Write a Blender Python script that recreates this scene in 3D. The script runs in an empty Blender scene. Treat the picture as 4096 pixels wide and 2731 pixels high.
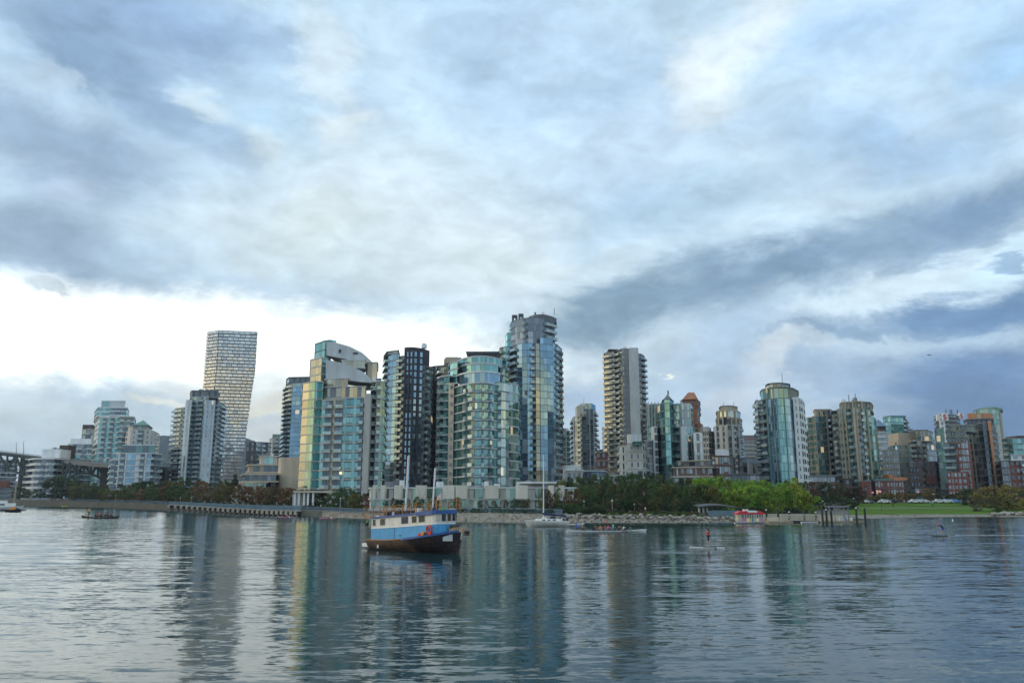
import bpy, bmesh, math, random
import numpy as np
from mathutils import Matrix, Vector

# ------------------------------------------------------------------ camera
SC = bpy.context.scene
F = 3186.0                      # focal length in photo pixels (4096 wide)
YH = 1990.0                     # eye-level row in the photo
H = 5.2                         # eye height above the water
TH = math.atan((YH - 1365.5) / F)
CT, ST = math.cos(TH), math.sin(TH)
cam_d = bpy.data.cameras.new('camera')
cam = bpy.data.objects.new('camera', cam_d)
SC.collection.objects.link(cam)
cam.location = (0, 0, H)
cam.rotation_euler = (math.pi / 2 + TH, 0, 0)
cam_d.sensor_width = 36.0
cam_d.lens = F / 4096.0 * 36.0
cam_d.clip_start = 0.5
cam_d.clip_end = 12000
SC.camera = cam
SC.view_settings.view_transform = 'Standard'
SC.view_settings.look = 'None'
SC.view_settings.exposure = 0.38
SC.view_settings.gamma = 1.0
SC.view_settings.use_curve_mapping = False
SC.cycles.max_bounces = 6
SC.cycles.diffuse_bounces = 2
SC.cycles.glossy_bounces = 3
SC.cycles.transmission_bounces = 3
SC.cycles.transparent_max_bounces = 6
SC.cycles.volume_bounces = 0
SC.cycles.sample_clamp_indirect = 3.0
SC.cycles.sample_clamp_direct = 0
SC.cycles.blur_glossy = 0.3


def XZ(x, y, Y):
    """world X, Z of photo pixel (x, y) at distance Y"""
    u = (x - 2048.0) / F
    v = (1365.5 - y) / F
    s = Y / (CT - v * ST)
    return s * u, H + s * (ST + v * CT)


def AE(x, y):
    u = (x - 2048.0) / F
    v = (1365.5 - y) / F
    d = Vector((u, CT - v * ST, ST + v * CT)).normalized()
    return math.degrees(math.atan2(d.x, d.y)), math.degrees(math.asin(d.z))


def lin(c):
    return tuple((k / 12.92 if k <= 0.04045 else ((k + 0.055) / 1.055) ** 2.4) for k in [v / 255.0 for v in c])


# ------------------------------------------------------------------ sky
SUN_AZ, SUN_EL = -84.0, 18.0
world = bpy.data.worlds.new('World')
SC.world = world
world.use_nodes = True
nt = world.node_tree
nt.nodes.clear()


def N(t, **kw):
    n = nt.nodes.new(t)
    for k, v in kw.items():
        setattr(n, k, v)
    return n


def L(a, b):
    nt.links.new(a, b)


def M2(op, a, b=None, c=None):
    n = N('ShaderNodeMath', operation=op)
    for i, q in enumerate((a, b, c)):
        if q is None:
            continue
        if isinstance(q, (int, float)):
            n.inputs[i].default_value = q
        else:
            L(q, n.inputs[i])
    return n.outputs[0]


def VM(op, a, b=None, s=None):
    n = N('ShaderNodeVectorMath', operation=op)
    for i, q in enumerate((a, b)):
        if q is None:
            continue
        if isinstance(q, (tuple, list)):
            n.inputs[i].default_value = q
        else:
            L(q, n.inputs[i])
    if s is not None:
        if isinstance(s, (int, float)):
            n.inputs['Scale'].default_value = s
        else:
            L(s, n.inputs['Scale'])
    return n.outputs[0]


def MIX(f, a, b, mode='MIX'):
    n = N('ShaderNodeMix', data_type='RGBA', blend_type=mode)
    n.clamp_factor = True
    for i, q in ((0, f), (6, a), (7, b)):
        if isinstance(q, (int, float)):
            n.inputs[i].default_value = q
        elif isinstance(q, (tuple, list)):
            n.inputs[i].default_value = tuple(q[:3]) + (1.0,)
        else:
            L(q, n.inputs[i])
    return n.outputs[2]


def NOISE(vec, scale, detail=4, rough=0.55, dist=0.0, col=False):
    n = N('ShaderNodeTexNoise')
    n.inputs['Scale'].default_value = scale
    n.inputs['Detail'].default_value = detail
    n.inputs['Roughness'].default_value = rough
    n.inputs['Distortion'].default_value = dist
    if vec is not None:
        L(vec, n.inputs['Vector'])
    return n.outputs['Color'] if col else n.outputs['Fac']


def MR(v, a, b, c=0.0, d=1.0, smooth=False):
    n = N('ShaderNodeMapRange')
    if smooth:
        n.interpolation_type = 'SMOOTHSTEP'
    L(v, n.inputs[0])
    for i, q in ((1, a), (2, b), (3, c), (4, d)):
        n.inputs[i].default_value = q
    return n.outputs[0]


tc = N('ShaderNodeTexCoord')
sep = N('ShaderNodeSeparateXYZ')
L(tc.outputs['Generated'], sep.inputs[0])
az = M2('MULTIPLY', M2('ARCTAN2', sep.outputs[0], sep.outputs[1]), 57.2958)
el = M2('MULTIPLY', M2('ARCSINE', sep.outputs[2]), 57.2958)
cmb = N('ShaderNodeCombineXYZ')
L(az, cmb.inputs[0])
L(el, cmb.inputs[1])
C0 = cmb.outputs[0]
# coordinates of the cloud noise: seamless round the horizon
st = N('ShaderNodeMapping')
st.inputs['Scale'].default_value = (1.0, 1.0, 2.0)
L(tc.outputs['Generated'], st.inputs[0])
DIR = st.outputs[0]
wcol = NOISE(DIR, 5.5, 10, 0.67, 0.3, True)
wv = VM('SUBTRACT', wcol, (0.5, 0.5, 0.5))
CW = VM('ADD', C0, VM('MULTIPLY', wv, (12.0, 7.0, 0.0)))
wcol2 = NOISE(DIR, 2.2, 3, 0.5, 0.0, True)
CW = VM('ADD', CW, VM('MULTIPLY', VM('SUBTRACT', wcol2, (0.5, 0.5, 0.5)), (5.0, 3.0, 0.0)))

sky = N('ShaderNodeTexSky')
sky.sky_type = 'NISHITA'
sky.sun_disc = False
sky.sun_elevation = math.radians(SUN_EL)
sky.sun_rotation = math.radians(SUN_AZ)
sky.air_density = 1.0
sky.dust_density = 1.5
sky.ozone_density = 1.5
WS = 0.10
# overcast layer seen at every bearing
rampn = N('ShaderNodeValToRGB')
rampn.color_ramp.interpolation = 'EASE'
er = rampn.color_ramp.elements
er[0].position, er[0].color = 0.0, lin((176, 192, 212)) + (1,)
er[1].position, er[1].color = 1.0, (.80, .95, 1.15, 1)  # overhead sky, out of view, raised to light the facades
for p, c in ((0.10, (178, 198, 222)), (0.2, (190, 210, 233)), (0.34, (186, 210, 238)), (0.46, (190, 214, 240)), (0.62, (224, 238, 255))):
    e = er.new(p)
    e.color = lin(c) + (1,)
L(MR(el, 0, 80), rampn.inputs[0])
cloudn = NOISE(DIR, 3.2, 9, 0.58, 0.35)
cl = MR(cloudn, 0.36, 0.66, 0.0, 1.0, True)
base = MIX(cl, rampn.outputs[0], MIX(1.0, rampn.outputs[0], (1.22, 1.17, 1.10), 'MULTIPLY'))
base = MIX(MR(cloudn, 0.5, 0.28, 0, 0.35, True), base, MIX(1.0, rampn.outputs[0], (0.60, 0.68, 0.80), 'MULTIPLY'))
# away from the sun (to the right and behind the camera) the deck stays undimmed, to light the facades
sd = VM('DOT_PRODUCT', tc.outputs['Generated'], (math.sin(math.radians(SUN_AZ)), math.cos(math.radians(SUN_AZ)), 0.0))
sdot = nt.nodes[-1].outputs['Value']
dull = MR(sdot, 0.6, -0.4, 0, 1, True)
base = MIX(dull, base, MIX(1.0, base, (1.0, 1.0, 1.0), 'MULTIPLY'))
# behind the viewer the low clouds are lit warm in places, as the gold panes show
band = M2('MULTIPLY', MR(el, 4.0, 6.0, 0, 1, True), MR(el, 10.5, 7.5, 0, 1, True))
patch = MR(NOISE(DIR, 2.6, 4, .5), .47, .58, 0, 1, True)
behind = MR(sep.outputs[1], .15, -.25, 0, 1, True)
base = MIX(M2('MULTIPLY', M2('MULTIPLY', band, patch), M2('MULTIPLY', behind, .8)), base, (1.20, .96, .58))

K = 4096.0 / 2352.0
BL = [  # x, y, rx, ry (overview pixels), tilt, colour, strength, edge
    (330, 30, 620, 170, -5, (142, 168, 206), .88, .85),
    (230, 130, 360, 140, -28, (130, 156, 190), .9, .8),
    (120, 330, 420, 190, -12, (146, 168, 198), .88, .8),
    (60, 520, 440, 160, -4, (150, 171, 198), .9, .8),
    (430, 300, 330, 110, -25, (150, 177, 212), .7, .8),
    (110, 165, 90, 60, 20, (190, 205, 226), .5, .8),
    (130, 410, 130, 60, 5, (186, 200, 226), .45, .8),
    (620, 200, 260, 120, 0, (184, 210, 236), .6, .8),
    (600, 285, 170, 50, 4, (162, 198, 228), .55, .9),
    (690, 350, 140, 60, 0, (170, 202, 228), .5, .9),
    (470, 230, 110, 60, -30, (206, 222, 238), .8, .8),
    (560, 350, 90, 75, -60, (206, 221, 230), .7, .8),
    (730, 120, 100, 170, 15, (222, 234, 246), .7, .8),
    (800, 285, 85, 75, 10, (228, 238, 248), .8, .8),
    (900, 470, 620, 240, 0, (214, 227, 240), .85, .9),
    (700, 560, 560, 110, -4, (206, 220, 230), .8, .9),
    (1150, 600, 360, 160, 0, (214, 225, 234), .8, .9),
    (760, 500, 200, 80, 10, (226, 235, 240), .6, .8),
    (1250, 60, 350, 130, 0, (186, 208, 238), .6, .9),
    (1500, 330, 420, 160, 0, (205, 222, 244), .6, .9),
    (1620, 160, 150, 120, 60, (240, 244, 250), .7, .95),
    (1745, 40, 230, 80, 32, (232, 238, 250), .65, .95),
    (1980, 60, 330, 130, 0, (170, 202, 242), .7, .9),
    (2320, 130, 300, 200, 0, (162, 200, 242), .75, .9),
    (1800, 240, 190, 90, 0, (182, 206, 236), .6, .9),
    (2040, 330, 360, 150, -12, (160, 192, 230), .7, .9),
    (1560, 470, 420, 110, 8, (172, 198, 224), .7, .9),
    (1600, 395, 120, 50, 10, (196, 222, 248), .6, .9),
    (1850, 405, 170, 50, 5, (196, 216, 242), .7, .8),
    (2120, 270, 100, 80, 0, (202, 222, 246), .6, .8),
    (1420, 560, 160, 40, 8, (190, 212, 236), .7, .9),
    (1360, 640, 320, 60, 14, (200, 216, 232), .8, .9),
    # long dark band rising to the right
    (1150, 768, 240, 52, 13, (146, 165, 188), .95, .75),
    (1420, 700, 370, 86, 13, (130, 155, 180), .98, .8),
    (1800, 605, 480, 112, 13, (124, 150, 180), .96, .85),
    (2230, 500, 450, 150, 14, (122, 150, 186), .95, .9),
    # bright torn gap beneath it
    (1700, 762, 330, 45, 10, (176, 198, 226), .9, .8),
    (2060, 665, 360, 55, 12, (214, 230, 248), .95, .6),
    (2330, 590, 200, 50, 16, (206, 230, 250), .9, .6),
    (2290, 595, 90, 22, 4, (140, 170, 205), .8, .6),
    (2170, 725, 340, 70, 0, (106, 138, 180), .95, .65),
    (2360, 690, 240, 80, 8, (106, 138, 180), .9, .65),
    (1950, 772, 250, 22, 2, (140, 166, 200), .8, .7),
    (2050, 860, 520, 70, 0, (150, 172, 206), .8, .9),
    (2260, 880, 360, 140, 3, (100, 130, 174), .95, .8),
    (2330, 970, 460, 110, 0, (84, 114, 160), .95, .8),
    (2020, 930, 200, 60, 0, (138, 158, 190), .7, .9),
    (1790, 845, 150, 60, 20, (216, 222, 234), .85, .7),
    (1660, 905, 120, 50, 10, (206, 212, 226), .7, .8),
    (1690, 870, 200, 60, 0, (176, 196, 224), .6, .9),
    (1480, 790, 240, 50, 0, (196, 210, 228), .6, .9),
    (1380, 920, 330, 80, 0, (170, 190, 220), .75, .9),
    (1515, 857, 13, 8, 35, (250, 248, 240), .9, .7),
    (1526, 853, 9, 6, -10, (248, 246, 240), .8, .7),
    # blown-out break towards the sun
    (130, 750, 740, 170, 2, (292, 292, 292), 1.0, .6),
    (760, 800, 700, 150, -3, (280, 281, 280), 1.0, .6),
    (60, 640, 90, 26, -5, (196, 208, 224), .8, .6),
    (60, 915, 420, 60, -2, (206, 219, 230), .85, .9),
    (100, 975, 560, 80, 0, (196, 211, 223), .9, .9),
    (560, 890, 300, 90, 0, (228, 232, 236), .75, .9),
    (640, 930, 130, 50, 0, (236, 230, 218), .8, .8),
    (380, 915, 90, 22, -5, (240, 238, 232), .8, .8),
    (640, 1000, 260, 60, 0, (214, 214, 216), .7, .9),
]
col = base
for (bx, by, rx, ry, rot, c, stg, edge) in BL:
    a0, e0 = AE(bx * K, by * K)
    k = 0.0180 * K * (math.cos(math.radians(a0)) ** 1.5)
    m = N('ShaderNodeMapping', vector_type='TEXTURE')
    m.inputs['Location'].default_value = (a0, e0, 0)
    m.inputs['Rotation'].default_value = (0, 0, math.radians(rot))
    m.inputs['Scale'].default_value = (rx * k, ry * k, 1.0)
    L(CW, m.inputs[0])
    g = N('ShaderNodeTexGradient', gradient_type='SPHERICAL')
    L(m.outputs[0], g.inputs[0])
    fac = MR(g.outputs['Fac'], 0.0, edge, 0.0, stg, True)
    lc = lin(c)
    if max(c) > 255:
        lc = tuple((v / 255.0) ** 2.6 for v in c)
    col = MIX(fac, col, lc)
fine = NOISE(DIR, 15.0, 8, 0.62, 0.3)
fm = MR(fine, 0.3, 0.7, 0.85, 1.15)
puff = NOISE(DIR, 7.0, 7, 0.6, 0.6)
fm = M2('MULTIPLY', fm, MR(puff, 0.3, 0.7, 0.90, 1.09))
col = VM('MULTIPLY', VM('SCALE', col, None, fm), (.955, 1.0, .955))
# warm break round the low sun, just left of the frame
gm = N('ShaderNodeMapping', vector_type='TEXTURE')
gm.inputs['Location'].default_value = (SUN_AZ - 4, 5.5, 0)
gm.inputs['Scale'].default_value = (32, 7, 1)
L(CW, gm.inputs[0])
gg = N('ShaderNodeTexGradient', gradient_type='SPHERICAL')
L(gm.outputs[0], gg.inputs[0])
col = MIX(MR(gg.outputs['Fac'], 0, .8, 0, 1, True), col, (1.75, 1.40, .74))
# thin veil: the clear sky shows through a little everywhere
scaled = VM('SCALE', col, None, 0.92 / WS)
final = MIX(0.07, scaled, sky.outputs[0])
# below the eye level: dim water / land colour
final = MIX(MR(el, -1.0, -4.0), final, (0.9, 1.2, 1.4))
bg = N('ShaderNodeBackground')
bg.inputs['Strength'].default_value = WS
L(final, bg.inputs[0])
wo = N('ShaderNodeOutputWorld')
L(bg.outputs[0], wo.inputs[0])
world.cycles.sampling_method = 'MANUAL'
world.cycles.sample_map_resolution = 512

sun_d = bpy.data.lights.new('sun', 'SUN')
sun_d.energy = 0.8
sun_d.angle = math.radians(8)
sun_d.color = (1.0, 0.76, 0.42)
sun = bpy.data.objects.new('sun', sun_d)
SC.collection.objects.link(sun)
sdir = Vector((math.sin(math.radians(SUN_AZ)) * math.cos(math.radians(SUN_EL)),
               math.cos(math.radians(SUN_AZ)) * math.cos(math.radians(SUN_EL)), math.sin(math.radians(SUN_EL))))
sun.rotation_euler = (-sdir).to_track_quat('-Z', 'Y').to_euler()
sun.location = sdir * 3000

# ------------------------------------------------------------------ materials
MATS = {}


def new_mat(name):
    global nt
    m = bpy.data.materials.new(name)
    m.use_nodes = True
    nt = m.node_tree
    nt.nodes.clear()
    o = N('ShaderNodeOutputMaterial')
    MATS[name] = m
    return m, o


def surf(name, c, rough=0.7, var=0.18, scale=0.35, metal=0.0, spec=0.2, streak=True, tint=None):
    m, o = new_mat(name)
    p = N('ShaderNodeBsdfPrincipled')
    geo = N('ShaderNodeNewGeometry')
    info = N('ShaderNodeObjectInfo')
    mp = N('ShaderNodeMapping')
    mp.inputs['Scale'].default_value = (1, 1, 0.25 if streak else 1)
    L(geo.outputs['Position'], mp.inputs[0])
    n1 = NOISE(mp.outputs[0], scale, 6, 0.65)
    n2 = NOISE(geo.outputs['Position'], scale * 9, 3, 0.5)
    v = M2('ADD', M2('MULTIPLY', MR(n1, .3, .7), 2 * var), M2('MULTIPLY', n2, var * 0.7))
    v = M2('ADD', v, 1 - 1.35 * var)
    v = M2('MULTIPLY', v, MR(info.outputs['Random'], 0, 1, 1 - var * .4, 1 + var * .4))
    cc = VM('SCALE', MIX(1.0, c, (1, 1, 1), 'MULTIPLY'), None, v)
    if tint:
        cc = MIX(MR(NOISE(geo.outputs['Position'], scale * 2.3, 5, .6), .45, .7), cc, tint)
    L(cc, p.inputs['Base Color'])
    p.inputs['Roughness'].default_value = rough
    p.inputs['Metallic'].default_value = metal
    p.inputs['Specular IOR Level'].default_value = spec
    L(p.outputs[0], o.inputs[0])
    return m


def glass(name, dark, pale, tint, refl=0.30, pp=0.16, rough=0.03):
    """coated window glass: interior behind it (random per pane) and a tinted mirror layer"""
    m, o = new_mat(name)
    info = N('ShaderNodeObjectInfo')
    geo = N('ShaderNodeNewGeometry')
    r = M2('FRACT', M2('ADD', info.outputs['Random'], geo.outputs['Random Per Island']))
    d = N('ShaderNodeBsdfDiffuse')
    dim = VM('SCALE', MIX(1.0, dark, (1, 1, 1), 'MULTIPLY'), None, MR(r, 0, 1 - pp, .35, 1.7))
    c = MIX(M2('GREATER_THAN', r, 1 - pp), dim, pale)
    r2 = M2('FRACT', M2('MULTIPLY', r, 7.31))
    c = MIX(M2('MULTIPLY', r2, .3), c, (0.02, 0.025, 0.03))
    L(c, d.inputs[0])
    g = N('ShaderNodeBsdfGlossy')
    g.inputs['Roughness'].default_value = rough
    r3 = M2('FRACT', M2('MULTIPLY', r, 13.7))
    L(VM('SCALE', MIX(1.0, tint, (1, 1, 1), 'MULTIPLY'), None, MR(r3, 0, 1, .72, 1.0)), g.inputs[0])
    fr = N('ShaderNodeFresnel')
    fr.inputs[0].default_value = 1.5
    f = M2('ADD', M2('MULTIPLY', fr.outputs[0], 0.85), refl)
    mx = N('ShaderNodeMixShader')
    L(M2('MINIMUM', f, 0.95), mx.inputs[0])
    L(d.outputs[0], mx.inputs[1])
    L(g.outputs[0], mx.inputs[2])
    if refl > .2 and name not in ('glass_rail', 'glass_box', 'glass_gold_lit'):
        # a few rooms already have their lamps on
        em = N('ShaderNodeEmission')
        em.inputs[0].default_value = (1.0, .74, .42, 1)
        r4 = M2('FRACT', M2('MULTIPLY', r, 31.7))
        L(M2('MULTIPLY', M2('GREATER_THAN', r4, .9955), .38), em.inputs[1])
        ad = N('ShaderNodeAddShader')
        L(mx.outputs[0], ad.inputs[0])
        L(em.outputs[0], ad.inputs[1])
        L(ad.outputs[0], o.inputs[0])
        m.cycles.emission_sampling = 'NONE'
        return m
    L(mx.outputs[0], o.inputs[0])
    return m


surf('white_panel', (.66, .67, .67))
surf('pale_panel', (.50, .52, .53))
surf('cream_panel', (.60, .56, .48))
surf('concrete', (.36, .37, .37))
surf('light_concrete', (.47, .46, .43))
surf('beige', (.46, .40, .31))
surf('sand', (.38, .33, .25))
surf('olive_stone', (.225, .235, .195))
surf('grey_wall', (.20, .215, .23))
surf('mid_grey', (.13, .14, .15))
surf('dark_wall', (.055, .055, .06))
surf('brown_wall', (.085, .06, .055))
surf('plum_wall', (.055, .052, .066))
surf('brick_red', (.215, .085, .065), scale=.6)
surf('brick_mauve', (.20, .15, .15), scale=.6)
surf('brick_brown', (.15, .10, .085), scale=.6)
surf('orange_wall', (.50, .22, .11))
surf('copper_roof', (.36, .15, .07))
surf('green_roof', (.10, .22, .19))
surf('slate_roof', (.12, .14, .15))
surf('teal_panel', (.14, .26, .26))
surf('green_panel', (.20, .28, .24))
surf('blue_panel', (.12, .19, .27))
surf('steel_dark', (.045, .05, .052), rough=.5)
surf('bridge_green', (.07, .085, .08), rough=.6)
surf('railing_blue', (.16, .23, .28), rough=.5)
surf('metal_pale', (.62, .64, .66), rough=.35, metal=.6)
surf('sign_white', (.75, .74, .72), var=.05)
surf('sign_red', (.60, .03, .03), var=.05)
G_T = glass('glass_teal', (.07, .14, .14), (.34, .42, .38), (.48, .88, .90), .38)
glass('glass_green', (.06, .12, .10), (.34, .40, .32), (.60, .88, .78), .30)
glass('glass_blue', (.05, .08, .12), (.36, .42, .46), (.50, .80, 1.0), .40)
glass('glass_dark', (.025, .03, .035), (.22, .24, .25), (.62, .76, .88), .16)
glass('glass_grey', (.06, .07, .08), (.35, .38, .38), (.72, .82, .88), .24)
glass('glass_pale', (.16, .22, .22), (.50, .54, .50), (.80, .95, .95), .42)
glass('glass_rail', (.20, .27, .27), (.36, .43, .42), (.75, .92, .92), .25, .5)
glass('glass_gold_lit', (.10, .09, .07), (.45, .38, .25), (.95, .95, .80), .34, .2)  # gold of the reflected warm sky put into the pane colours and tint


def emis(name, c, s):
    m, o = new_mat(name)
    e = N('ShaderNodeEmission')
    e.inputs[0].default_value = c + (1,)
    e.inputs[1].default_value = s
    L(e.outputs[0], o.inputs[0])


emis('lamp_warm', (1.0, .72, .38), 1.3)
emis('lamp_cool', (.85, .95, 1.0), 1.0)


def mat(n):
    return MATS[n]


# ------------------------------------------------------------------ mesh helpers
COL = SC.collection


def mesh(name, verts, faces, mats, midx=None, smooth=False):
    me = bpy.data.meshes.new(name)
    me.from_pydata([tuple(v) for v in verts], [], faces)
    for m_ in (mats if isinstance(mats, (list, tuple)) else [mats]):
        me.materials.append(mat(m_) if isinstance(m_, str) else m_)
    if midx is not None:
        me.polygons.foreach_set('material_index', midx)
    if smooth:
        me.polygons.foreach_set('use_smooth', [True] * len(me.polygons))
    me.update()
    return me


def link(name, me, parent=None, M=None, loc=None, rz=None, color=None):
    o = bpy.data.objects.new(name, me)
    COL.objects.link(o)
    if parent is not None:
        o.parent = parent
    if M is not None:
        o.matrix_basis = M
    if loc is not None:
        o.location = loc
    if rz is not None:
        o.rotation_euler = (0, 0, rz)
    if color is not None:
        o.color = color
    return o


def tag(o, label, cat, group=None):
    o['label'] = label
    o['category'] = cat
    if group:
        o['group'] = group
    return o


def thing(name, label, cat, loc=(0, 0, 0), rz=0.0, group=None):
    o = bpy.data.objects.new(name, None)
    o.empty_display_size = 0.3
    COL.objects.link(o)
    o.location = loc
    o.rotation_euler = (0, 0, rz)
    return tag(o, label, cat, group)


def structure(o):
    o['kind'] = 'structure'
    return o


BV = np.array([(x, y, z) for z in (-.5, .5) for y in (-.5, .5) for x in (-.5, .5)], float)
BF = [(0, 2, 3, 1), (4, 5, 7, 6), (0, 1, 5, 4), (2, 6, 7, 3), (0, 4, 6, 2), (1, 3, 7, 5)]
# open three-sided guard (front and both ends), unit size
a_ = .5
t_ = .03


def _boxes(bs):
    V, Fc = [], []
    for (x0, x1, y0, y1, z0, z1) in bs:
        b0 = len(V)
        V += [(x, y, z) for z in (z0, z1) for y in (y0, y1) for x in (x0, x1)]
        Fc += [tuple(b0 + i for i in f) for f in BF]
    return np.array(V, float), Fc


RV, RF = _boxes([(-.5, .5, -.5, -.44, -.5, .5), (-.5, -.48, -.44, .5, -.5, .5), (.48, .5, -.44, .5, -.5, .5)])
SHAPES = {'box': (BV, BF), 'rail': (RV, RF)}
# wall with a round opening look: octagonal porthole disc
_o = [(math.cos(k * math.pi / 4), math.sin(k * math.pi / 4)) for k in range(8)]
OV = np.array([(.5 * c, y, .5 * s) for y in (-.5, .5) for c, s in _o], float)
OF = [tuple(range(8)), tuple(range(15, 7, -1))] + [(k, k + 8, (k + 1) % 8 + 8, (k + 1) % 8) for k in range(8)]
SHAPES['disc'] = (OV, OF)
CACHE = {}


def unit(shape, m):
    k = (shape, m)
    if k not in CACHE:
        v, f = SHAPES[shape]
        CACHE[k] = mesh(shape + '_' + m, v, f, m)
    return CACHE[k]


def prism(pts, z0, z1, mats, name='prism', topm=None):
    n = len(pts)
    V = [(x, y, z0) for x, y in pts] + [(x, y, z1) for x, y in pts]
    Fc = [(i, (i + 1) % n, n + (i + 1) % n, n + i) for i in range(n)]
    Fc += [tuple(range(n - 1, -1, -1)), tuple(range(n, 2 * n))]
    idx = [0] * (n + 2)
    ml = [mats]
    if topm:
        ml.append(topm)
        idx[-1] = 1
    return mesh(name, V, Fc, ml, idx)


def offset(pts, d):
    """offset a counter-clockwise polygon outward"""
    n = len(pts)
    out = []
    for i in range(n):
        p0, p1, p2 = Vector(pts[i - 1]), Vector(pts[i]), Vector(pts[(i + 1) % n])
        a, b = (p1 - p0).normalized(), (p2 - p1).normalized()
        na, nb = Vector((a.y, -a.x)), Vector((b.y, -b.x))
        q = (na + nb)
        if q.length < .3:
            q = na
        q.normalize()
        s = d / max(.5, q.dot(na))
        out.append((p1.x + q.x * s, p1.y + q.y * s))
    return out


# ------------------------------------------------------------------ land profile
SX = [-700, -100, 92, 400, 600, 740, 900, 1060, 1200, 1300, 1500, 1800, 2100, 2300, 2500, 2812, 2950, 3200, 3448, 3700, 3818, 4096, 4800]
SW = [2016, 2020, 2022, 2027, 2035, 2041, 2050, 2057, 2061, 2063, 2071, 2081, 2085, 2085, 2086, 2087, 2084, 2077, 2070, 2065, 2064, 2064, 2064]
STP = [1994, 1996, 1997, 2006, 2011, 2018, 2027, 2034, 2037, 2040, 2050, 2047, 2050, 2054, 2057, 2062, 2060, 2057, 2055, 2053, 2053, 2053, 2053]
SDD = [4, 4, 4, 4, 4, 4, 3, 3, 3, 4, 5, 7, 8, 10, 11, 11, 9, 8, 8, 8, 8, 8, 8]


def prof(x):
    w = float(np.interp(x, SX, SW))
    t = float(np.interp(x, SX, STP))
    dd = float(np.interp(x, SX, SDD))
    dw = H * F / (w - YH)
    dt = dw + dd
    zt = H - (t - YH) * dt / F
    return dw, dt, zt


def GZ(x, Y):
    """ground height under photo column x at distance Y"""
    dw, dt, zt = prof(x)
    if Y < dw:
        return 0.0
    if Y < dt:
        return zt * (Y - dw) / (dt - dw)
    zf = max(3.3, zt + .2)
    s = min(1.0, (Y - dt) / 85.0)
    return zt + (zf - zt) * s


def PX(x, Y):
    """world X of photo column x on the ground at distance Y"""
    return Y * (x - 2048.0) / F * CT


rng = random.Random(7)
# ------------------------------------------------------------------ haze, water, land, hills
hm, ho = new_mat('haze_air')
pv = N('ShaderNodeVolumePrincipled')
pv.inputs['Color'].default_value = (.62, .74, .92, 1)
pv.inputs['Density'].default_value = 0.00009
pv.inputs['Anisotropy'].default_value = 0.2
L(pv.outputs[0], ho.inputs['Volume'])
hv, hf = _boxes([(-3300, 3300, -60, 3400, -2.5, 330)])
haze = link('haze', mesh('haze', hv, hf, 'haze_air'))
haze['kind'] = 'stuff'

# water
wm, wout = new_mat('water_surface')
geo = N('ShaderNodeNewGeometry')


def wn(sx, sy, detail, rough, seed, dist=0.0):
    mp = N('ShaderNodeMapping')
    mp.inputs['Location'].default_value = (seed, seed * 1.7, 0)
    mp.inputs['Rotation'].default_value = (0, 0, math.radians(3))
    mp.inputs['Scale'].default_value = (sx, sy, 1)
    L(geo.outputs['Position'], mp.inputs[0])
    c = NOISE(mp.outputs[0], 1.0, detail, rough, dist, True)
    return VM('SUBTRACT', c, (.5, .5, .5))


lane = NOISE(VM('MULTIPLY', geo.outputs['Position'], (.006, .035, 0)), 1.0, 3, .55, .6)
lanef = MR(lane, .38, .60, .18, 1.30, True)
swell = VM('MULTIPLY', wn(.20, 1.0, 2, .5, 3.1, .6), (.04, .125, 0))
chop = VM('MULTIPLY', wn(1.0, 3.1, 3, .58, 11.3, .35), (.10, .18, 0))
rip = VM('MULTIPLY', wn(2.6, 6.5, 3, .6, 23.7), (.10, .12, 0))
# facets tilted away hide behind their neighbours at grazing view (wave masking)
inc = N('ShaderNodeSeparateXYZ')
L(geo.outputs['Incoming'], inc.inputs[0])
hxy = VM('NORMALIZE', VM('MULTIPLY', geo.outputs['Incoming'], (1, 1, 0)))
tane = M2('DIVIDE', M2('ABSOLUTE', inc.outputs[2]), M2('SQRT', M2('SUBTRACT', 1.0001, M2('MULTIPLY', inc.outputs[2], inc.outputs[2]))))
bias = VM('SCALE', hxy, None, M2('MAXIMUM', M2('SUBTRACT', M2('DIVIDE', .0038, M2('ADD', tane, .045)), .010), 0.002))
tot = VM('ADD', VM('ADD', VM('SCALE', chop, None, lanef), swell), VM('SCALE', rip, None, lanef))
nrm = VM('NORMALIZE', VM('ADD', VM('ADD', tot, bias), (0, 0, 1)))
pr = N('ShaderNodeBsdfPrincipled')
pr.inputs['Base Color'].default_value = (.006, .030, .036, 1)
pr.inputs['Roughness'].default_value = .06
pr.inputs['IOR'].default_value = 1.28
L(nrm, pr.inputs['Normal'])
L(pr.outputs[0], wout.inputs[0])
wat = structure(link('water', mesh('water', [(-3200, -50, 0), (3200, -50, 0), (3200, 1500, 0), (-3200, 1500, 0)], [(0, 1, 2, 3)], 'water_surface')))

surf('ground_soil', (.10, .095, .075), var=.3, scale=.05, streak=False)
surf('bank_stone', (.22, .20, .17), var=.45, scale=.8, spec=.1, streak=False, tint=(.12, .105, .075))
surf('bank_wall', (.10, .10, .085), rough=1, spec=.02, var=.4, scale=.6, tint=(.07, .07, .055))
surf('path_paving', (.20, .20, .19), rough=1, spec=.02, var=.15)
surf('grass', (.078, .155, .022), rough=1, var=.35, scale=.12, spec=.05, streak=False, tint=(.085, .12, .025))
surf('boulder', (.29, .275, .25), var=.4, scale=1.2, streak=False)
surf('boulder_dark', (.13, .12, .10), var=.4, scale=1.2, streak=False)

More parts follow.
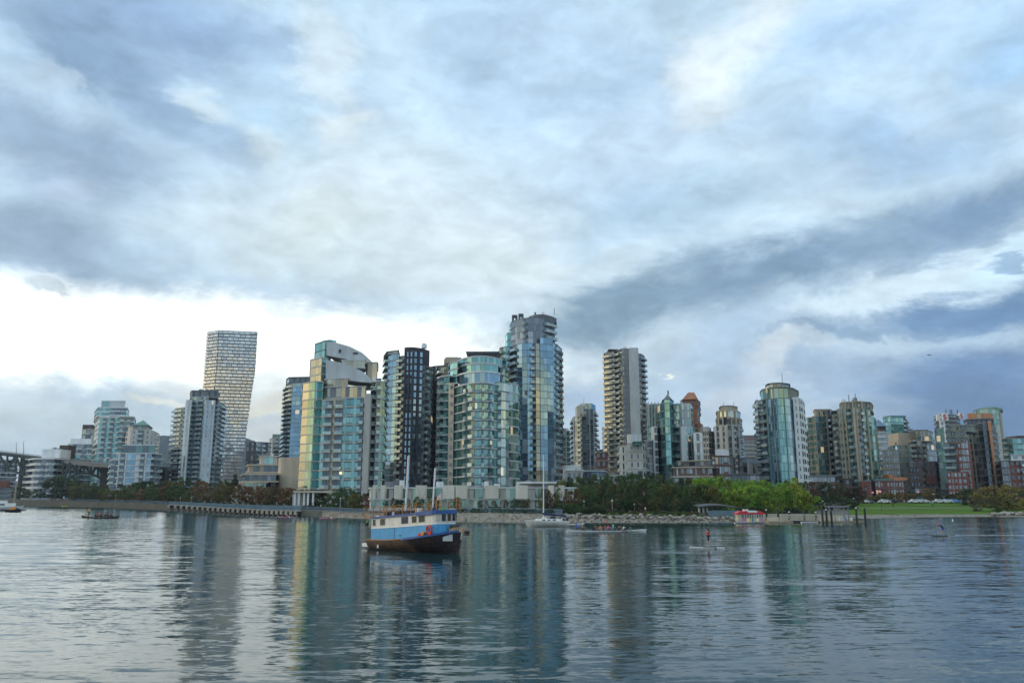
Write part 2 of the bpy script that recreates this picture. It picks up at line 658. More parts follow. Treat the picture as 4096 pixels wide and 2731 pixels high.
xs = list(range(-700, 4801, 50))
V, Fc, idx = [], [], []
rows = 6
for x in xs:
    dw, dt, zt = prof(x)
    jit = 1.0
    zf = max(3.3, zt + .2)
    for (Y, z) in ((dw - 3, -.9), (dw, 0), (dt, zt), (dt + 85, zf), (dt + 600, zf), (3300, zf)):
        V.append((PX(x, Y), Y, z))
for i in range(len(xs) - 1):
    for r in range(1, rows - 1):
        a = i * rows + r
        Fc.append((a, a + rows, a + rows + 1, a + 1))
        if r == 1:
            idx.append(-1)
        else:
            idx.append(0)
bank_f = [f for f, k in zip(Fc, idx) if k == -1]
gr_f = [f for f, k in zip(Fc, idx) if k == 0]
# the bank: rough stone slope in the middle and right, sheer wall on the left
bv, bf, bi = [], [], []
bx = list(range(-700, 4801, 12))
nr = 6
br = random.Random(3)
for x in bx:
    dw, dt, zt = prof(x)
    for k in range(nr + 1):
        s = k / nr
        Y = dw - 1.2 + (dt - dw + 1.2) * s
        z = -.5 + (zt + .5) * s
        if x > 1300 and 0 < k < nr:
            z += br.uniform(-.16, .16) * 1.3
            Y += br.uniform(-.3, .3)
        elif x <= 1300 and 0 < k < nr:
            z = -.5 + (zt + .5) * min(1, s * 1.15 + .1)
        bv.append((PX(x, Y), Y, z))
for i in range(len(bx) - 1):
    for k in range(nr):
        a = i * (nr + 1) + k
        bf.append((a, a + nr + 1, a + nr + 2, a + 1))
        bi.append(0 if bx[i] > 1290 else 1)
bank = structure(link('shore_bank', mesh('shore_bank', bv, bf, ['bank_stone', 'bank_wall'], bi)))
ground = structure(link('ground', mesh('ground', V, gr_f, 'ground_soil')))


def strip(name, x0, x1, d0, d1, up, m, n=60):
    """a sheet on the ground between two setbacks from the bank top"""
    V, Fc = [], []
    for i in range(n + 1):
        x = x0 + (x1 - x0) * i / n
        dw, dt, zt = prof(x)
        for dd in (d0, d1):
            Y = dt + dd
            V.append((PX(x, Y), Y, GZ(x, Y) + up))
    for i in range(n):
        a = 2 * i
        Fc.append((a, a + 2, a + 3, a + 1))
    return structure(link(name, mesh(name, V, Fc, m)))


strip('promenade', -600, 2250, .3, 6, .03, 'path_paving')
strip('lawn', 3385, 4700, .2, 84, .03, 'grass')
strip('grass_bank', 2360, 3000, .2, 12, .03, 'grass')
strip('grass_verge', 560, 860, 7, 14, .03, 'grass')
strip('footpath', 3385, 4600, 36, 39.5, .06, 'path_paving')
strip('road', 3300, 4700, 88, 97, .05, 'steel_dark')


# stones of the embankment: parts of the bank
def rockmesh(seed, m):
    r = random.Random(seed)
    bm = bmesh.new()
    bmesh.ops.create_icosphere(bm, subdivisions=1, radius=.5)
    for v in bm.verts:
        v.co *= r.uniform(.72, 1.15)
        v.co.z = max(-.35, min(.38, v.co.z))
    me = bpy.data.meshes.new('stone')
    bm.to_mesh(me)
    bm.free()
    me.materials.append(mat(m))
    return me


RK = [rockmesh(i, 'boulder' if i < 5 else 'boulder_dark') for i in range(8)]


def rocks(x0, x1, n, s0, s1, rows_=(.25, 1.0), bright=.6):
    for i in range(n):
        x = x0 + (x1 - x0) * (i + rng.uniform(-.4, .4)) / n
        dw, dt, zt = prof(x)
        s = rng.uniform(*rows_)
        Y = dw + (dt - dw) * s
        sz = rng.uniform(s0, s1)
        k = rng.randrange(0, 5) if rng.random() < bright else rng.randrange(5, 8)
        o = link('stone', RK[k], bank)
        o.location = (PX(x, Y), Y, zt * s + sz * .18)
        o.scale = (sz * rng.uniform(.9, 1.6), sz, sz * rng.uniform(.6, .9))
        o.rotation_euler = (rng.uniform(-.3, .3), rng.uniform(-.3, .3), rng.uniform(0, 6.28))


rocks(2235, 2960, 95, .6, 1.25, (.5, .95), .6)
rocks(2235, 2960, 60, .3, .7, (.05, .5), .2)
rocks(3960, 4110, 16, .9, 2.2, (.5, 1.0), .8)
rocks(1330, 2230, 60, .25, .6, (.1, .9), .3)

# distant hills
surf('hill_forest', (.030, .045, .050), var=.25, scale=.004, streak=False)


def hills(name, pts, Y, seed):
    """ridge line given in photo pixels"""
    r = random.Random(seed)
    px = [p[0] for p in pts]
    py = [p[1] for p in pts]
    V, Fc = [], []
    n = 160
    prev = 0
    for i in range(n + 1):
        x = px[0] + (px[-1] - px[0]) * i / n
        y = float(np.interp(x, px, py)) + 3 * math.sin(x * .03 + seed) + r.uniform(-1, 1)
        X, Z = XZ(x, y, Y)
        for (k, dy) in ((0, -220), (.55, -90), (1.0, 0), (.5, 130)):
            V.append((X, Y + dy + r.uniform(-15, 15), 2 + (Z - 2) * k + (r.uniform(-4, 4) if 0 < k < 1 else 0)))
    for i in range(n):
        for k in range(3):
            a = 4 * i + k
            Fc.append((a, a + 4, a + 5, a + 1))
    return structure(link(name, mesh(name, V, Fc, 'hill_forest', smooth=True)))


hills('hills', [(-500, 1950), (300, 1930), (440, 1880), (560, 1770), (650, 1735), (720, 1752), (860, 1735), (985, 1752), (1060, 1778), (1130, 1768), (1300, 1790), (1700, 1830), (2300, 1830), (3000, 1860), (4600, 1850)], 3000, 1)
# ------------------------------------------------------------------ buildings
WEI = {'g': 1, 'b': 1.25, 'p': 1, 'w': 1, 'f': .38, 'd': 1.1, 's': 1, 'n': .55, 'B': 1.4, 'G': 1, 'o': .7, 'h': 1, 'c': 1.2}
NB = [0]


def arc(x0, d0, x1, d1, bulge, n=7):
    """chain of photo columns and depths bulging towards the camera"""
    out = []
    for i in range(n + 1):
        s = i / n
        out.append((x0 + (x1 - x0) * s, d0 + (d1 - d0) * s - bulge * (1 - (2 * s - 1) ** 2)))
    return out


DSHIFT = [0]


class Bld:
    def __init__(self, name, label, x, d, cat='building', group=None, zb=None):
        self.x, self.d = x, d
        self.ds = DSHIFT[0] if d < 345 else 0
        d = d + self.ds
        self.d = d
        self.z0 = (GZ(x, d) - .3) if zb is None else zb
        self.loc = Vector((PX(x, d), d, self.z0))
        self.root = thing(name, label, cat, self.loc, 0, group)
        self.q = []          # (kind, shape, mat, 4x4)
        self.r = random.Random(int(x * 7 + d))
        NB[0] += 1

    def part(self, kind, shape, m, c, s, rz=0.0, tilt=0.0):
        Mx = Matrix.Translation(Vector(c)) @ Matrix.Rotation(rz, 4, 'Z')
        if tilt:
            Mx = Mx @ Matrix.Rotation(tilt, 4, 'X')
        self.q.append((kind, shape, m, Mx @ Matrix.Diagonal((s[0], s[1], s[2], 1))))

    def solid(self, kind, me):
        return link(kind, me, self.root, loc=-self.loc)

    def zrow(self, y, d, x=None):
        return XZ(x if x else self.x, y, d)[1]

    def pts(self, chain, ym):
        out = []
        for (x, d) in chain:
            out.append((XZ(x, ym, d)[0], d))
        return out

    def vol(self, chain, yt, yb=None, st='g', fh=3.0, body='pale_panel', gl='glass_teal', slab=(.28, .3, 'pale_panel'),
            D=22, z0=None, z1=None, roof='mid_grey', ht=.78, fin='pale_panel', rail='glass_rail', bdep=1.5, parapet=True, ym=None, closed=False, skip=0, bodyname='wall'):
        chain = [(c[0], c[1] + self.ds) for c in chain]
        d0 = min(c[1] for c in chain)
        if z1 is None:
            z1 = self.zrow(yt, d0, chain[len(chain) // 2][0])
        if z0 is None:
            z0 = self.z0 if yb is None else self.zrow(yb, d0, chain[len(chain) // 2][0])
        if ym is None:
            yb_ = yb if yb else 1960
            ym = (yt + yb_) / 2
        P = self.pts(chain, ym)
        poly = list(P)
        if not closed:
            dx0, dx1 = P[0], P[-1]
            dm = max(p[1] for p in P) + D
            w = P[-1][0] - P[0][0]
            poly += [(P[-1][0] + (P[-1][0] / P[-1][1]) * (dm - P[-1][1]), dm), (P[0][0] + (P[0][0] / P[0][1]) * (dm - P[0][1]), dm)]
        nf = max(1, round((z1 - z0) / fh))
        h = (z1 - z0) / nf
        self.solid(bodyname, prism(poly, z0, z1, body, 'wall', roof))
        if slab:
            so, th, sm = slab
            sp = offset(poly, so)
            me = prism(sp, -th / 2, th / 2, sm, 'slab')
            for k in range(nf + 1):
                o = link('floor_slab' if k < nf else 'cornice', me, self.root, loc=Vector((0, 0, z0 + k * h)) - self.loc)
        if isinstance(st, str):
            st = [st] * (len(P) - 1)
        if isinstance(gl, str):
            gl = [gl] * (len(P) - 1)
        for i in range(len(P) - 1):
            self.facade(P[i], P[i + 1], z0, nf, h, st[i % len(st)], gl[i % len(gl)], body, fin, ht, rail, bdep, skip)
        return z1

    def facade(self, p0, p1, z0, nf, h, pat, gl, body, fin, ht, rail, bdep, skip=0):
        p0, p1 = Vector(p0), Vector(p1)
        dv = p1 - p0
        Ln = dv.length
        if Ln < .3 or not pat:
            return
        t = dv / Ln
        nv = Vector((t.y, -t.x))
        # skip faces seen from behind
        mid = (p0 + p1) / 2
        rz = math.atan2(t.y, t.x)
        tot = sum(WEI[c] for c in pat)
        s = 0.0
        R = self.r
        for c in pat:
            w = Ln * WEI[c] / tot
            cx = s + w / 2
            s += w
            q = p0 + t * cx

            def put(kind, m, ww, off, dep, hh, zc, shape='box', jit=0.0):
                pos = q + nv * off
                self.part(kind, shape, m, (pos.x, pos.y, zc), (ww, dep, hh), rz + (R.uniform(-jit, jit) if jit else 0), R.uniform(-jit, jit) * .4 if jit else 0)
            if c == 'w':
                continue
            if c == 'f':
                put('pillar', fin, w * .9, .22, .5, nf * h - .02, z0 + nf * h / 2)
                continue
            for k in range(skip, nf):
                zc = z0 + (k + .5) * h
                if c == 'g':
                    put('window', gl, w * .93, .02, .12, h * ht, zc, jit=.012)
                elif c == 'G':
                    put('window', gl, w * .97, .04, .12, h * .94, zc, jit=.016)
                elif c == 'd':
                    for e in (-.25, .25):
                        pos = q + t * (e * w) + nv * .02
                        self.part('window', 'box', gl, (pos.x, pos.y, zc), (w * .44, .12, h * ht), rz + R.uniform(-.012, .012))
                elif c == 's':
                    put('window', gl, w * .95, .02, .12, h * .52, zc + h * .1, jit=.012)
                elif c == 'p':
                    put('window', gl, w * .52, .02, .1, h * .52, zc, jit=.01)
                elif c == 'n':
                    put('window', gl, w * .72, .02, .1, h * .7, zc, jit=.01)
                elif c == 'o':
                    put('window', gl, min(w, h) * .55, .05, .2, h * .5, zc, shape='disc')
                elif c == 'h':
                    put('recess', 'dark_wall', w * .8, .0, .08, h * .6, zc)
                    put('window', gl, w * .5, .04, .1, h * .45, zc)
                elif c in 'bBc':
                    put('recess', 'glass_dark' if c == 'b' else gl, w * .9, .02, .1, h * .8, zc)
                    put('balcony', fin if c != 'c' else body, w * .98, bdep / 2, bdep, .22, z0 + k * h + .05)
                    put('railing', rail, w * .98, bdep / 2, bdep, 1.0 if c != 'c' else 1.15, z0 + k * h + .66, shape='rail')

    def box(self, kind, m, x0, x1, yt, yb, d, dep=6.0):
        """box given by photo columns/rows of its front face at distance d"""
        d = d + self.ds
        X0, Z1 = XZ(x0, (yt + yb) / 2, d)
        X1, _ = XZ(x1, (yt + yb) / 2, d)
        Z1 = XZ((x0 + x1) / 2, yt, d)[1]
        Z0 = XZ((x0 + x1) / 2, yb, d)[1]
        self.part(kind, 'box', m, ((X0 + X1) / 2, d + dep / 2, (Z0 + Z1) / 2), (abs(X1 - X0), dep, Z1 - Z0))
        return Z1

    def mast(self, x, y0, y1, d, w=.25, m='mid_grey', kind='antenna'):
        d = d + self.ds
        X, Z1 = XZ(x, y0, d)
        Z0 = XZ(x, y1, d)[1]
        self.part(kind, 'box', m, (X, d, (Z0 + Z1) / 2), (w, w, Z1 - Z0))

    def clutter(self, x0, x1, y, d, n=4, dep=8):
        """small roof plant"""
        d = d + self.ds
        for _ in range(n):
            x = self.r.uniform(x0, x1)
            X, Z = XZ(x, y, d)
            hh = self.r.uniform(.8, 2.4)
            self.part('roof_vent', 'box', self.r.choice(['mid_grey', 'metal_pale', 'grey_wall']), (X, d + self.r.uniform(2, dep), Z + hh / 2 - .1),
                      (self.r.uniform(.7, 2), self.r.uniform(.8, 2), hh * .8))

    def done(self):
        by = {}
        for k in self.q:
            by.setdefault(k[0], []).append(k)
        for kind, lst in by.items():
            rest = []
            if len(lst) > 300:
                vis = lst
                lst2 = sorted(vis, key=lambda e: e[3].translation.y - .0001 * e[3].translation.z)
                lst, rest = lst2[:298], lst2[298:]
            T = Matrix.Translation(-self.loc)
            for (kd, shp, m, Mx) in lst:
                o = bpy.data.objects.new(kd, unit(shp, m))
                COL.objects.link(o)
                o.parent = self.root
                o.matrix_basis = T @ Mx
            if rest:
                ms = sorted({e[2] for e in rest})
                Vs, Fs, Is, b0 = [], [], [], 0
                for (kd, shp, m, Mx) in rest:
                    v, f = SHAPES[shp]
                    A = np.array(T @ Mx)
                    Vs.append(v @ A[:3, :3].T + A[:3, 3])
                    Fs += [tuple(b0 + i for i in ff) for ff in f]
                    Is += [ms.index(m)] * len(f)
                    b0 += len(v)
                o = link(kind, mesh(kind, np.vstack(Vs), Fs, ms, Is), self.root)
                o['kind'] = 'stuff'
        return self.root


def simple(name, label, chain, yt, st='g', **kw):
    b = Bld(name, label, chain[len(chain) // 2][0], min(c[1] for c in chain))
    cl = kw.pop('clutter', 3)
    b.vol(chain, yt, st=st, **kw)
    xs_ = [c[0] for c in chain]
    if cl:
        b.clutter(min(xs_) + 8, max(xs_) - 8, yt, min(c[1] for c in chain) + 2, cl)
    return b


WP = (.3, .35, 'white_panel')
PP = (.28, .3, 'pale_panel')
GP = (.28, .3, 'grey_wall')
LC = (.25, .35, 'light_concrete')

# ---- far left group behind the bridge
b = simple('waterfront_block', 'long low grey banded block behind the bridge at the far left edge', [(-260, 640), (-20, 640), (66, 645)], 1838, ['ssssssssss', 'ssssss'], slab=(.9, .8, 'pale_panel'), body='grey_wall', gl='glass_dark', fh=3.6)
b.box('wall', 'brick_red', -20, 30, 1922, 1950, 636, 3)
b.done()
b = Bld('round_cornered_block', 'white banded eight storey block with a rounded left corner beside the bridge', 175, 560)
b.vol(arc(94, 592, 150, 563, 8, 5) + [(210, 560), (262, 572)], 1833, st=['s'] * 5 + ['sbsb', 'bsb'], slab=(1.0, 1.0, 'white_panel'), body='pale_panel', gl='glass_dark', fh=4.2, D=25)
b.box('penthouse', 'white_panel', 168, 240, 1796, 1833, 570, 14)
b.box('roof_plant', 'brown_wall', 236, 272, 1780, 1834, 586, 10)
b.clutter(175, 235, 1796, 572, 4)
b.done()
b = Bld('mid_rise_block', 'white and teal stepped mid rise behind the bridge deck', 330, 650)
b.vol([(258, 650), (395, 650), (400, 672)], 1818, st=['gbgbgbg', 'g'], slab=(.5, .6, 'pale_panel'), body='teal_panel', gl='glass_teal', fh=4)
b.vol([(272, 656), (392, 656), (398, 676)], 1775, yb=1818, st=['wgbgbg', 'g'], slab=(.5, .6, 'white_panel'), body='white_panel', gl='glass_dark', fh=4)
b.vol([(282, 664), (366, 664)], 1754, yb=1775, st='w', body='white_panel', slab=None)
b.done()
b = simple('small_brown_tower', 'small brown tower peeping from behind left of the teal stepped tower', [(318, 760), (368, 760), (376, 790)], 1716, ['gbg', 'g'], body='brown_wall', gl='glass_gold_lit', slab=(.3, .5, 'beige'), fh=5)
b.box('penthouse', 'brown_wall', 330, 368, 1698, 1718, 765, 12)
b.done()
b = Bld('stepped_tower', 'tall teal glass tower with stepped crown behind the bridge', 450, 570)
b.vol([(370, 600), (386, 572), (460, 570), (468, 562), (522, 566), (530, 596)], 1664, st=['gg', 'gbgbg', 'g', 'bgbg', 'g'], body='teal_panel', slab=(.45, .7, 'white_panel'), gl=['glass_gold_lit', 'glass_teal', 'glass_teal', 'glass_dark', 'glass_teal'], fh=3.7, fin='white_panel')
b.vol([(381, 604), (392, 578), (505, 578), (514, 600)], 1630, yb=1664, st=['g', 'gggbbb', 'g'], body='teal_panel', slab=(.5, .9, 'white_panel'), fh=3.6)
b.vol([(406, 590), (500, 590)], 1603, yb=1630, st='ggwwww', body='pale_panel', slab=(.2, .5, 'white_panel'), fh=5)
b.done()
b = Bld('green_roofed_tower', 'beige grey tower with a low green pitched roof right of the teal stepped tower', 560, 520)
b.vol([(494, 545), (512, 522), (596, 520), (618, 540), (632, 560)], 1718, st=['pw', 'wpwbbwpw', 'pwp', 'p'], body='light_concrete', slab=None, gl='glass_dark', fh=3.3, fin='grey_wall')
b.vol([(512, 540), (530, 526), (590, 526), (606, 548)], 1700, yb=1718, st=['w', 'wpw', 'w'], body='light_concrete', slab=(.2, .4, 'light_concrete'), fh=3)
zt_ = b.zrow(1701, 526, 560)
pp = b.pts([(508, 545), (528, 524), (594, 524), (614, 548)], 1700) + [(XZ(600, 1700, 566)[0], 566), (XZ(520, 1700, 566)[0], 566)]
ax_, az_ = XZ(560, 1683, 540)
b.solid('roof', mesh('roof', [(x, y, zt_) for x, y in pp] + [(ax_, 545, az_ + 1)], [(i, (i + 1) % 6, 6) for i in range(6)], 'green_roof'))
b.done()
b = Bld('framed_block', 'white framed terraced block in front of the green roofed tower', 535, 450)
b.vol([(432, 470), (440, 452), (500, 450)], 1838, st=['g', 'bgg'], body='pale_panel', slab=(.4, .5, 'white_panel'), gl='glass_teal', fh=3.2)
b.vol([(462, 452), (470, 446), (600, 446), (640, 456)], 1812, st=['g', 'fbfGGwbfg', 'bb'], body='white_panel', slab=(.35, .5, 'white_panel'), gl='glass_blue', fh=3.3, fin='white_panel')
b.vol([(492, 462), (620, 462), (628, 474)], 1780, yb=1812, st=['ggwgw', 'g'], body='teal_panel', slab=(.3, .5, 'pale_panel'), gl='glass_dark', fh=4)
b.done()

# ---- front condominium tower, left
b = Bld('condominium_tower', 'white and glass condominium tower with balconies left of the slanted tower', 790, 470)
D0 = 470
b.vol(arc(686, 482, 735, 474, 3, 4), 1628, st=['b', 'b', 'b', 'b'], body='pale_panel', slab=None, gl='glass_grey', fh=2.75, fin='white_panel', bdep=1.8, D=10)
b.vol([(728, 478), (732, 466), (752, 465), (756, 471)], 1598, st=['', 'wGw', ''], body='white_panel', slab=None, gl='glass_pale', fh=2.75, D=20)
b.vol([(752, 474), (772, 472), (810, 471), (822, 470)], 1586, st=['bG', 'GbbG', 'w'], body='grey_wall', slab=(.2, .35, 'pale_panel'), gl='glass_blue', fh=2.75, D=20, fin='white_panel')
b.vol([(806, 470), (810, 464), (848, 464), (850, 470)], 1600, st=['', 'wgwwgw', ''], body='pale_panel', slab=None, gl='glass_blue', fh=2.75, D=20)
b.vol(arc(848, 470, 890, 492, 5, 4), 1606, st=['b', 'G', 'b', 'b'], body='grey_wall', slab=(.3, .3, 'grey_wall'), gl='glass_grey', fh=2.75, D=10)
b.vol([(762, 480), (768, 474), (868, 474), (876, 490)], 1562, yb=1590, st=['', 'hwhwwhwh', ''], body='grey_wall', slab=(.3, .4, 'grey_wall'), gl='glass_dark', fh=6, D=14)
b.clutter(775, 860, 1562, 476, 6)
b.done()

# ---- slanted, twisting tower with staggered boxes
b = Bld('slanted_tower', 'tall slanted tower of staggered boxes that narrows towards its base', 920, 800)
TD = 800.0
rowsY = [1318, 1400, 1480, 1560, 1640, 1720, 1800, 1885]
LX = [833, 826, 820, 814, 822, 842, 862, 880]     # left rear corner
MX = [876, 874, 869, 860, 862, 872, 884, 896]     # front corner
RX = [1031, 1026, 1021, 1008, 997, 986, 976, 966]  # right corner
zt_ = XZ(900, 1320, TD)[1]
zb_ = b.z0
nfl = 50
lev = []
for k in range(nfl + 1):
    z = zb_ + (zt_ - zb_) * k / nfl
    # photo row of this height
    tb = math.atan2(z - H, TD)
    y = 1365.5 + F * math.tan(TH - tb)
    y = min(1885, max(1318, y))
    lx, mx, rx = (float(np.interp(y, rowsY, q)) for q in (LX, MX, RX))
    lx = XZ(lx, y, TD + 9)[0]
    mx_ = XZ(mx, y, TD)[0]
    rx_ = XZ(rx, y, TD + 9)[0]
    lev.append([(lx, TD + 9), (mx_, TD), (rx_, TD + 9), (rx_ * (TD + 44) / (TD + 9) - 1, TD + 44), (lx * (TD + 50) / (TD + 9) + 2, TD + 50), z])
V = [(p[0], p[1], lv[5]) for lv in lev for p in lv[:5]]
Fc = [(5 * k + i, 5 * k + (i + 1) % 5, 5 * k + 5 + (i + 1) % 5, 5 * k + 5 + i) for k in range(nfl) for i in range(5)]
Fc.append(tuple(5 * nfl + i for i in range(5)))
b.solid('wall', mesh('wall', V, Fc, 'grey_wall'))
for k in range(nfl):
    lv, l2 = lev[k], lev[k + 1]
    h = l2[5] - lv[5]
    for (i, n) in ((0, 3), (1, 7)):
        p0 = (Vector(lv[i]) + Vector(l2[i])) / 2
        p1 = (Vector(lv[i + 1]) + Vector(l2[i + 1])) / 2
        dv = p1 - p0
        t = dv.normalized()
        nv = Vector((t.y, -t.x))
        w = dv.length / n
        sh = .3 if k % 2 else 0.0
        for j in range(n + 1):
            s0 = max(0, (j - sh - .02) * w)
            s1 = min(dv.length, (j - sh + .88) * w)
            if s1 - s0 < .6:
                continue
            q = p0 + t * ((s0 + s1) / 2) + nv * .55
            b.part('balcony_box', 'box', 'glass_box', (q.x, q.y, lv[5] + h * .42), (s1 - s0, 1.5, h * .62), math.atan2(t.y, t.x) + b.r.uniform(-.02, .02), b.r.uniform(-.01, .01))
            q = p0 + t * ((s0 + s1) / 2 + w * .36) + nv * .08
        q = p0 + t * (dv.length / 2) + nv * .5
        b.part('floor_slab', 'box', 'white_panel', (q.x, q.y, lv[5] + .2), (dv.length, 1.3, .3), math.atan2(t.y, t.x))
glass('glass_box', (.46, .49, .48), (.62, .62, .58), (.95, .98, 1.0), .45, .3, .06)
for x in (1004, 1012, 1020, 1028):
    b.mast(x, 1334, 1352, TD + 6, .35, 'pale_panel', 'roof_post')
b.box('roof_rail', 'pale_panel', 1000, 1031, 1333, 1336, TD + 6, .6)
b.done()

# ---- background blocks between slanted and beige buildings
b = simple('brown_apartment_block', 'brown and grey apartment block behind right of the slanted tower base', [(982, 640), (1040, 640), (1078, 646)], 1768, ['gwgwgb', 'bwg'], body='brown_wall', gl='glass_grey', slab=(.3, .5, 'mid_grey'), fh=3.6)
b.done()
b = simple('distant_beige_tower', 'pale beige tower far behind the flat blank wall building', [(1074, 700), (1086, 690), (1130, 690)], 1752, ['w', 'fsbsb'], body='light_concrete', slab=(.3, .5, 'light_concrete'), gl='glass_grey', fh=3.6, fin='light_concrete')
b.box('penthouse', 'green_panel', 1090, 1130, 1736, 1754, 694, 14)
b.done()
b = Bld('blue_glass_tower', 'blue glass tower with dark roof band behind the beige blank wall', 1190, 480)
b.vol([(1130, 500), (1142, 484), (1160, 480), (1225, 478), (1250, 480)], 1530, st=['b', 'b', 'GGGG', 'G'], body='blue_panel', gl='glass_blue', slab=(.15, .22, 'blue_panel'), fh=2.75, fin='grey_wall', D=25)
b.vol([(1148, 492), (1158, 484), (1240, 482)], 1508, yb=1530, st=['G', 'GfGfGfG'], body='mid_grey', gl='glass_dark', slab=(.5, .5, 'dark_wall'), fh=6, fin='mid_grey', D=20)
b.done()

# ---- beige terraced building with blank wall
b = Bld('terraced_building', 'low beige terraced building with a big blank side wall beside the glass apartment block', 1060, 330)
b.vol([(988, 350), (994, 332), (1112, 330)], 1858, st=['w', 'wggwgGGg'], body='sand', slab=(.8, .5, 'beige'), gl='glass_dark', fh=3.2)
b.vol([(972, 346), (976, 324), (1104, 322)], 1896, st=['g', 'ggwgggg'], body='grey_wall', slab=(1.0, .55, 'beige'), gl='glass_dark', fh=3.2)
b.vol([(962, 340), (964, 312), (1064, 311)], 1928, st=['g', 'wgGwgg'], body='light_concrete', slab=(.7, .6, 'beige'), gl='glass_green', fh=3.4)
b.vol([(1038, 345), (1042, 336), (1110, 334)], 1824, yb=1860, st=['w', 'wgGw'], body='light_concrete', slab=(.5, .4, 'light_concrete'), gl='glass_teal', fh=3.4)
b.vol([(1108, 346), (1112, 326), (1122, 325), (1196, 323), (1200, 345)], 1828, st=['w', 'w', 'w', 'w'], body='beige', slab=None, bodyname='blank_wall')
b.vol([(926, 318), (930, 298), (1000, 297)], 1948, st=['w', 'fwgwf'], body='light_concrete', slab=(.5, .6, 'beige'), gl='glass_dark', fh=4, fin='beige')
b.clutter(1045, 1100, 1824, 340, 3)
b.done()

# ---- big glass apartment block
b = Bld('glass_apartment_block', 'wide glass apartment block with gold lit left bays and a white curved roof screen', 1360, 270)
DD = 270
TG = 'glass_teal'
b.vol([(1203, 277.5), (1228, 275), (1252, 272.6), (1276, 274), (1284, 272)], 1524, st=['G', 'GG', 'G', 'G'], body='teal_panel', slab=(.3, .38, 'light_concrete'), gl=['glass_gold_lit', 'glass_green', 'glass_teal', TG], fh=3.05, fin='beige', D=16)
b.vol([(1282, 271.5), (1330, 270), (1338, 269.6), (1368, 269.6)], 1598, st=['Gbb', 'f', 'bb'], body='teal_panel', slab=(.35, .42, 'light_concrete'), gl=TG, fh=3.05, fin='beige', D=22, ht=.74)
b.vol([(1368, 269.6), (1452, 269)], 1590, st='GggGgb', body='teal_panel', slab=(.3, .42, 'light_concrete'), gl=TG, fh=3.05, fin='beige', D=22, ht=.6)
b.vol([(1450, 269.2), (1453, 267.6), (1476, 267.6), (1482, 272)], 1574, st=['', 'w', 'w'], body='light_concrete', slab=None, D=20, bodyname='end_wall')
b.vol([(1480, 276), (1500, 274), (1534, 275), (1542, 292)], 1524, st=['Gb', 'bGn', 'g'], body='teal_panel', slab=(.3, .4, 'pale_panel'), gl='glass_green', fh=3.05, D=16)
b.vol([(1284, 278), (1300, 274), (1366, 273), (1462, 273)], 1546, yb=1592, st=['G', 'gwg', 'GwGGwG'], body='grey_wall', slab=(.3, .4, 'light_concrete'), gl='glass_gold_lit', fh=4.2, D=22)
b.vol([(1300, 280), (1310, 277), (1392, 276)], 1512, yb=1548, st=['g', 'GGGwG'], body='beige', slab=(.3, .3, 'pale_panel'), gl='glass_gold_lit', fh=5, D=12)
# stepped glass corner and the two roof screens
b.vol([(1243, 286), (1264, 283.5), (1286, 281), (1308, 283)], 1430, yb=1528, st=['G', 'GG', 'G'], body='teal_panel', slab=(.35, .35, 'pale_panel'), gl=['glass_gold_lit', 'glass_gold_lit', 'glass_teal'], fh=3.05, D=22)
b.vol([(1262, 292), (1280, 289), (1300, 286), (1322, 287)], 1364, yb=1432, st=['G', 'GG', 'G'], body='teal_panel', slab=(.3, .35, 'teal_panel'), gl='glass_teal', fh=3.05, D=22)
for (pts_, dd, kk) in (([(1303, 1438), (1330, 1442), (1400, 1462), (1450, 1485), (1478, 1518), (1478, 1530), (1303, 1512)], 277, 'roof_screen'),
                       ([(1306, 1366), (1345, 1370), (1400, 1386), (1448, 1410), (1464, 1424), (1462, 1452), (1306, 1420)], 284, 'upper_screen')):
    fr = [XZ(x, y, dd + (i % 2) * 0) for i, (x, y) in enumerate(pts_)]
    n_ = len(fr)
    V = [(X, dd, Z) for X, Z in fr] + [(X, dd + 14, Z) for X, Z in fr]
    b.solid(kk, mesh(kk, V, [tuple(range(n_ - 1, -1, -1)), tuple(range(n_, 2 * n_))] + [(i, (i + 1) % n_, n_ + (i + 1) % n_, n_ + i) for i in range(n_)], 'pale_panel'))
b.vol([(1366, 283.5), (1460, 283)], 1440, yb=1470, st='GGwGGG', body='beige', slab=(.3, .3, 'pale_panel'), gl='glass_gold_lit', fh=5, D=10)
b.box('vent', 'dark_wall', 1355, 1364, 1397, 1410, 283.8, .4)
b.box('vent', 'dark_wall', 1412, 1432, 1409, 1415, 283.7, .4)
b.vol([(1463, 290), (1470, 286), (1507, 286), (1510, 292)], 1450, yb=1530, st=['w', 'wG', 'w'], body='beige', slab=(.3, .3, 'beige'), gl='glass_gold_lit', fh=5.5, D=14)
b.vol([(1290, 288), (1318, 286), (1345, 288)], 1358, yb=1372, st='GG', body='pale_panel', slab=None, gl=TG, fh=4, D=12)
b.clutter(1480, 1530, 1524, 278, 3, 5)
b.done()

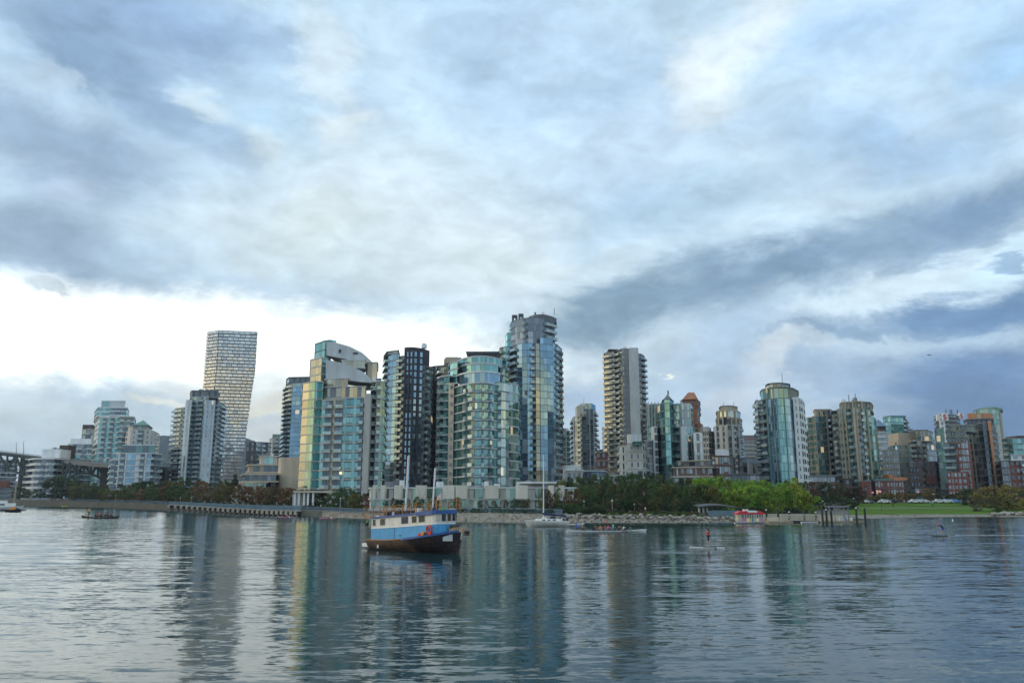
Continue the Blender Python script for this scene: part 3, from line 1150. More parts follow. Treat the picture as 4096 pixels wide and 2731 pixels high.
# ---- dark brown and blue tower
b = Bld('dark_tower', 'dark brown tower with three columns of blue windows and a round grey penthouse', 1630, 335)
b.vol([(1536, 356), (1546, 342), (1566, 338), (1590, 336)], 1412, st=['b', 'G', 'Gn'], body='grey_wall', gl='glass_blue', slab=(.25, .35, 'grey_wall'), fh=2.9, fin='grey_wall', D=20)
b.vol([(1588, 337), (1612, 335), (1616, 333)], 1418, st=['bb', 'n'], body='dark_wall', gl='glass_dark', slab=None, fh=2.9, fin='mid_grey', D=20)
b.vol([(1614, 333.5), (1650, 332), (1686, 334)], 1402, st=['fnfnf', 'nfn'], body='plum_wall', gl='glass_blue', slab=None, fh=2.9, fin='plum_wall', D=20)
b.vol([(1684, 334.5), (1696, 336), (1722, 342), (1728, 356)], 1462, st=['p', 'bgg', 'g'], body='mid_grey', gl='glass_grey', slab=(.2, .3, 'grey_wall'), fh=2.9, fin='grey_wall', D=18)
b.vol(arc(1617, 342, 1718, 350, 4, 6), 1388, yb=1466, st=['w'], body='plum_wall', slab=None, D=12, bodyname='penthouse')
b.vol([(1540, 352), (1552, 341), (1592, 338)], 1402, yb=1414, st=['G', 'GG'], body='mid_grey', slab=(.6, .3, 'mid_grey'), gl='glass_grey', fh=4, D=14)
b.clutter(1630, 1700, 1388, 346, 5, 4)
b.done()
b = Bld('gold_striped_tower', 'narrow tower with a gold lit balcony column squeezed between dark and curved towers', 1750, 372)
b.vol([(1716, 378), (1728, 372), (1744, 371)], 1462, st=['n', 'wn'], body='dark_wall', gl='glass_blue', slab=None, fh=2.9, D=20)
b.vol([(1744, 375), (1764, 366), (1800, 368)], 1466, st=['BB', 'gg'], body='grey_wall', gl='glass_gold_lit', slab=(.4, .3, 'beige'), fh=2.9, fin='light_concrete', D=20)
b.vol([(1776, 380), (1782, 374), (1845, 374)], 1430, yb=1470, st='w', body='mid_grey', slab=None, D=16, bodyname='penthouse')
b.vol([(1712, 382), (1780, 376)], 1462, yb=1470, st='w', body='dark_wall', slab=(.8, .5, 'dark_wall'), D=10, bodyname='roof_terrace')
b.done()

# ---- tallest tower
b = Bld('tallest_tower', 'tallest blue glass tower of the skyline with a round stepped crown', 2140, 335)
GB = 'glass_blue'
b.vol([(1992, 362), (2000, 343), (2024, 340), (2052, 341)], 1386, st=['G', 'bG', 'Gb'], body='teal_panel', gl=['glass_gold_lit', 'glass_green', GB], slab=(.2, .28, 'green_panel'), fh=2.85, fin='grey_wall', D=20)
b.vol([(2050, 340)] + arc(2050, 340, 2130, 334, 3, 4)[1:], 1372, st=['b', 'G', 'G', 'GG'], body='blue_panel', gl=GB, slab=(.15, .22, 'blue_panel'), fh=2.85, fin='grey_wall', D=24)
b.vol([(2130, 334), (2144, 333.4), (2162, 334)], 1372, st=['b', 'G'], body='dark_wall', gl=['glass_dark', 'glass_gold_lit'], slab=None, fh=2.85, fin='grey_wall', D=24)
b.vol([(2162, 333.6), (2190, 334), (2214, 336)], 1350, st=['GG', 'GG'], body='blue_panel', gl=GB, slab=(.15, .22, 'blue_panel'), fh=2.85, D=24)
b.vol([(2214, 337), (2232, 341), (2250, 352)], 1372, bdep=.7, st=['Gb', 'Gb'], body='blue_panel', gl='glass_blue', slab=(.2, .3, 'grey_wall'), fh=2.85, fin='grey_wall', D=16)
b.vol([(2044, 346), (2060, 342)] + arc(2070, 341, 2218, 345, 7, 7), 1270, yb=1376, st=['g', 'G', 'GG', 'GbG', 'G', 'GG', 'G', 'bb', 'b'], body='blue_panel', gl='glass_grey', slab=(.15, .28, 'grey_wall'), fh=3.0, D=16)
b.vol([(2110, 350)] + arc(2118, 346, 2226, 350, 6, 6), 1257, yb=1275, st='w', body='mid_grey', slab=None, D=12, bodyname='crown')
b.vol([(2024, 356), (2030, 350), (2062, 349)], 1330, yb=1388, st=['g', 'gg'], body='teal_panel', gl='glass_teal', slab=(.2, .3, 'pale_panel'), fh=3, D=12)
b.vol([(2040, 356), (2044, 350), (2080, 348)], 1292, yb=1332, st=['g', 'gb'], body='teal_panel', gl='glass_teal', slab=(.2, .3, 'grey_wall'), fh=3, D=12)
b.vol([(2062, 343), (2066, 339), (2118, 337), (2136, 338)], 1352, yb=1378, st=['w', 'wwgw', 'w'], body='pale_panel', slab=None, gl='glass_grey', fh=8, D=8, bodyname='terrace_wall')
for (x, y) in ((2052, 1262), (2066, 1262), (2078, 1257), (2090, 1257)):
    b.mast(x, y, 1296, 347, 1.0, 'mid_grey', 'roof_frame')
b.box('roof_frame', 'mid_grey', 2049, 2068, 1259, 1265, 346.4, 4)
b.box('roof_frame', 'mid_grey', 2075, 2092, 1254, 1260, 346.4, 4)
b.mast(2217, 1234, 1260, 352, .22)
b.clutter(2130, 2200, 1257, 352, 3, 4)
b.done()

# ---- curved teal building
b = Bld('curved_teal_building', 'round fronted teal glass apartment building above the white town houses', 1900, 265)
TT = 'glass_teal'
b.vol([(1748, 292), (1758, 276), (1796, 272)], 1500, st=['g', 'bgg'], body='green_panel', gl='glass_teal', slab=(.35, .4, 'pale_panel'), fh=2.95, fin='pale_panel', D=20)
b.vol([(1792, 272), (1795, 268), (1813, 267), (1816, 270)], 1530, st=['', 'o', ''], body='beige', slab=None, gl='glass_dark', fh=2.95, D=14, bodyname='pierced_wall')
ch = arc(1814, 269, 1985, 261, 9, 10)
b.vol(ch, 1530, st=['G', 'GG', 'GG', 'Bg', 'b', 'gg', 'gb', 'gg', 'bg', 'G'], body='teal_panel', gl=TT, slab=(.35, .4, 'pale_panel'), fh=2.95, fin='pale_panel', D=26, ht=.62)
b.vol([(1985, 261.5), (2004, 261), (2022, 262), (2034, 264)], 1528, st=['G', 'GG', 'G'], body='teal_panel', gl='glass_pale', slab=(.3, .35, 'teal_panel'), fh=2.95, D=22)
b.vol([(2034, 268), (2050, 270), (2072, 274), (2078, 290)], 1532, st=['GG', 'GG', 'G'], body='teal_panel', gl=['glass_pale', 'glass_green', 'glass_teal'], slab=(.3, .35, 'pale_panel'), fh=2.95, D=16)
b.vol([(1796, 282), (1802, 276), (1812, 273), (1830, 271)], 1444, yb=1532, st=['G', 'G', 'G'], body='green_panel', gl='glass_teal', slab=(.4, .4, 'pale_panel'), fh=2.95, D=20)
b.vol(arc(1838, 270, 2000, 268, 6, 8), 1486, yb=1532, st=['GG'], body='teal_panel', gl='glass_blue', slab=(.5, .5, 'white_panel'), fh=4.4, D=20)
b.vol(arc(1850, 273, 1992, 272, 5, 8), 1452, yb=1488, st=['G'], body='teal_panel', gl='glass_teal', slab=(.4, .6, 'pale_panel'), fh=4.2, D=18)
b.vol(arc(1836, 276, 2008, 276, 8, 10), 1424, yb=1454, st=['GG'], body='teal_panel', gl='glass_teal', slab=(.2, .35, 'pale_panel'), fh=4.2, D=14)
b.vol([(2000, 276), (2020, 277), (2034, 284)], 1470, yb=1532, st=['bG', 'G'], body='grey_wall', gl='glass_green', slab=(.3, .35, 'grey_wall'), fh=3, D=14)
b.box('penthouse', 'mid_grey', 1885, 1996, 1410, 1428, 284, 10)
b.box('roof_canopy', 'slate_roof', 1864, 1998, 1405, 1410, 281, 14)
b.box('penthouse', 'sand', 1782, 1832, 1428, 1450, 288, 10)
b.done()
# ---- white town houses along the sea wall
b = Bld('town_house_row', 'long row of white panelled town houses with glass bays behind the sea wall', 1850, 214)
TH_D = 212
b.vol([(1478, 222), (1486, 214), (2060, 208), (2296, 211), (2312, 222)], 1950, st=['w', 'GwGGwGGGwGGwGGGGwGGwGGwGGwGGGwGG', 'GGwGGwGGw', 'g'], body='light_concrete', gl='glass_green', slab=(.35, .4, 'pale_panel'), fh=3.6, D=16, ht=.8)
for (x0, x1) in ((1490, 1502), (1522, 1538), (1576, 1604), (1662, 1702), (1770, 1818), (1822, 1868), (1940, 1994), (2062, 2112), (2196, 2216), (2238, 2258)):
    b.box('wall_panel', 'cream_panel', x0, x1, 1940, 1994, 207.0 - .006 * (x0 - 1490), 3.2)
b.box('roof_canopy', 'white_panel', 2074, 2226, 1925, 1933, 208, 9)
b.box('penthouse', 'light_concrete', 2080, 2170, 1933, 1950, 211, 8)
b.box('terrace_wall', 'light_concrete', 1480, 2300, 2031, 2038, 203.5, .5)
b.box('porch', 'white_panel', 2240, 2330, 1998, 2003, 206, 5)
b.box('porch', 'beige', 1172, 1330, 1962, 1970, 240, 5)
for x in (1176, 1192, 1212, 1228, 1248):
    b.box('pillar', 'white_panel', x, x + 7, 1970, 2020, 240.4, 1.2)
b.box('wall', 'light_concrete', 1170, 1260, 1975, 2030, 245, 10)
b.clutter(1500, 2280, 1950, 212, 10, 8)
b.done()

# ---- low blocks right of the tallest tower
b = simple('green_grey_block', 'green grey block half hidden right of the tallest tower', [(2250, 560), (2316, 560)], 1722, 'gfgfgb', body='green_panel', slab=LC, gl='glass_grey', fh=3.6, fin='green_panel')
b.box('penthouse', 'orange_wall', 2252, 2270, 1712, 1724, 566, 6)
b.done()
b = Bld('slim_grey_tower', 'slim grey tower with blue window stripes between tallest and golden balcony towers', 2340, 455)
b.vol([(2290, 478), (2296, 460), (2330, 456), (2350, 455)], 1664, st=['b', 'fGfb', 'g'], body='grey_wall', gl='glass_grey', slab=(.2, .3, 'grey_wall'), fh=2.85, fin='light_concrete', D=18)
b.vol([(2346, 455), (2378, 457), (2387, 470)], 1636, st=['GfGf', 'b'], body='grey_wall', gl='glass_blue', slab=(.15, .3, 'blue_panel'), fh=2.85, fin='light_concrete', D=18)
b.vol([(2304, 468), (2312, 460), (2352, 458)], 1622, yb=1666, st=['f', 'ffGfGf'], body='light_concrete', gl='glass_gold_lit', slab=(.3, .4, 'light_concrete'), fh=3.5, fin='light_concrete', D=16)
b.vol([(2316, 470), (2326, 464), (2368, 464), (2382, 474)], 1613, yb=1640, st=['w', 'GfG', 'G'], body='sand', gl='glass_blue', slab=None, fh=8, fin='sand', D=12)
b.mast(2335, 1592, 1614, 470, .15)
b.done()
b = simple('dark_narrow_block', 'narrow dark blue block behind right foot of the slim grey tower', [(2382, 560), (2400, 562)], 1762, 'Gg', body='blue_panel', gl='glass_dark', slab=GP, fh=3.6)
b.done()
b = Bld('white_town_block', 'small white flat roofed block with square windows among trees', 2300, 300)
b.vol([(2252, 312), (2258, 300), (2310, 298), (2322, 308)], 1862, st=['w', 'wwwwp', 'p'], body='white_panel', gl='glass_dark', slab=(.3, .4, 'white_panel'), fh=5, D=14)
b.vol([(2268, 292), (2328, 291), (2340, 304)], 1880, st=['ppp', 'p'], body='light_concrete', gl='glass_dark', slab=(.3, .4, 'white_panel'), fh=4, D=12)
b.vol([(2338, 300), (2414, 298), (2428, 310)], 1882, st=['nnnnn', 'n'], body='blue_panel', gl='glass_dark', slab=(.4, .4, 'pale_panel'), fh=4, D=12)
b.vol([(2396, 285), (2430, 284), (2446, 292)], 1912, st=['wnn', 'n'], body='white_panel', gl='glass_dark', slab=(.4, .4, 'white_panel'), fh=4, D=12)
b.done()
b = simple('brick_low_block', 'low brick block beside the foot of the golden balcony tower', [(2384, 390), (2390, 382), (2432, 381)], 1808, ['w', 'swsw'], body='brick_red', gl='glass_dark', slab=(.3, .6, 'sand'), fh=3.8)
b.done()
b = simple('pale_back_tower', 'pale cream tower hidden behind left edge of the golden balcony tower', [(2412, 600), (2420, 592), (2470, 590)], 1706, ['s', 'sss'], body='light_concrete', gl='glass_grey', slab=(.3, .6, 'light_concrete'), fh=3.4)
b.done()
# ---- balcony tower with white slab
b = Bld('golden_balcony_tower', 'tall thin tower with gold lit balconies on the left and a white blank slab', 2505, 420)
b.vol([(2424, 431.5), (2436, 430), (2452, 427.5), (2464, 425)], 1404, st=['b', 'bb', 'B'], body='mid_grey', gl='glass_gold_lit', slab=(.5, .35, 'light_concrete'), fh=2.95, fin='light_concrete', bdep=2.0, D=16, rail='glass_gold_lit')
b.vol([(2464, 427), (2490, 421.5)], 1398, st='bB', body='grey_wall', gl='glass_gold_lit', slab=(.6, .35, 'light_concrete'), fh=2.95, fin='light_concrete', bdep=1.6, D=22, rail='glass_gold_lit')
b.vol([(2488, 421), (2494, 419), (2524, 418)], 1394, st=['G', 'pww'], body='grey_wall', gl=['glass_gold_lit', 'glass_grey'], slab=(.05, .2, 'mid_grey'), fh=2.95, D=22)
b.vol([(2522, 420), (2524, 415), (2560, 414), (2562, 420)], 1390, st=['w'], body='pale_panel', slab=None, D=24, bodyname='blank_slab')
b.vol([(2560, 420), (2572, 421), (2586, 428)], 1414, st=['n', 'b'], body='mid_grey', gl='glass_dark', slab=(.2, .25, 'mid_grey'), fh=2.95, D=16, fin='grey_wall')
b.box('roof_canopy', 'mid_grey', 2434, 2492, 1396, 1399, 424, 16)
b.clutter(2470, 2550, 1394, 424, 4, 8)
b.done()
b = Bld('grey_stepped_block', 'pale grey stepped mid rise with small dark windows in front of golden balcony tower', 2530, 300)
b.vol([(2470, 322), (2478, 306), (2512, 304)], 1782, st=['s', 'wnw'], body='light_concrete', gl='glass_dark', slab=(.2, .35, 'light_concrete'), fh=3.1)
b.vol([(2510, 303), (2572, 301), (2590, 312)], 1772, st=['wpwpw', 'pp'], body='light_concrete', gl='glass_dark', slab=(.1, .3, 'sand'), fh=3.1)
b.vol([(2508, 306), (2524, 303), (2566, 303)], 1736, yb=1774, st=['w'], body='pale_panel', slab=None, D=14, bodyname='penthouse')
b.vol([(2556, 292), (2572, 290), (2600, 292)], 1880, st=['g', 'pg'], body='pale_panel', gl='glass_grey', slab=(.3, .35, 'pale_panel'), fh=3.1)
b.vol([(2438, 300), (2450, 286), (2520, 284)], 1898, st=['g', 'pwpgp'], body='light_concrete', gl='glass_dark', slab=(.3, .4, 'light_concrete'), fh=3.2)
b.vol([(2536, 298), (2542, 294), (2562, 294)], 1766, yb=1776, st='w', body='green_roof', slab=(.6, .3, 'green_roof'), D=10)
b.done()
# ---- teal turret complex
b = Bld('turreted_building', 'teal glass and white apartment complex with a small pointed turret roof', 2670, 312)
b.vol([(2584, 340), (2592, 330), (2650, 328)], 1614, st=['g', 'fgfgffgf'], body='green_panel', gl='glass_green', slab=None, fh=3, fin='light_concrete', D=18)
b.vol([(2608, 316), (2614, 312), (2632, 311), (2638, 316)], 1704, st=['w', 'wng', 'g'], body='pale_panel', gl='glass_dark', slab=None, fh=3, D=20)
b.vol([(2574, 318), (2582, 312), (2610, 311)], 1760, st=['g', 'gng'], body='pale_panel', gl='glass_grey', slab=(.2, .3, 'pale_panel'), fh=3, D=20)
b.vol([(2636, 320), (2646, 312), (2664, 308), (2684, 308), (2700, 313), (2722, 314)], 1612, st=['G', 'Gg', 'GG', 'G', 'bG'], body='teal_panel', gl='glass_teal', slab=(.25, .3, 'teal_panel'), fh=3, D=18)
b.vol([(2722, 312), (2728, 308), (2752, 307), (2756, 312)], 1704, st=['w', 'wwn', 'w'], body='pale_panel', gl='glass_teal', slab=None, fh=3, D=20)
b.vol([(2700, 318), (2720, 316), (2768, 316), (2776, 326)], 1612, st=['g', 'wfgfwgf', 'g'], body='pale_panel', gl='glass_blue', slab=None, fh=3, fin='pale_panel', D=16)
b.vol([(2754, 316), (2776, 316), (2784, 326)], 1706, st=['gg', 'g'], body='teal_panel', gl='glass_teal', slab=(.2, .3, 'pale_panel'), fh=3, D=16)
tc_ = [(2650, 322), (2658, 316), (2680, 316), (2692, 322)]
b.vol(tc_, 1596, yb=1614, st=['G', 'GG', 'G'], body='green_panel', gl='glass_teal', slab=(.3, .3, 'slate_roof'), fh=5, D=6)
pp = b.pts([(2647, 323), (2656, 315), (2682, 315), (2695, 323)], 1596) + [(XZ(2690, 1596, 331)[0], 331), (XZ(2652, 1596, 331)[0], 331)]
zz = b.zrow(1597, 316, 2670)
ax_, az_ = XZ(2672, 1574, 322)
b.solid('turret_roof', mesh('roof', [(x, y, zz) for x, y in pp] + [(ax_, 323, az_)], [(i, (i + 1) % 6, 6) for i in range(6)], 'slate_roof'))
b.mast(2672, 1562, 1578, 323, .5, 'slate_roof', 'finial')
for i in range(6):
    x = 2580 + i * 13
    b.box('pillar', 'light_concrete', x + 14, x + 17, 1608, 1700, 327.2, .8)
b.done()
b = Bld('copper_topped_tower', 'reddish brown tower with a stepped orange copper top behind the turreted complex', 2770, 430)
b.vol([(2716, 440), (2724, 432), (2792, 430), (2806, 444)], 1640, st=['g', 'wnwwnwhw', 'h'], body='copper_roof', gl='glass_grey', slab=None, fh=3, D=22)
b.vol([(2724, 446), (2732, 438), (2786, 436), (2800, 450)], 1596, yb=1642, st=['n', 'wnwwhw', 'h'], body='copper_roof', gl='glass_dark', slab=(.3, .4, 'copper_roof'), fh=4, D=16)
pp = b.pts([(2722, 447), (2732, 437), (2788, 435), (2798, 450)], 1596) + [(XZ(2790, 1596, 460)[0], 460), (XZ(2730, 1596, 460)[0], 460)]
zz = b.zrow(1597, 437, 2760)
tp = b.pts([(2750, 447), (2754, 444), (2776, 444), (2779, 448)], 1570) + [(XZ(2776, 1570, 452)[0], 452), (XZ(2752, 1570, 452)[0], 452)]
zz2 = b.zrow(1569, 444, 2764)
b.solid('hipped_roof', mesh('roof', [(x, y, zz) for x, y in pp] + [(x, y, zz2) for x, y in tp], [(i, (i + 1) % 6, 6 + (i + 1) % 6, 6 + i) for i in range(6)] + [tuple(range(6, 12))], 'copper_roof'))
b.vol([(2786, 424), (2808, 426), (2818, 436)], 1690, st=['hw', 'p'], body='copper_roof', gl='glass_blue', slab=None, fh=3, D=14)
b.done()
b = Bld('arched_white_block', 'narrow white block with an arched bay at the foot of copper topped tower', 2795, 300)
b.vol([(2776, 312), (2780, 302), (2812, 301), (2816, 312)], 1728, st=['w', 'wBw', 'w'], body='white_panel', gl='glass_dark', slab=None, fh=4.3, fin='mid_grey', D=14)
b.done()
b = simple('cream_rear_block', 'cream block with stepped roof behind the arched white block', [(2808, 420), (2816, 410), (2838, 408), (2862, 416)], 1722, ['g', 'pnp', 'gpn'], body='light_concrete', gl='glass_grey', slab=(.2, .3, 'light_concrete'), fh=3.1)
b.box('penthouse', 'light_concrete', 2812, 2838, 1706, 1724, 412, 8)
b.done()
# ---- ornate tower
b = Bld('stepped_stone_tower', 'beige stone tower with stepped shoulders and rounded crown left of blue round tower', 2915, 400)
b.vol([(2858, 416), (2864, 404), (2890, 402), (2912, 400)], 1700, st=['p', 'fnf', 'fnf'], body='light_concrete', gl='glass_grey', slab=None, fh=2.95, fin='light_concrete', D=20)
b.vol([(2910, 399), (2936, 400), (2962, 404), (2974, 416)], 1696, st=['fGf', 'fhGf', 'bG'], body='light_concrete', gl='glass_grey', slab=None, fh=2.95, fin='light_concrete', D=20)
b.vol([(2864, 414), (2872, 406), (2908, 403), (2958, 407), (2968, 416)], 1668, yb=1702, st=['p', 'fhfG', 'GfhfG', 'p'], body='sand', gl='glass_grey', slab=(.2, .3, 'sand'), fh=3.2, fin='sand', D=14)
b.vol([(2866, 414), (2872, 408), (2905, 404), (2950, 407), (2960, 416)], 1640, yb=1670, st=['g', 'fnfn', 'fnGfn', 'g'], body='light_concrete', gl='glass_pale', slab=(.3, .3, 'light_concrete'), fh=3.2, fin='sand', D=12)
b.vol([(2878, 416)] + arc(2884, 410, 2948, 412, 4, 5), 1622, yb=1642, st=['w'], body='sand', slab=(.3, .3, 'grey_wall'), D=8, bodyname='crown')
b.mast(2893, 1608, 1624, 415, .15)
b.mast(2934, 1606, 1624, 415, .15)
b.done()
b = Bld('brown_terraced_block', 'brown brick terraced block with planted roofs above the lime green trees', 2830, 270)
b.vol([(2690, 282), (2696, 272), (2760, 270), (2850, 269), (2856, 280)], 1868, st=['s', 'wnwsws', 'swnwwswns', 'w'], body='brick_brown', gl='glass_grey', slab=(.5, .4, 'sand'), fh=3.2, D=16)
b.vol([(2712, 286), (2780, 278), (2866, 276), (2876, 286)], 1840, yb=1870, st=['sws', 'nwswswn', 'w'], body='brick_mauve', gl='glass_dark', slab=(.4, .4, 'sand'), fh=3.2, D=14)
b.vol([(2848, 276), (2878, 274), (2922, 276), (2944, 290)], 1822, st=['nn', 'nnsn', 'gg'], body='brick_brown', gl='glass_grey', slab=(.15, .3, 'brick_brown'), fh=3.2, D=16)
b.vol([(2860, 286), (2868, 282), (2900, 282), (2916, 290)], 1796, yb=1824, st='w', body='white_panel', slab=None, D=8, bodyname='penthouse')
b.vol([(2690, 268), (2700, 262), (2790, 261)], 1906, st=['s', 'snswns'], body='brick_brown', gl='glass_grey', slab=(.6, .4, 'light_concrete'), fh=3.2, D=12)
b.vol([(2914, 276), (3000, 273), (3040, 274)], 1896, st=['nsnsn', 'sn'], body='brick_brown', gl='glass_dark', slab=(.3, .35, 'mid_grey'), fh=3.2, D=14)
b.done()
b = simple('banded_office_block', 'distant pinkish office block with horizontal bands and a blank top', [(2974, 700), (3034, 700)], 1764, 'sss', body='sand', gl='glass_dark', slab=(.2, .7, 'sand'), fh=3.3, clutter=0)
b.box('penthouse', 'brick_mauve', 2975, 3034, 1740, 1764, 700, 20)
b.done()
b = Bld('dark_glass_block', 'low dark glass block with white piers left of blue round tower', 3005, 340)
b.vol([(2966, 350), (2975, 342), (3030, 340), (3042, 350)], 1830, st=['G', 'GGGG', 'G'], body='blue_panel', gl='glass_dark', slab=(.5, .4, 'grey_wall'), fh=3.4)
b.box('wall_panel', 'light_concrete', 2997, 3012, 1852, 1896, 338, 3)
b.box('wall_panel', 'light_concrete', 3024, 3034, 1852, 1896, 338, 3)
b.done()
# ---- blue round tower
b = Bld('blue_round_tower', 'round fronted blue glass tower with a white gridded strip on its right edge', 3120, 300)
b.vol([(3028, 322), (3034, 312), (3042, 308)], 1598, st=['w', 'b'], body='brick_mauve', gl='glass_dark', slab=(.2, .25, 'brick_brown'), fh=2.9, fin='brick_brown', D=18)
b.vol([(3042, 308), (3060, 303), (3080, 300)], 1594, st=['bn', 'b'], body='mid_grey', gl='glass_blue', slab=(.2, .25, 'grey_wall'), fh=2.9, fin='grey_wall', D=20)
b.vol([(3078, 300)] + arc(3082, 299, 3182, 298, 5, 8), 1592, st=['f', 'GG', 'GGf', 'GGf', 'GG', 'GG', 'fGG', 'G', 'G'], body='blue_panel', gl=['glass_grey', 'glass_blue', 'glass_blue', 'glass_blue', 'glass_teal', 'glass_teal', 'glass_teal', 'glass_pale', 'glass_blue'], slab=(.12, .18, 'blue_panel'), fh=2.9, fin='teal_panel', D=22)
b.vol([(3178, 302), (3183, 297), (3206, 297), (3222, 304), (3230, 314)], 1588, st=['', 'wpw', 'np', 'p'], body='white_panel', gl='glass_dark', slab=None, fh=2.9, D=18)
b.vol([(3042, 314), (3052, 307), (3070, 304)] + arc(3078, 303, 3170, 303, 3, 5) + [(3192, 312)], 1548, yb=1596, st=['G', 'Gg', 'g', 'wgw', 'g', 'g', 'g', 'w', 'w'], body='olive_stone', gl='glass_green', slab=(.3, .35, 'olive_stone'), fh=3.4, D=12)
b.vol([(3066, 312)] + arc(3076, 308, 3156, 309, 3, 5), 1532, yb=1550, st=['g'], body='olive_stone', gl='glass_grey', slab=(.5, .35, 'steel_dark'), fh=4, D=10)
b.mast(3127, 1490, 1534, 314, .15)
b.box('window', 'glass_gold_lit', 3063, 3070, 1548, 1572, 303.5, .3)
b.done()
# ---- green beige twin towers
DSHIFT[0] = 50
b = Bld('beige_grid_tower', 'olive beige tower with teal glass bays just right of blue round tower', 3290, 332)
b.vol([(3232, 352), (3240, 338), (3262, 336)], 1668, st=['g', 'pgp'], body='olive_stone', gl='glass_green', slab=(.15, .3, 'sand'), fh=2.95, fin='sand', D=18)
b.vol([(3260, 335), (3272, 333), (3296, 333), (3306, 334)], 1664, st=['p', 'GG', 'p'], body='olive_stone', gl=['glass_green', 'glass_teal', 'glass_green'], slab=(.15, .3, 'olive_stone'), fh=2.95, D=18)
b.vol([(3304, 334), (3318, 335), (3346, 344)], 1660, st=['Gf', 'bGn'], body='olive_stone', gl='glass_teal', slab=(.15, .3, 'sand'), fh=2.95, fin='sand', D=16)
b.vol([(3256, 344), (3262, 340), (3320, 339), (3330, 346)], 1637, yb=1668, st=['w', 'wpwhhg', 'g'], body='sand', gl='glass_dark', slab=(.3, .4, 'sand'), fh=3.4, D=10)
b.vol([(3218, 350), (3236, 348)], 1726, st='p', body='brown_wall', gl='glass_grey', slab=GP, fh=3, D=14)
b.done()
b = Bld('antenna_tower', 'broad olive stone tower with dark glass bays and two roof antennas', 3425, 310)
b.vol([(3334, 326), (3340, 318), (3362, 314)], 1640, st=['g', 'Gb'], body='mid_grey', gl='glass_dark', slab=(.1, .3, 'mid_grey'), fh=2.95, D=18, fin='olive_stone')
b.vol([(3360, 314), (3366, 311), (3396, 309)], 1634, st=['p', 'pfpf'], body='olive_stone', gl='glass_green', slab=(.1, .3, 'olive_stone'), fh=2.95, fin='sand', D=20)
b.vol([(3396, 309), (3426, 306), (3434, 305)], 1630, st=['Gbg', 'f'], body='olive_stone', gl='glass_teal', slab=(.15, .25, 'olive_stone'), fh=2.95, fin='sand', D=20)
b.vol([(3434, 305), (3462, 307), (3494, 312)], 1632, st=['fGbf', 'Gfg'], body='olive_stone', gl=['glass_dark', 'glass_green'], slab=(.1, .25, 'olive_stone'), fh=2.95, fin='sand', D=20)
b.vol([(3492, 314), (3506, 320), (3516, 334)], 1662, st=['G', 'g'], body='olive_stone', gl='glass_green', slab=(.15, .3, 'sand'), fh=2.95, D=14)
b.vol([(3360, 322), (3368, 315), (3426, 311), (3480, 314), (3490, 326)], 1605, yb=1636, st=['w', 'wfwhfw', 'hfwh', 'w'], body='olive_stone', gl='glass_dark', slab=(.3, .4, 'sand'), fh=4, fin='sand', D=12)
b.mast(3394, 1578, 1608, 322, .25)
b.mast(3420, 1574, 1606, 322, .25)
b.mast(3473, 1626, 1634, 322, .25)
b.clutter(3375, 3475, 1605, 318, 5, 5)
b.done()
b = Bld('brick_podium', 'red brick podium of the antenna tower with tall dark openings', 3440, 290)
b.vol([(3360, 300), (3372, 293), (3410, 291)], 1914, st=['h', 'hsh'], body='brick_brown', gl='glass_dark', slab=(.3, .4, 'brick_brown'), fh=3.4, D=12)
b.vol([(3440, 290), (3446, 286), (3478, 286), (3486, 292)], 1924, st=['w', 'whw', 'w'], body='brick_red', gl='glass_dark', slab=(.3, .4, 'brick_mauve'), fh=6, D=12)
b.vol([(3196, 300), (3206, 292), (3290, 290), (3342, 290)], 1902, st=['s', 'sssss', 'sns'], body='brick_brown', gl='glass_grey', slab=(.6, .5, 'grey_wall'), fh=3.4, D=14)
b.vol([(3210, 280), (3260, 278), (3340, 278)], 1952, st=['sns', 'snsn'], body='brick_mauve', gl='glass_grey', slab=(.3, .4, 'light_concrete'), fh=3.4, D=8)
b.done()
b = Bld('brick_low_rise', 'red brick low rise with pale windows and orange roof parapet right of the podium', 3550, 300)
b.vol([(3494, 306), (3500, 300), (3560, 299), (3614, 300), (3620, 308)], 1922, st=['w', 'pnpwp', 'pnppn', 'w'], body='brick_red', gl='glass_grey', slab=(.3, .4, 'brick_mauve'), fh=3.2, D=14)
b.box('parapet', 'orange_wall', 3556, 3572, 1897, 1914, 304, 6)
b.box('parapet', 'orange_wall', 3574, 3628, 1908, 1920, 304, 6)
b.box('roof', 'green_roof', 3500, 3572, 1914, 1921, 302, 8)
b.done()
# ---- right hand cluster
b = Bld('pyramid_roof_block', 'brown and white block with small dark blue pyramid roof behind antenna tower', 3535, 520)
b.vol([(3500, 540), (3516, 524), (3548, 522), (3566, 532)], 1726, st=['s', 'ss', 'pp'], body='pale_panel', gl='glass_grey', slab=(.3, .6, 'pale_panel'), fh=3.3, D=18)
b.box('penthouse', 'brown_wall', 3516, 3544, 1704, 1727, 526, 10)
zz = b.zrow(1705, 526, 3530)
c0 = b.pts([(3512, 524), (3546, 524)], 1704)
ax_, az_ = XZ(3516, 1676, 530)
b.solid('roof', mesh('roof', [(c0[0][0], 524, zz), (c0[1][0], 524, zz), (c0[1][0], 538, zz), (c0[0][0], 538, zz), (ax_, 531, az_)], [(0, 1, 4), (1, 2, 4), (2, 3, 4), (3, 0, 4)], 'blue_panel'))
b.done()
b = simple('distant_teal_tower', 'distant teal glass tower with flat top right of the antenna tower', [(3545, 580), (3552, 572), (3574, 570), (3626, 572), (3640, 586)], 1670, ['G', 'gG', 'gGGGG', 'b'], body='teal_panel', gl='glass_teal', slab=(.2, .35, 'teal_panel'), fh=3.1)
b.box('penthouse', 'teal_panel', 3556, 3622, 1661, 1672, 576, 10)
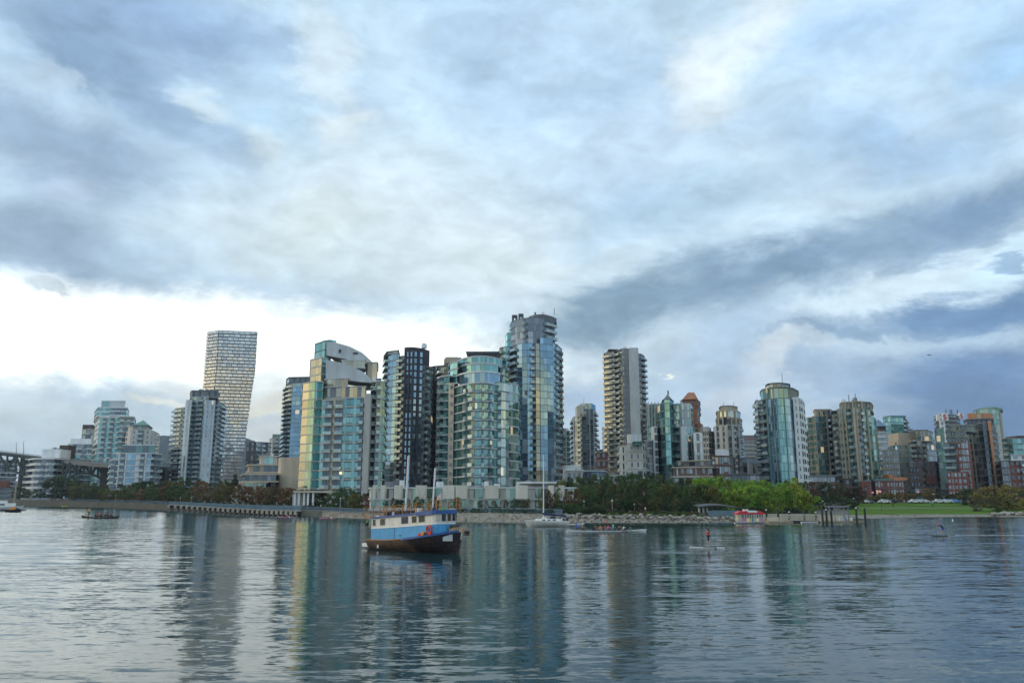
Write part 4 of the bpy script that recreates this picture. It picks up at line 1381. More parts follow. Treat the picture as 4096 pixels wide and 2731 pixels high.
b.box('wall', 'blue_panel', 3640, 3656, 1715, 1820, 590, 10)
b.done()
b = simple('sandy_block', 'sand coloured block with narrow windows below the distant teal tower', [(3524, 420), (3536, 410), (3586, 408), (3600, 412)], 1798, ['s', 'npnpn', 'pn'], body='sand', gl='glass_grey', slab=(.15, .3, 'light_concrete'), fh=3.1)
b.done()
b = simple('beige_roofed_block', 'beige block with slanted pale roof and bright bay windows left of balconied tower', [(3590, 450), (3596, 440), (3650, 438), (3662, 448)], 1778, ['G', 'wGwwGwG', 'G'], body='olive_stone', gl='glass_pale', slab=(.15, .35, 'sand'), fh=3.1)
b.box('penthouse', 'sand', 3594, 3662, 1730, 1758, 446, 12)
b.box('penthouse', 'sand', 3592, 3645, 1756, 1779, 444, 12)
b.done()
b = Bld('balconied_beige_tower', 'beige tower crowded with dark balconies left of the sign topped building', 3700, 430)
b.vol([(3644, 444), (3652, 434), (3676, 432), (3708, 431), (3716, 436)], 1762, st=['g', 'cc', 'cpc', 'g'], body='sand', gl='glass_dark', slab=(.15, .35, 'sand'), fh=3.0, fin='sand', D=18)
b.vol([(3660, 442), (3668, 436), (3714, 435), (3730, 444)], 1722, yb=1764, st=['g', 'GpG', 'p'], body='light_concrete', gl='glass_pale', slab=(.3, .4, 'olive_stone'), fh=3.2, D=14)
b.vol([(3714, 440), (3732, 444), (3752, 452)], 1752, st=['gg', 'gg'], body='olive_stone', gl='glass_grey', slab=(.2, .35, 'light_concrete'), fh=3, D=14)
b.box('roof', 'slate_roof', 3664, 3712, 1718, 1724, 437, 8)
b.done()
b = Bld('mauve_brick_block', 'mauve brick mid rise with square dark recesses left of the glass column', 3700, 330)
b.vol([(3636, 344), (3642, 334), (3694, 332)], 1866, st=['h', 'hhhw'], body='brick_mauve', gl='glass_dark', slab=(.15, .3, 'brick_mauve'), fh=3.4, D=16)
b.vol([(3656, 338), (3664, 333), (3698, 332)], 1836, yb=1868, st=['w', 'wpw'], body='brick_mauve', gl='glass_dark', slab=(.2, .4, 'brick_mauve'), fh=3.3, D=12)
b.vol([(3700, 334), (3706, 329), (3748, 328), (3760, 336)], 1846, st=['p', 'pwpwp', 'p'], body='brick_mauve', gl='glass_dark', slab=(.2, .3, 'brick_mauve'), fh=3.3, D=16)
b.box('wall_panel', 'brick_red', 3708, 3748, 1902, 1934, 327.4, 1)
b.vol([(3648, 318), (3660, 312), (3770, 311)], 1950, st=['s', 'snswsnsw'], body='brick_brown', gl='glass_grey', slab=(.3, .35, 'brick_mauve'), fh=3.2, D=10)
b.done()
b = Bld('sign_topped_building', 'dark office tower with white corner panels bearing red emblems at its top', 3800, 620)
b.vol([(3748, 640), (3756, 624), (3772, 622)], 1660, st=['s', 'sss'], body='brown_wall', gl='glass_dark', slab=(.05, .4, 'mid_grey'), fh=3.3, D=20)
b.vol([(3768, 621), (3792, 620)], 1652, st='wsw', body='sign_white', gl='glass_dark', slab=None, fh=3.3, D=22, skip=0)
b.vol([(3790, 622), (3840, 628), (3854, 640)], 1656, st=['ssss', 's'], body='brown_wall', gl='glass_dark', slab=(.05, .4, 'mid_grey'), fh=3.3, D=20)
b.box('sign_panel', 'sign_white', 3769, 3793, 1651, 1681, 618.6, 1)
b.box('sign_panel', 'sign_white', 3838, 3855, 1650, 1676, 630, 3)
b.box('sign_panel', 'sign_white', 3748, 3755, 1658, 1682, 622, 2)
# the red emblem: a globe with an S-shaped band, built flat on the panels


def emblem(cx, cy, r, d, sq=1.0):
    X, Z = XZ(cx, cy, d)
    rr = r * d / F
    V, Fc = [], []
    n = 28
    for k in range(n + 1):
        a = math.radians(-35 - 250 * k / n)
        # S curve: upper arc then lower arc
    pth = []
    for k in range(15):
        a = math.radians(20 + 220 * k / 14)
        pth.append((math.cos(a) * .42 * sq, .40 + math.sin(a) * .38))
    for k in range(15):
        a = math.radians(60 - 220 * k / 14)
        pth.append((math.cos(a) * .42 * sq, -.40 + math.sin(a) * .38))
    for i, (px_, pz) in enumerate(pth):
        q = pth[min(i + 1, len(pth) - 1)]
        p = pth[max(i - 1, 0)]
        tx, tz = q[0] - p[0], q[1] - p[1]
        l = math.hypot(tx, tz) or 1
        for s in (-1, 1):
            V.append((X + (px_ - tz / l * .17 * s) * rr, d, Z + (pz + tx / l * .17 * s) * rr))
            V.append((X + (px_ - tz / l * .17 * s) * rr, d + .2, Z + (pz + tx / l * .17 * s) * rr))
    for i in range(len(pth) - 1):
        a = 4 * i
        Fc += [(a, a + 4, a + 6, a + 2), (a + 1, a + 3, a + 7, a + 5), (a, a + 1, a + 5, a + 4), (a + 2, a + 6, a + 7, a + 3)]
    return mesh('emblem', V, Fc, 'sign_red')


b.solid('emblem', emblem(3780, 1667, 11, 618.2))
b.solid('emblem', emblem(3847, 1663, 10, 629.6, .6))
for x in (3783, 3800, 3806, 3829):
    b.mast(x, 1638, 1656, 626, .5)
b.done()
b = Bld('glass_column_building', 'red brick building with a bright glass corner column and grey upper storeys', 3815, 300)
b.vol([(3750, 320), (3756, 308), (3786, 304)], 1712, st=['G', 'GG'], body='green_panel', gl='glass_pale', slab=(.15, .3, 'teal_panel'), fh=2.9, D=14)
b.vol([(3786, 304), (3838, 300), (3880, 300), (3892, 308)], 1768, st=['bbn', 'pdd', 'w'], body='brick_red', gl=['glass_dark', 'glass_grey', 'glass_grey'], slab=None, fh=2.9, D=16, fin='mid_grey')
b.vol([(3786, 306), (3840, 303), (3866, 304)], 1722, yb=1770, st=['php', 'hp'], body='olive_stone', gl='glass_dark', slab=(.25, .4, 'olive_stone'), fh=3.1, D=14)
b.vol(arc(3800, 312, 3900, 312, 5, 5), 1700, yb=1724, st=['w', 'p', 'h', 'p', 'w'], body='olive_stone', gl='glass_dark', slab=(.3, .4, 'grey_wall'), fh=4, D=10)
b.vol([(3790, 298), (3834, 296), (3872, 296), (3886, 302)], 1886, st=['pnp', 'np', 'p'], body='brick_red', gl='glass_grey', slab=None, fh=2.9, D=6)
b.done()
b = Bld('orange_striped_tower', 'grey green tower with a tall orange stripe and an orange roof screen', 3935, 322)
b.vol([(3878, 334), (3886, 326), (3926, 322)], 1718, st=['p', 'pfgp'], body='olive_stone', gl='glass_grey', slab=(.1, .3, 'olive_stone'), fh=2.95, fin='sand', D=18)
b.vol([(3924, 322), (3944, 320), (3968, 319)], 1690, st=['nG', 'Gng'], body='grey_wall', gl='glass_dark', slab=(.12, .3, 'grey_wall'), fh=2.95, D=18)
b.vol([(3966, 319), (3968, 315), (3976, 315), (3978, 320)], 1682, st=['w'], body='orange_wall', slab=None, D=12, bodyname='orange_stripe')
b.vol([(3978, 320), (3996, 322), (4010, 332)], 1704, st=['nb', 'f'], body='sand', gl='glass_grey', slab=(.12, .3, 'sand'), fh=2.95, fin='light_concrete', D=16)
b.vol([(3860, 336), (3872, 330), (3926, 327), (3972, 328)], 1674, yb=1720, st=['h', 'hhh', 'hh'], body='mid_grey', gl='glass_dark', slab=(.5, .4, 'grey_wall'), fh=3.4, D=12)
b.vol([(3868, 342), (3872, 337), (3960, 336), (3972, 342)], 1652, yb=1676, st=['w', 'wwgww', 'w'], body='orange_wall', gl='glass_grey', slab=None, fh=6, D=8, bodyname='roof_screen')
b.done()
b = Bld('rear_glass_tower', 'green glass tower rising behind the orange roof screen', 3965, 500)
b.vol([(3912, 512), (3924, 504), (3972, 500), (4012, 508), (4020, 520)], 1634, st=['h', 'GgGG', 'GGG', 'f'], body='teal_panel', gl='glass_green', slab=(.15, .3, 'green_panel'), fh=3.0, fin='sand', D=20)
b.vol([(3914, 514), (3934, 508), (3974, 505), (4010, 512)], 1627, yb=1636, st='w', body='green_panel', slab=None, D=12)
b.done()
b = Bld('edge_glass_block', 'grey glass block with brown roof level at the right edge of the skyline', 4060, 420)
b.vol([(4014, 436), (4022, 424), (4060, 420), (4170, 420)], 1752, st=['g', 'cg', 'GgGGgG'], body='grey_wall', gl='glass_teal', slab=(.2, .4, 'olive_stone'), fh=3.1, D=18)
b.box('penthouse', 'brown_wall', 4068, 4160, 1742, 1753, 424, 10)
b.done()
b = Bld('brick_corner_block', 'brick and grey mid rise at the right edge behind the golden trees', 4060, 300)
b.vol([(4002, 314), (4010, 304), (4042, 302)], 1842, st=['n', 'ngn'], body='grey_wall', gl='glass_grey', slab=(.15, .35, 'grey_wall'), fh=3.1, D=14)
b.vol([(4042, 302), (4066, 301), (4190, 300)], 1838, st=['p', 'pcpcpc'], body='brick_red', gl='glass_dark', slab=None, fh=3.1, fin='mid_grey', D=14)
b.vol([(4044, 300), (4080, 299), (4180, 299)], 1818, yb=1840, st=['p', 'ppp'], body='white_panel', gl='glass_dark', slab=(.3, .4, 'pale_panel'), fh=4, D=8)
b.done()
DSHIFT[0] = 0
# a few plain blocks that fill the skyline beyond
for (x0, x1, y, d, bd, g_, lb) in (
        (1000, 1060, 1790, 760, 'brick_mauve', 'glass_grey', 'faint mauve block far behind the brown apartment block'),
        (2250, 2300, 1760, 800, 'grey_wall', 'glass_dark', 'faint grey block far behind the green grey block'),
        (2860, 2990, 1820, 620, 'light_concrete', 'glass_grey', 'pale block far behind the foot of stepped stone tower'),
        (3440, 3560, 1840, 520, 'mid_grey', 'glass_grey', 'dim grey block far behind the brick low rise'),
        (3600, 3780, 1800, 620, 'sand', 'glass_grey', 'dim sandy block far behind the mauve brick block'),
        (2560, 2600, 1740, 560, 'light_concrete', 'glass_grey', 'pale block squeezed behind the foot of golden balcony tower'),
        (2690, 2860, 1800, 560, 'grey_wall', 'glass_grey', 'grey block behind the brown terraced block'),
        (-180, 60, 1860, 720, 'mid_grey', 'glass_dark', 'dark low block beyond the bridge trusses at left edge'),
        (660, 720, 1880, 600, 'dark_wall', 'glass_dark', 'dark low block left of condominium tower foot'),
        (560, 700, 1872, 640, 'brown_wall', 'glass_dark', 'dark brown block under the end of the bridge')):
    n = max(2, int((x1 - x0) / 14))
    simple('background_block', lb, [(x0, d), (x1, d)], y, ('gp' * n)[:n], body=bd, gl=g_, slab=(.15, .35, bd), fh=3.4).done()
# ------------------------------------------------------------------ trees
def leafmat():
    m, o = new_mat('foliage')
    p = N('ShaderNodeBsdfPrincipled')
    info = N('ShaderNodeObjectInfo')
    g = N('ShaderNodeNewGeometry')
    n = NOISE(g.outputs['Position'], .35, 3, .6)
    v = M2('ADD', M2('MULTIPLY', g.outputs['Random Per Island'], .9), MR(n, .3, .7, .15, .95))
    c = VM('SCALE', info.outputs['Color'], None, v)
    hv_ = N('ShaderNodeHueSaturation')
    L(MR(NOISE(g.outputs['Position'], .22, 2, .5), .35, .65, .475, .525), hv_.inputs['Hue'])
    L(c, hv_.inputs['Color'])
    L(hv_.outputs[0], p.inputs['Base Color'])
    p.inputs['Roughness'].default_value = .65
    p.inputs['Specular IOR Level'].default_value = .25
    t = N('ShaderNodeBsdfTranslucent')
    L(hv_.outputs[0], t.inputs[0])
    mx = N('ShaderNodeMixShader')
    mx.inputs[0].default_value = .3
    L(p.outputs[0], mx.inputs[1])
    L(t.outputs[0], mx.inputs[2])
    L(mx.outputs[0], o.inputs[0])


leafmat()
surf('bark', (.10, .08, .06), var=.3, scale=2)
surf('bark_pale', (.22, .20, .17), var=.3, scale=2)


def crown(seed, shape, n, leaf=.040):
    """unit-height crown (z 0..1, radius ~.5) of leaf clumps"""
    r = random.Random(seed)
    V, Fc = [], []
    cl = []
    for k in range(34 if shape != 'sparse' else 26):
        while True:
            z = r.uniform(.04, .97)
            if shape == 'cone':
                R = .50 * (1 - z) ** .75 + .05
            elif shape == 'column':
                R = .5 * math.sin(math.pi * min(1, z * .86 + .12)) ** .6
            elif shape == 'weep':
                R = .5 * (1 - abs(z - .55) ** 2.2 * 3.0)
            else:
                R = .5 * math.sin(math.pi * (z * .88 + .08)) ** .55
            R = max(.06, R)
            a = r.uniform(0, 6.283)
            q = r.uniform(.35, .95) ** .6 * R
            break
        cl.append((q * math.cos(a), q * math.sin(a), z, r.uniform(.075, .17)))
    for k in range(n):
        cx, cy, cz, cr = r.choice(cl)
        while True:
            d = Vector((r.gauss(0, 1), r.gauss(0, 1), r.gauss(0, .8)))
            if d.length > .1:
                break
        d = d.normalized() * cr * r.uniform(.45, 1.1)
        c = Vector((cx, cy, cz)) + d
        c.z = min(1.02, max(0.0, c.z))
        nrm_ = (d.normalized() + Vector((r.gauss(0, .5), r.gauss(0, .5), r.gauss(0, .5) + .3))).normalized()
        t = nrm_.orthogonal().normalized()
        t.rotate(Matrix.Rotation(r.uniform(0, 6.28), 3, nrm_))
        u = nrm_.cross(t)
        s = leaf * r.uniform(.6, 1.5)
        b0 = len(V)
        for (a, b_) in ((-1, -.6), (.9, -.8), (1.1, .7), (-.8, .9)):
            V.append(c + t * (a * s * .5) + u * (b_ * s * .5) + nrm_ * (r.uniform(-.1, .1) * s))
        Fc.append((b0, b0 + 1, b0 + 2, b0 + 3))
    return mesh('crown_' + shape, V, Fc, 'foliage')


def trunkmesh(seed, m='bark'):
    r = random.Random(seed)
    V, Fc = [], []

    def tube(p, q, r0, r1, n=6):
        d = (q - p).normalized()
        a = d.orthogonal().normalized()
        b_ = d.cross(a)
        o = len(V)
        for (c, rr) in ((p, r0), (q, r1)):
            for k in range(n):
                an = 6.283 * k / n
                V.append(c + a * rr * math.cos(an) + b_ * rr * math.sin(an))
        for k in range(n):
            Fc.append((o + k, o + (k + 1) % n, o + n + (k + 1) % n, o + n + k))
    p0, p1, p2 = Vector((0, 0, 0)), Vector((r.uniform(-.02, .02), r.uniform(-.02, .02), .38)), Vector((r.uniform(-.04, .04), r.uniform(-.04, .04), .8))
    tube(p0, p1, .026, .018)
    tube(p1, p2, .018, .006)
    for k in range(6):
        s = r.uniform(.28, .7)
        b0 = p1 * (s / .38) if s < .38 else p1.lerp(p2, (s - .38) / .42)
        a = r.uniform(0, 6.28)
        tube(b0, b0 + Vector((math.cos(a) * .22, math.sin(a) * .22, r.uniform(.12, .25))), .010, .003, 4)
    return mesh('trunk', V, Fc, m)


CR = {s: [crown(10 * i + j, s, n) for j in range(3)] for i, (s, n) in enumerate((('round', 2600), ('cone', 2000), ('column', 2300), ('sparse', 1100), ('weep', 2600)))}
TRK = [trunkmesh(1), trunkmesh(2), trunkmesh(3, 'bark_pale')]
ORD = ['leftmost', 'second', 'third', 'fourth', 'fifth', 'sixth', 'seventh', 'eighth', 'ninth', 'tenth', 'eleventh', 'twelfth', 'thirteenth', 'fourteenth', 'fifteenth',
       'sixteenth', 'seventeenth', 'eighteenth', 'nineteenth', 'twentieth', 'twenty-first', 'twenty-second', 'twenty-third', 'twenty-fourth', 'twenty-fifth', 'twenty-sixth',
       'twenty-seventh', 'twenty-eighth', 'twenty-ninth', 'thirtieth', 'thirty-first', 'thirty-second', 'thirty-third', 'thirty-fourth', 'thirty-fifth', 'thirty-sixth']


def lf(c, v=.18):
    k = rng.uniform(1 - v, 1 + v)
    return (c[0] * k * rng.uniform(.9, 1.12), c[1] * k, c[2] * k, 1)


def tree(x, yt, back, w, shape, c, label, group, name='tree', clear=.14, cat='tree', trunk=True):
    """a tree whose top is at photo row yt; w = crown width in photo pixels; back = distance behind the bank top"""
    dw, dt, zt = prof(x)
    Y = dt + back
    X0 = PX(x, Y)
    z0 = GZ(x, Y)
    z1 = XZ(x, yt, Y)[1]
    h = max(1.0, z1 - z0)
    W = w * Y / F
    t = thing(name, label, cat, (X0, Y, z0 - .05), rng.uniform(0, 6.28), group)
    cr = link('crown', rng.choice(CR[shape]), t, color=lf(c))
    cr.location = (0, 0, h * clear)
    cr.scale = (W, W, h * (1 - clear))
    if trunk:
        tk = link('trunk', rng.choice(TRK[:2] if shape != 'sparse' else TRK), t)
        tk.scale = (h * .9, h * .9, h)
    return t


def row(x0, x1, n, yts, back, w, shapes, cols, what, group, jx=.35, jy=9, **kw):
    for i in range(n):
        x = x0 + (x1 - x0) * (i + .5 + rng.uniform(-jx, jx)) / n
        yt = float(np.interp(i / max(1, n - 1), np.linspace(0, 1, len(yts)), yts)) + rng.uniform(-jy, jy)
        bk = back[0] + (back[1] - back[0]) * rng.random()
        o_ = ORD[i] if i < len(ORD) else 'late'
        lab = what.replace('#', o_)
        tree(x, yt, bk, rng.uniform(*w), shapes[i % len(shapes)] if len(shapes) > 1 else shapes[0], cols[rng.randrange(len(cols))], lab, group, **kw)


DG = (0.038, 0.068, 0.027)
MG = (0.061, 0.102, 0.031)
OL = (0.109, 0.113, 0.032)
OB = (0.175, 0.105, 0.045)
BR = (0.112, 0.080, 0.045)
LG = (0.179, 0.293, 0.036)
YG = (0.276, 0.333, 0.039)
GO = (0.195, 0.150, 0.036)
RD = (.15, .06, .04)

tree(205, 1908, 10, 95, 'round', DG, 'big dark green tree in front of the rounded white block, left one of the pair', 'big dark trees by the bridge')
tree(262, 1902, 12, 100, 'round', DG, 'big dark green tree in front of the rounded white block, right one of the pair', 'big dark trees by the bridge')
tree(120, 1962, 20, 60, 'round', DG, 'low dark tree at the left end of the shore by the marina', 'big dark trees by the bridge')
tree(72, 1945, 30, 55, 'round', MG, 'dim green tree behind the moored cruiser at far left', 'big dark trees by the bridge')
row(290, 700, 17, [1930, 1938, 1925], (16, 34), (54, 74), ['round', 'column', 'round', 'cone'], [MG, OL, DG, BR], '# tall mixed tree from the left in the back row behind left sea wall', 'back row trees at left')
row(290, 790, 22, [1948, 1955, 1950, 1945], (5, 14), (48, 66), ['round', 'round', 'sparse'], [MG, OL, MG, OL, OB], '# olive green tree from the left along the left sea wall', 'front row trees at left')
row(690, 960, 7, [1915, 1925, 1905], (40, 70), (40, 58), ['cone', 'round'], [DG, MG], '# dark tree from the left behind the orange tree row, below the condominium tower', 'dark trees below the condominium tower')
tree(924, 1925, 45, 60, 'cone', MG, 'pointed green tree right of condominium tower foot', 'dark trees below the condominium tower')
row(780, 1180, 18, [1932, 1942, 1944, 1942], (5, 11), (42, 58), ['round', 'sparse', 'round'], [OB, OB, BR, OL, OB], '# orange brown street tree from the left behind the pier rail', 'orange brown street trees behind the pier', clear=.28)
row(1195, 1470, 9, [1962, 1960, 1955, 1975], (8, 22), (46, 66), ['round', 'column'], [DG, MG, OL], '# dark green tree from the left below the glass apartment block', 'dark trees below the glass apartment block')
row(1420, 1560, 5, [1978, 1985], (6, 12), (28, 40), ['round', 'sparse'], [RD, OL, BR], '# small reddish tree from the left at left end of town houses', 'small trees before the town houses', jy=5)
row(1500, 1760, 9, [1992, 1990, 1985], (5, 9), (22, 34), ['round', 'sparse', 'column'], [MG, OL, BR, MG], '# small garden tree from the left in front of left town houses', 'small garden trees before left town houses', jy=9)
tree(1830, 1985, 6, 30, 'column', MG, 'small green column tree before the town houses right of the tug masts', 'small trees before the town houses')
row(1900, 2240, 10, [2002, 1998, 1985, 1970], (5, 9), (18, 28), ['round', 'sparse', 'column'], [MG, OL, BR], '# small garden tree from the left in front of right town houses', 'small garden trees before right town houses', jy=8)
row(2180, 2330, 6, [1965, 1950, 1960], (7, 12), (30, 44), ['column', 'round', 'sparse'], [OL, BR, OB], '# brownish tree from the left near the right end of town houses', 'brownish trees near the town houses end')
row(2230, 2900, 24, [1915, 1900, 1895, 1910, 1915], (40, 75), (50, 74), ['round', 'cone', 'column', 'round'], [MG, MG, DG, OL], '# tall dark tree from the left in the back row of the central grove', 'back row of the central grove')
row(2300, 2880, 22, [1935, 1925, 1930, 1940], (14, 34), (52, 76), ['weep', 'round', 'column'], [MG, MG, OL, OL], '# dense green tree from the left in the middle row of central grove', 'middle row of the central grove')
row(2300, 2800, 14, [1990, 1995, 1985], (11, 15), (36, 52), ['round', 'sparse'], [DG, BR, OL, MG], '# low bushy tree from the left in the front row of central grove', 'front row of the central grove')
row(2790, 3230, 18, [1915, 1912, 1925, 1935], (24, 44), (60, 84), ['round', 'weep', 'cone'], [LG, LG, MG, LG], '# lime green tree from the left in the back row behind the water bus', 'lime green trees, back row')
row(2880, 3260, 14, [1955, 1945, 1950, 1975], (13, 22), (62, 84), ['weep', 'round'], [LG, YG, LG], '# bright lime green tree from the left in front row behind the gangway', 'lime green trees, front row')
tree(3184, 1912, 18, 74, 'cone', YG, 'tall pointed yellow green tree at the right end of lime green grove', 'lime green trees, front row')
tree(3224, 1975, 16, 70, 'weep', YG, 'low drooping yellow green tree at the right foot of the pointed one', 'lime green trees, front row')
row(3225, 3450, 10, [1930, 1925, 1935, 1950], (60, 90), (50, 70), ['round', 'sparse', 'column'], [BR, DG, BR], '# bare looking brown tree from the left before the brick podium', 'brown trees before the brick podium')
row(3240, 3420, 5, [1985, 1980], (25, 60), (60, 80), ['round'], [DG, DG], '# low dark tree from the left behind the dock', 'low dark trees behind the dock', clear=.05)
row(3330, 3570, 9, [1985, 1983], (86, 92), (46, 62), ['round'], [OL, GO, OL], '# low golden hedge tree from the left behind the lawn', 'low golden trees behind the left lawn', jy=3, clear=.2)
row(3540, 3680, 5, [1972, 1972], (86, 92), (44, 58), ['round'], [GO, GO, OL], '# olive gold tree from the left in the clump behind the lawn', 'olive gold trees behind the lawn', jy=5)
tree(3713, 1955, 88, 72, 'round', GO, 'rounded olive gold tree standing alone behind the lawn', 'olive gold trees behind the lawn')
row(3735, 3900, 7, [1975, 1965, 1955], (84, 92), (40, 56), ['round', 'sparse'], [BR, DG, OL], '# dim brown tree from the left between lone gold tree and big right trees', 'dim brown trees behind the right lawn')
for (x, y, bk, w, sh, c, lb) in (
        (3880, 1955, 60, 90, 'round', OL, 'olive tree at the left side of the big right hand clump'),
        (3945, 1945, 40, 110, 'weep', GO, 'broad golden tree, left one in the big right hand clump'),
        (4010, 1938, 44, 130, 'round', GO, 'tallest broad golden tree of the big right hand clump'),
        (3920, 1985, 14, 80, 'sparse', BR, 'thin purplish brown tree in front of the big right hand clump'),
        (3990, 1985, 16, 110, 'weep', OL, 'low dark olive tree in the front of the big right hand clump'),
        (4050, 1965, 22, 100, 'round', GO, 'golden olive tree beside the right edge of the big clump'),
        (4090, 1950, 50, 90, 'round', MG, 'green tree at the right edge behind the big clump'),
        (4150, 1950, 30, 110, 'round', OL, 'olive tree just beyond the right edge of the view')):
    tree(x, y, bk, w, sh, c, lb, 'big golden trees at the right end', clear=.06)
# shrubs along the banks
SHC = [MG, OL, DG, LG]
n_ = 0


def shrubs(x0, x1, n, back, hpx, w, cols, where, group):
    for i in range(n):
        x = x0 + (x1 - x0) * (i + rng.uniform(-.3, .3)) / n
        dw, dt, zt = prof(x)
        Y = dt + rng.uniform(*back)
        yb = 1990 + (H - GZ(x, Y)) * F / Y
        tree(x, yb - rng.uniform(*hpx), Y - dt, rng.uniform(*w), 'round', rng.choice(cols), (ORD[i] if i < len(ORD) else 'late') + ' ' + where, group, 'shrub', 0.0, 'shrub', False)


shrubs(2240, 2440, 9, (1, 8), (22, 44), (44, 66), [DG, MG], 'rounded dark shrub from the left above the rocks near the sailboat', 'shrubs above the rocks')
shrubs(2440, 2870, 16, (0.5, 3), (8, 18), (30, 60), [MG, OL, BR], 'low shrub from the left along the rocks of central grove', 'low shrubs along the rocks')
shrubs(2300, 2900, 22, (12, 17), (30, 44), (44, 64), [DG], 'dark understorey shrub from the left beneath the central grove', 'understorey of the central grove')
shrubs(1180, 1500, 14, (7, 12), (16, 30), (30, 50), [DG, MG], 'dark hedge shrub from the left behind the stone bank', 'hedge below the glass apartment block')
shrubs(1840, 2230, 18, (.6, 1.6), (6, 10), (20, 34), [DG, MG], 'low planter shrub from the left on top of the stone bank', 'planter shrubs on the stone bank')
shrubs(290, 780, 22, (6, 9), (14, 26), (30, 44), [DG, BR], 'low hedge shrub from the left behind the left sea wall', 'hedge behind the left sea wall')
shrubs(790, 1200, 18, (12, 15), (18, 30), (30, 44), [DG, DG], 'dark hedge shrub from the left behind the orange street trees', 'hedge behind the orange street trees')
shrubs(2880, 3260, 15, (10, 14), (18, 34), (44, 60), [DG, MG, LG], 'low green shrub from the left below the lime green grove', 'shrubs below the lime green grove')
# ------------------------------------------------------------------ boat and people materials
def paint(name, c, rough=.45, var=.12, dirt=None):
    return surf(name, c, rough, var, 1.2, 0, .45, True, dirt)


paint('hull_cream', (.62, .60, .54))
paint('hull_white', (.70, .70, .68))
paint('cabin_cream', (.70, .69, .64), dirt=(.60, .58, .52))
paint('cabin_blue', (.06, .34, .66), dirt=(.06, .26, .48))
glass('boat_glass', (.02, .025, .03), (.05, .055, .06), (.6, .65, .7), .04)
paint('trim_blue', (.025, .09, .28))
paint('canvas_blue', (.02, .035, .09), .8)
paint('hull_brown', (.075, .058, .045), .7, .45, (.13, .068, .036))
paint('hull_black', (.012, .012, .018), .6, .4, (.07, .03, .02))
paint('rail_wood', (.32, .15, .045), .6)
paint('deck_wood', (.26, .17, .09), .7)
paint('mast_white', (.72, .74, .76), .35)
paint('ring_red', (.62, .05, .035), .5)
paint('flag_red', (.60, .03, .04), .7)
paint('roof_red', (.55, .03, .05), .6)
paint('pile_dark', (.035, .032, .03), .8)
paint('gangway_cream', (.52, .47, .36), .6)
paint('timber', (.30, .24, .17), .8)
paint('black_gear', (.02, .02, .022), .6)
paint('panel_pink', (.62, .25, .30), .5)
paint('panel_blue', (.12, .30, .60), .5)
paint('panel_yellow', (.70, .52, .10), .5)
paint('green_gear', (.05, .35, .10), .6)
paint('orange_gear', (.75, .30, .04), .6)
paint('skin', (.38, .24, .18), .6, .05)
paint('hair_dark', (.03, .02, .015), .8)
for nm, c in (('red', (.50, .05, .07)), ('pink', (.60, .12, .30)), ('blue', (.02, .07, .55)), ('navy', (.02, .025, .06)), ('black', (.015, .015, .018)), ('orange', (.70, .20, .03)),
              ('teal', (.05, .40, .45)), ('white', (.65, .65, .65)), ('yellow', (.65, .62, .03)), ('brown', (.12, .06, .04)), ('darkred', (.22, .03, .03)), ('grey', (.12, .12, .13))):
    paint('cloth_' + nm, c, .85, .1)


def sub(t, name, me, **kw):
    return link(name, me, t, **kw)


def bx(parent, name, m, c, s, rz=0, tilt=(0, 0)):
    M_ = Matrix.Translation(Vector(c)) @ Matrix.Rotation(rz, 4, 'Z') @ Matrix.Rotation(tilt[0], 4, 'X') @ Matrix.Rotation(tilt[1], 4, 'Y') @ Matrix.Diagonal((s[0], s[1], s[2], 1))
    return link(name, unit('box', m), parent, M=M_)


def rod(parent, name, m, p, q, r0, r1=None, n=8):
    p, q = Vector(p), Vector(q)
    r1 = r0 if r1 is None else r1
    d = (q - p).normalized()
    a = d.orthogonal().normalized()
    b_ = d.cross(a)
    V = [c + a * rr * math.cos(6.2832 * k / n) + b_ * rr * math.sin(6.2832 * k / n) for c, rr in ((p, r0), (q, r1)) for k in range(n)]
    Fc = [(k, (k + 1) % n, n + (k + 1) % n, n + k) for k in range(n)] + [tuple(range(n - 1, -1, -1)), tuple(range(n, 2 * n))]
    return link(name, mesh(name, V, Fc, m), parent)


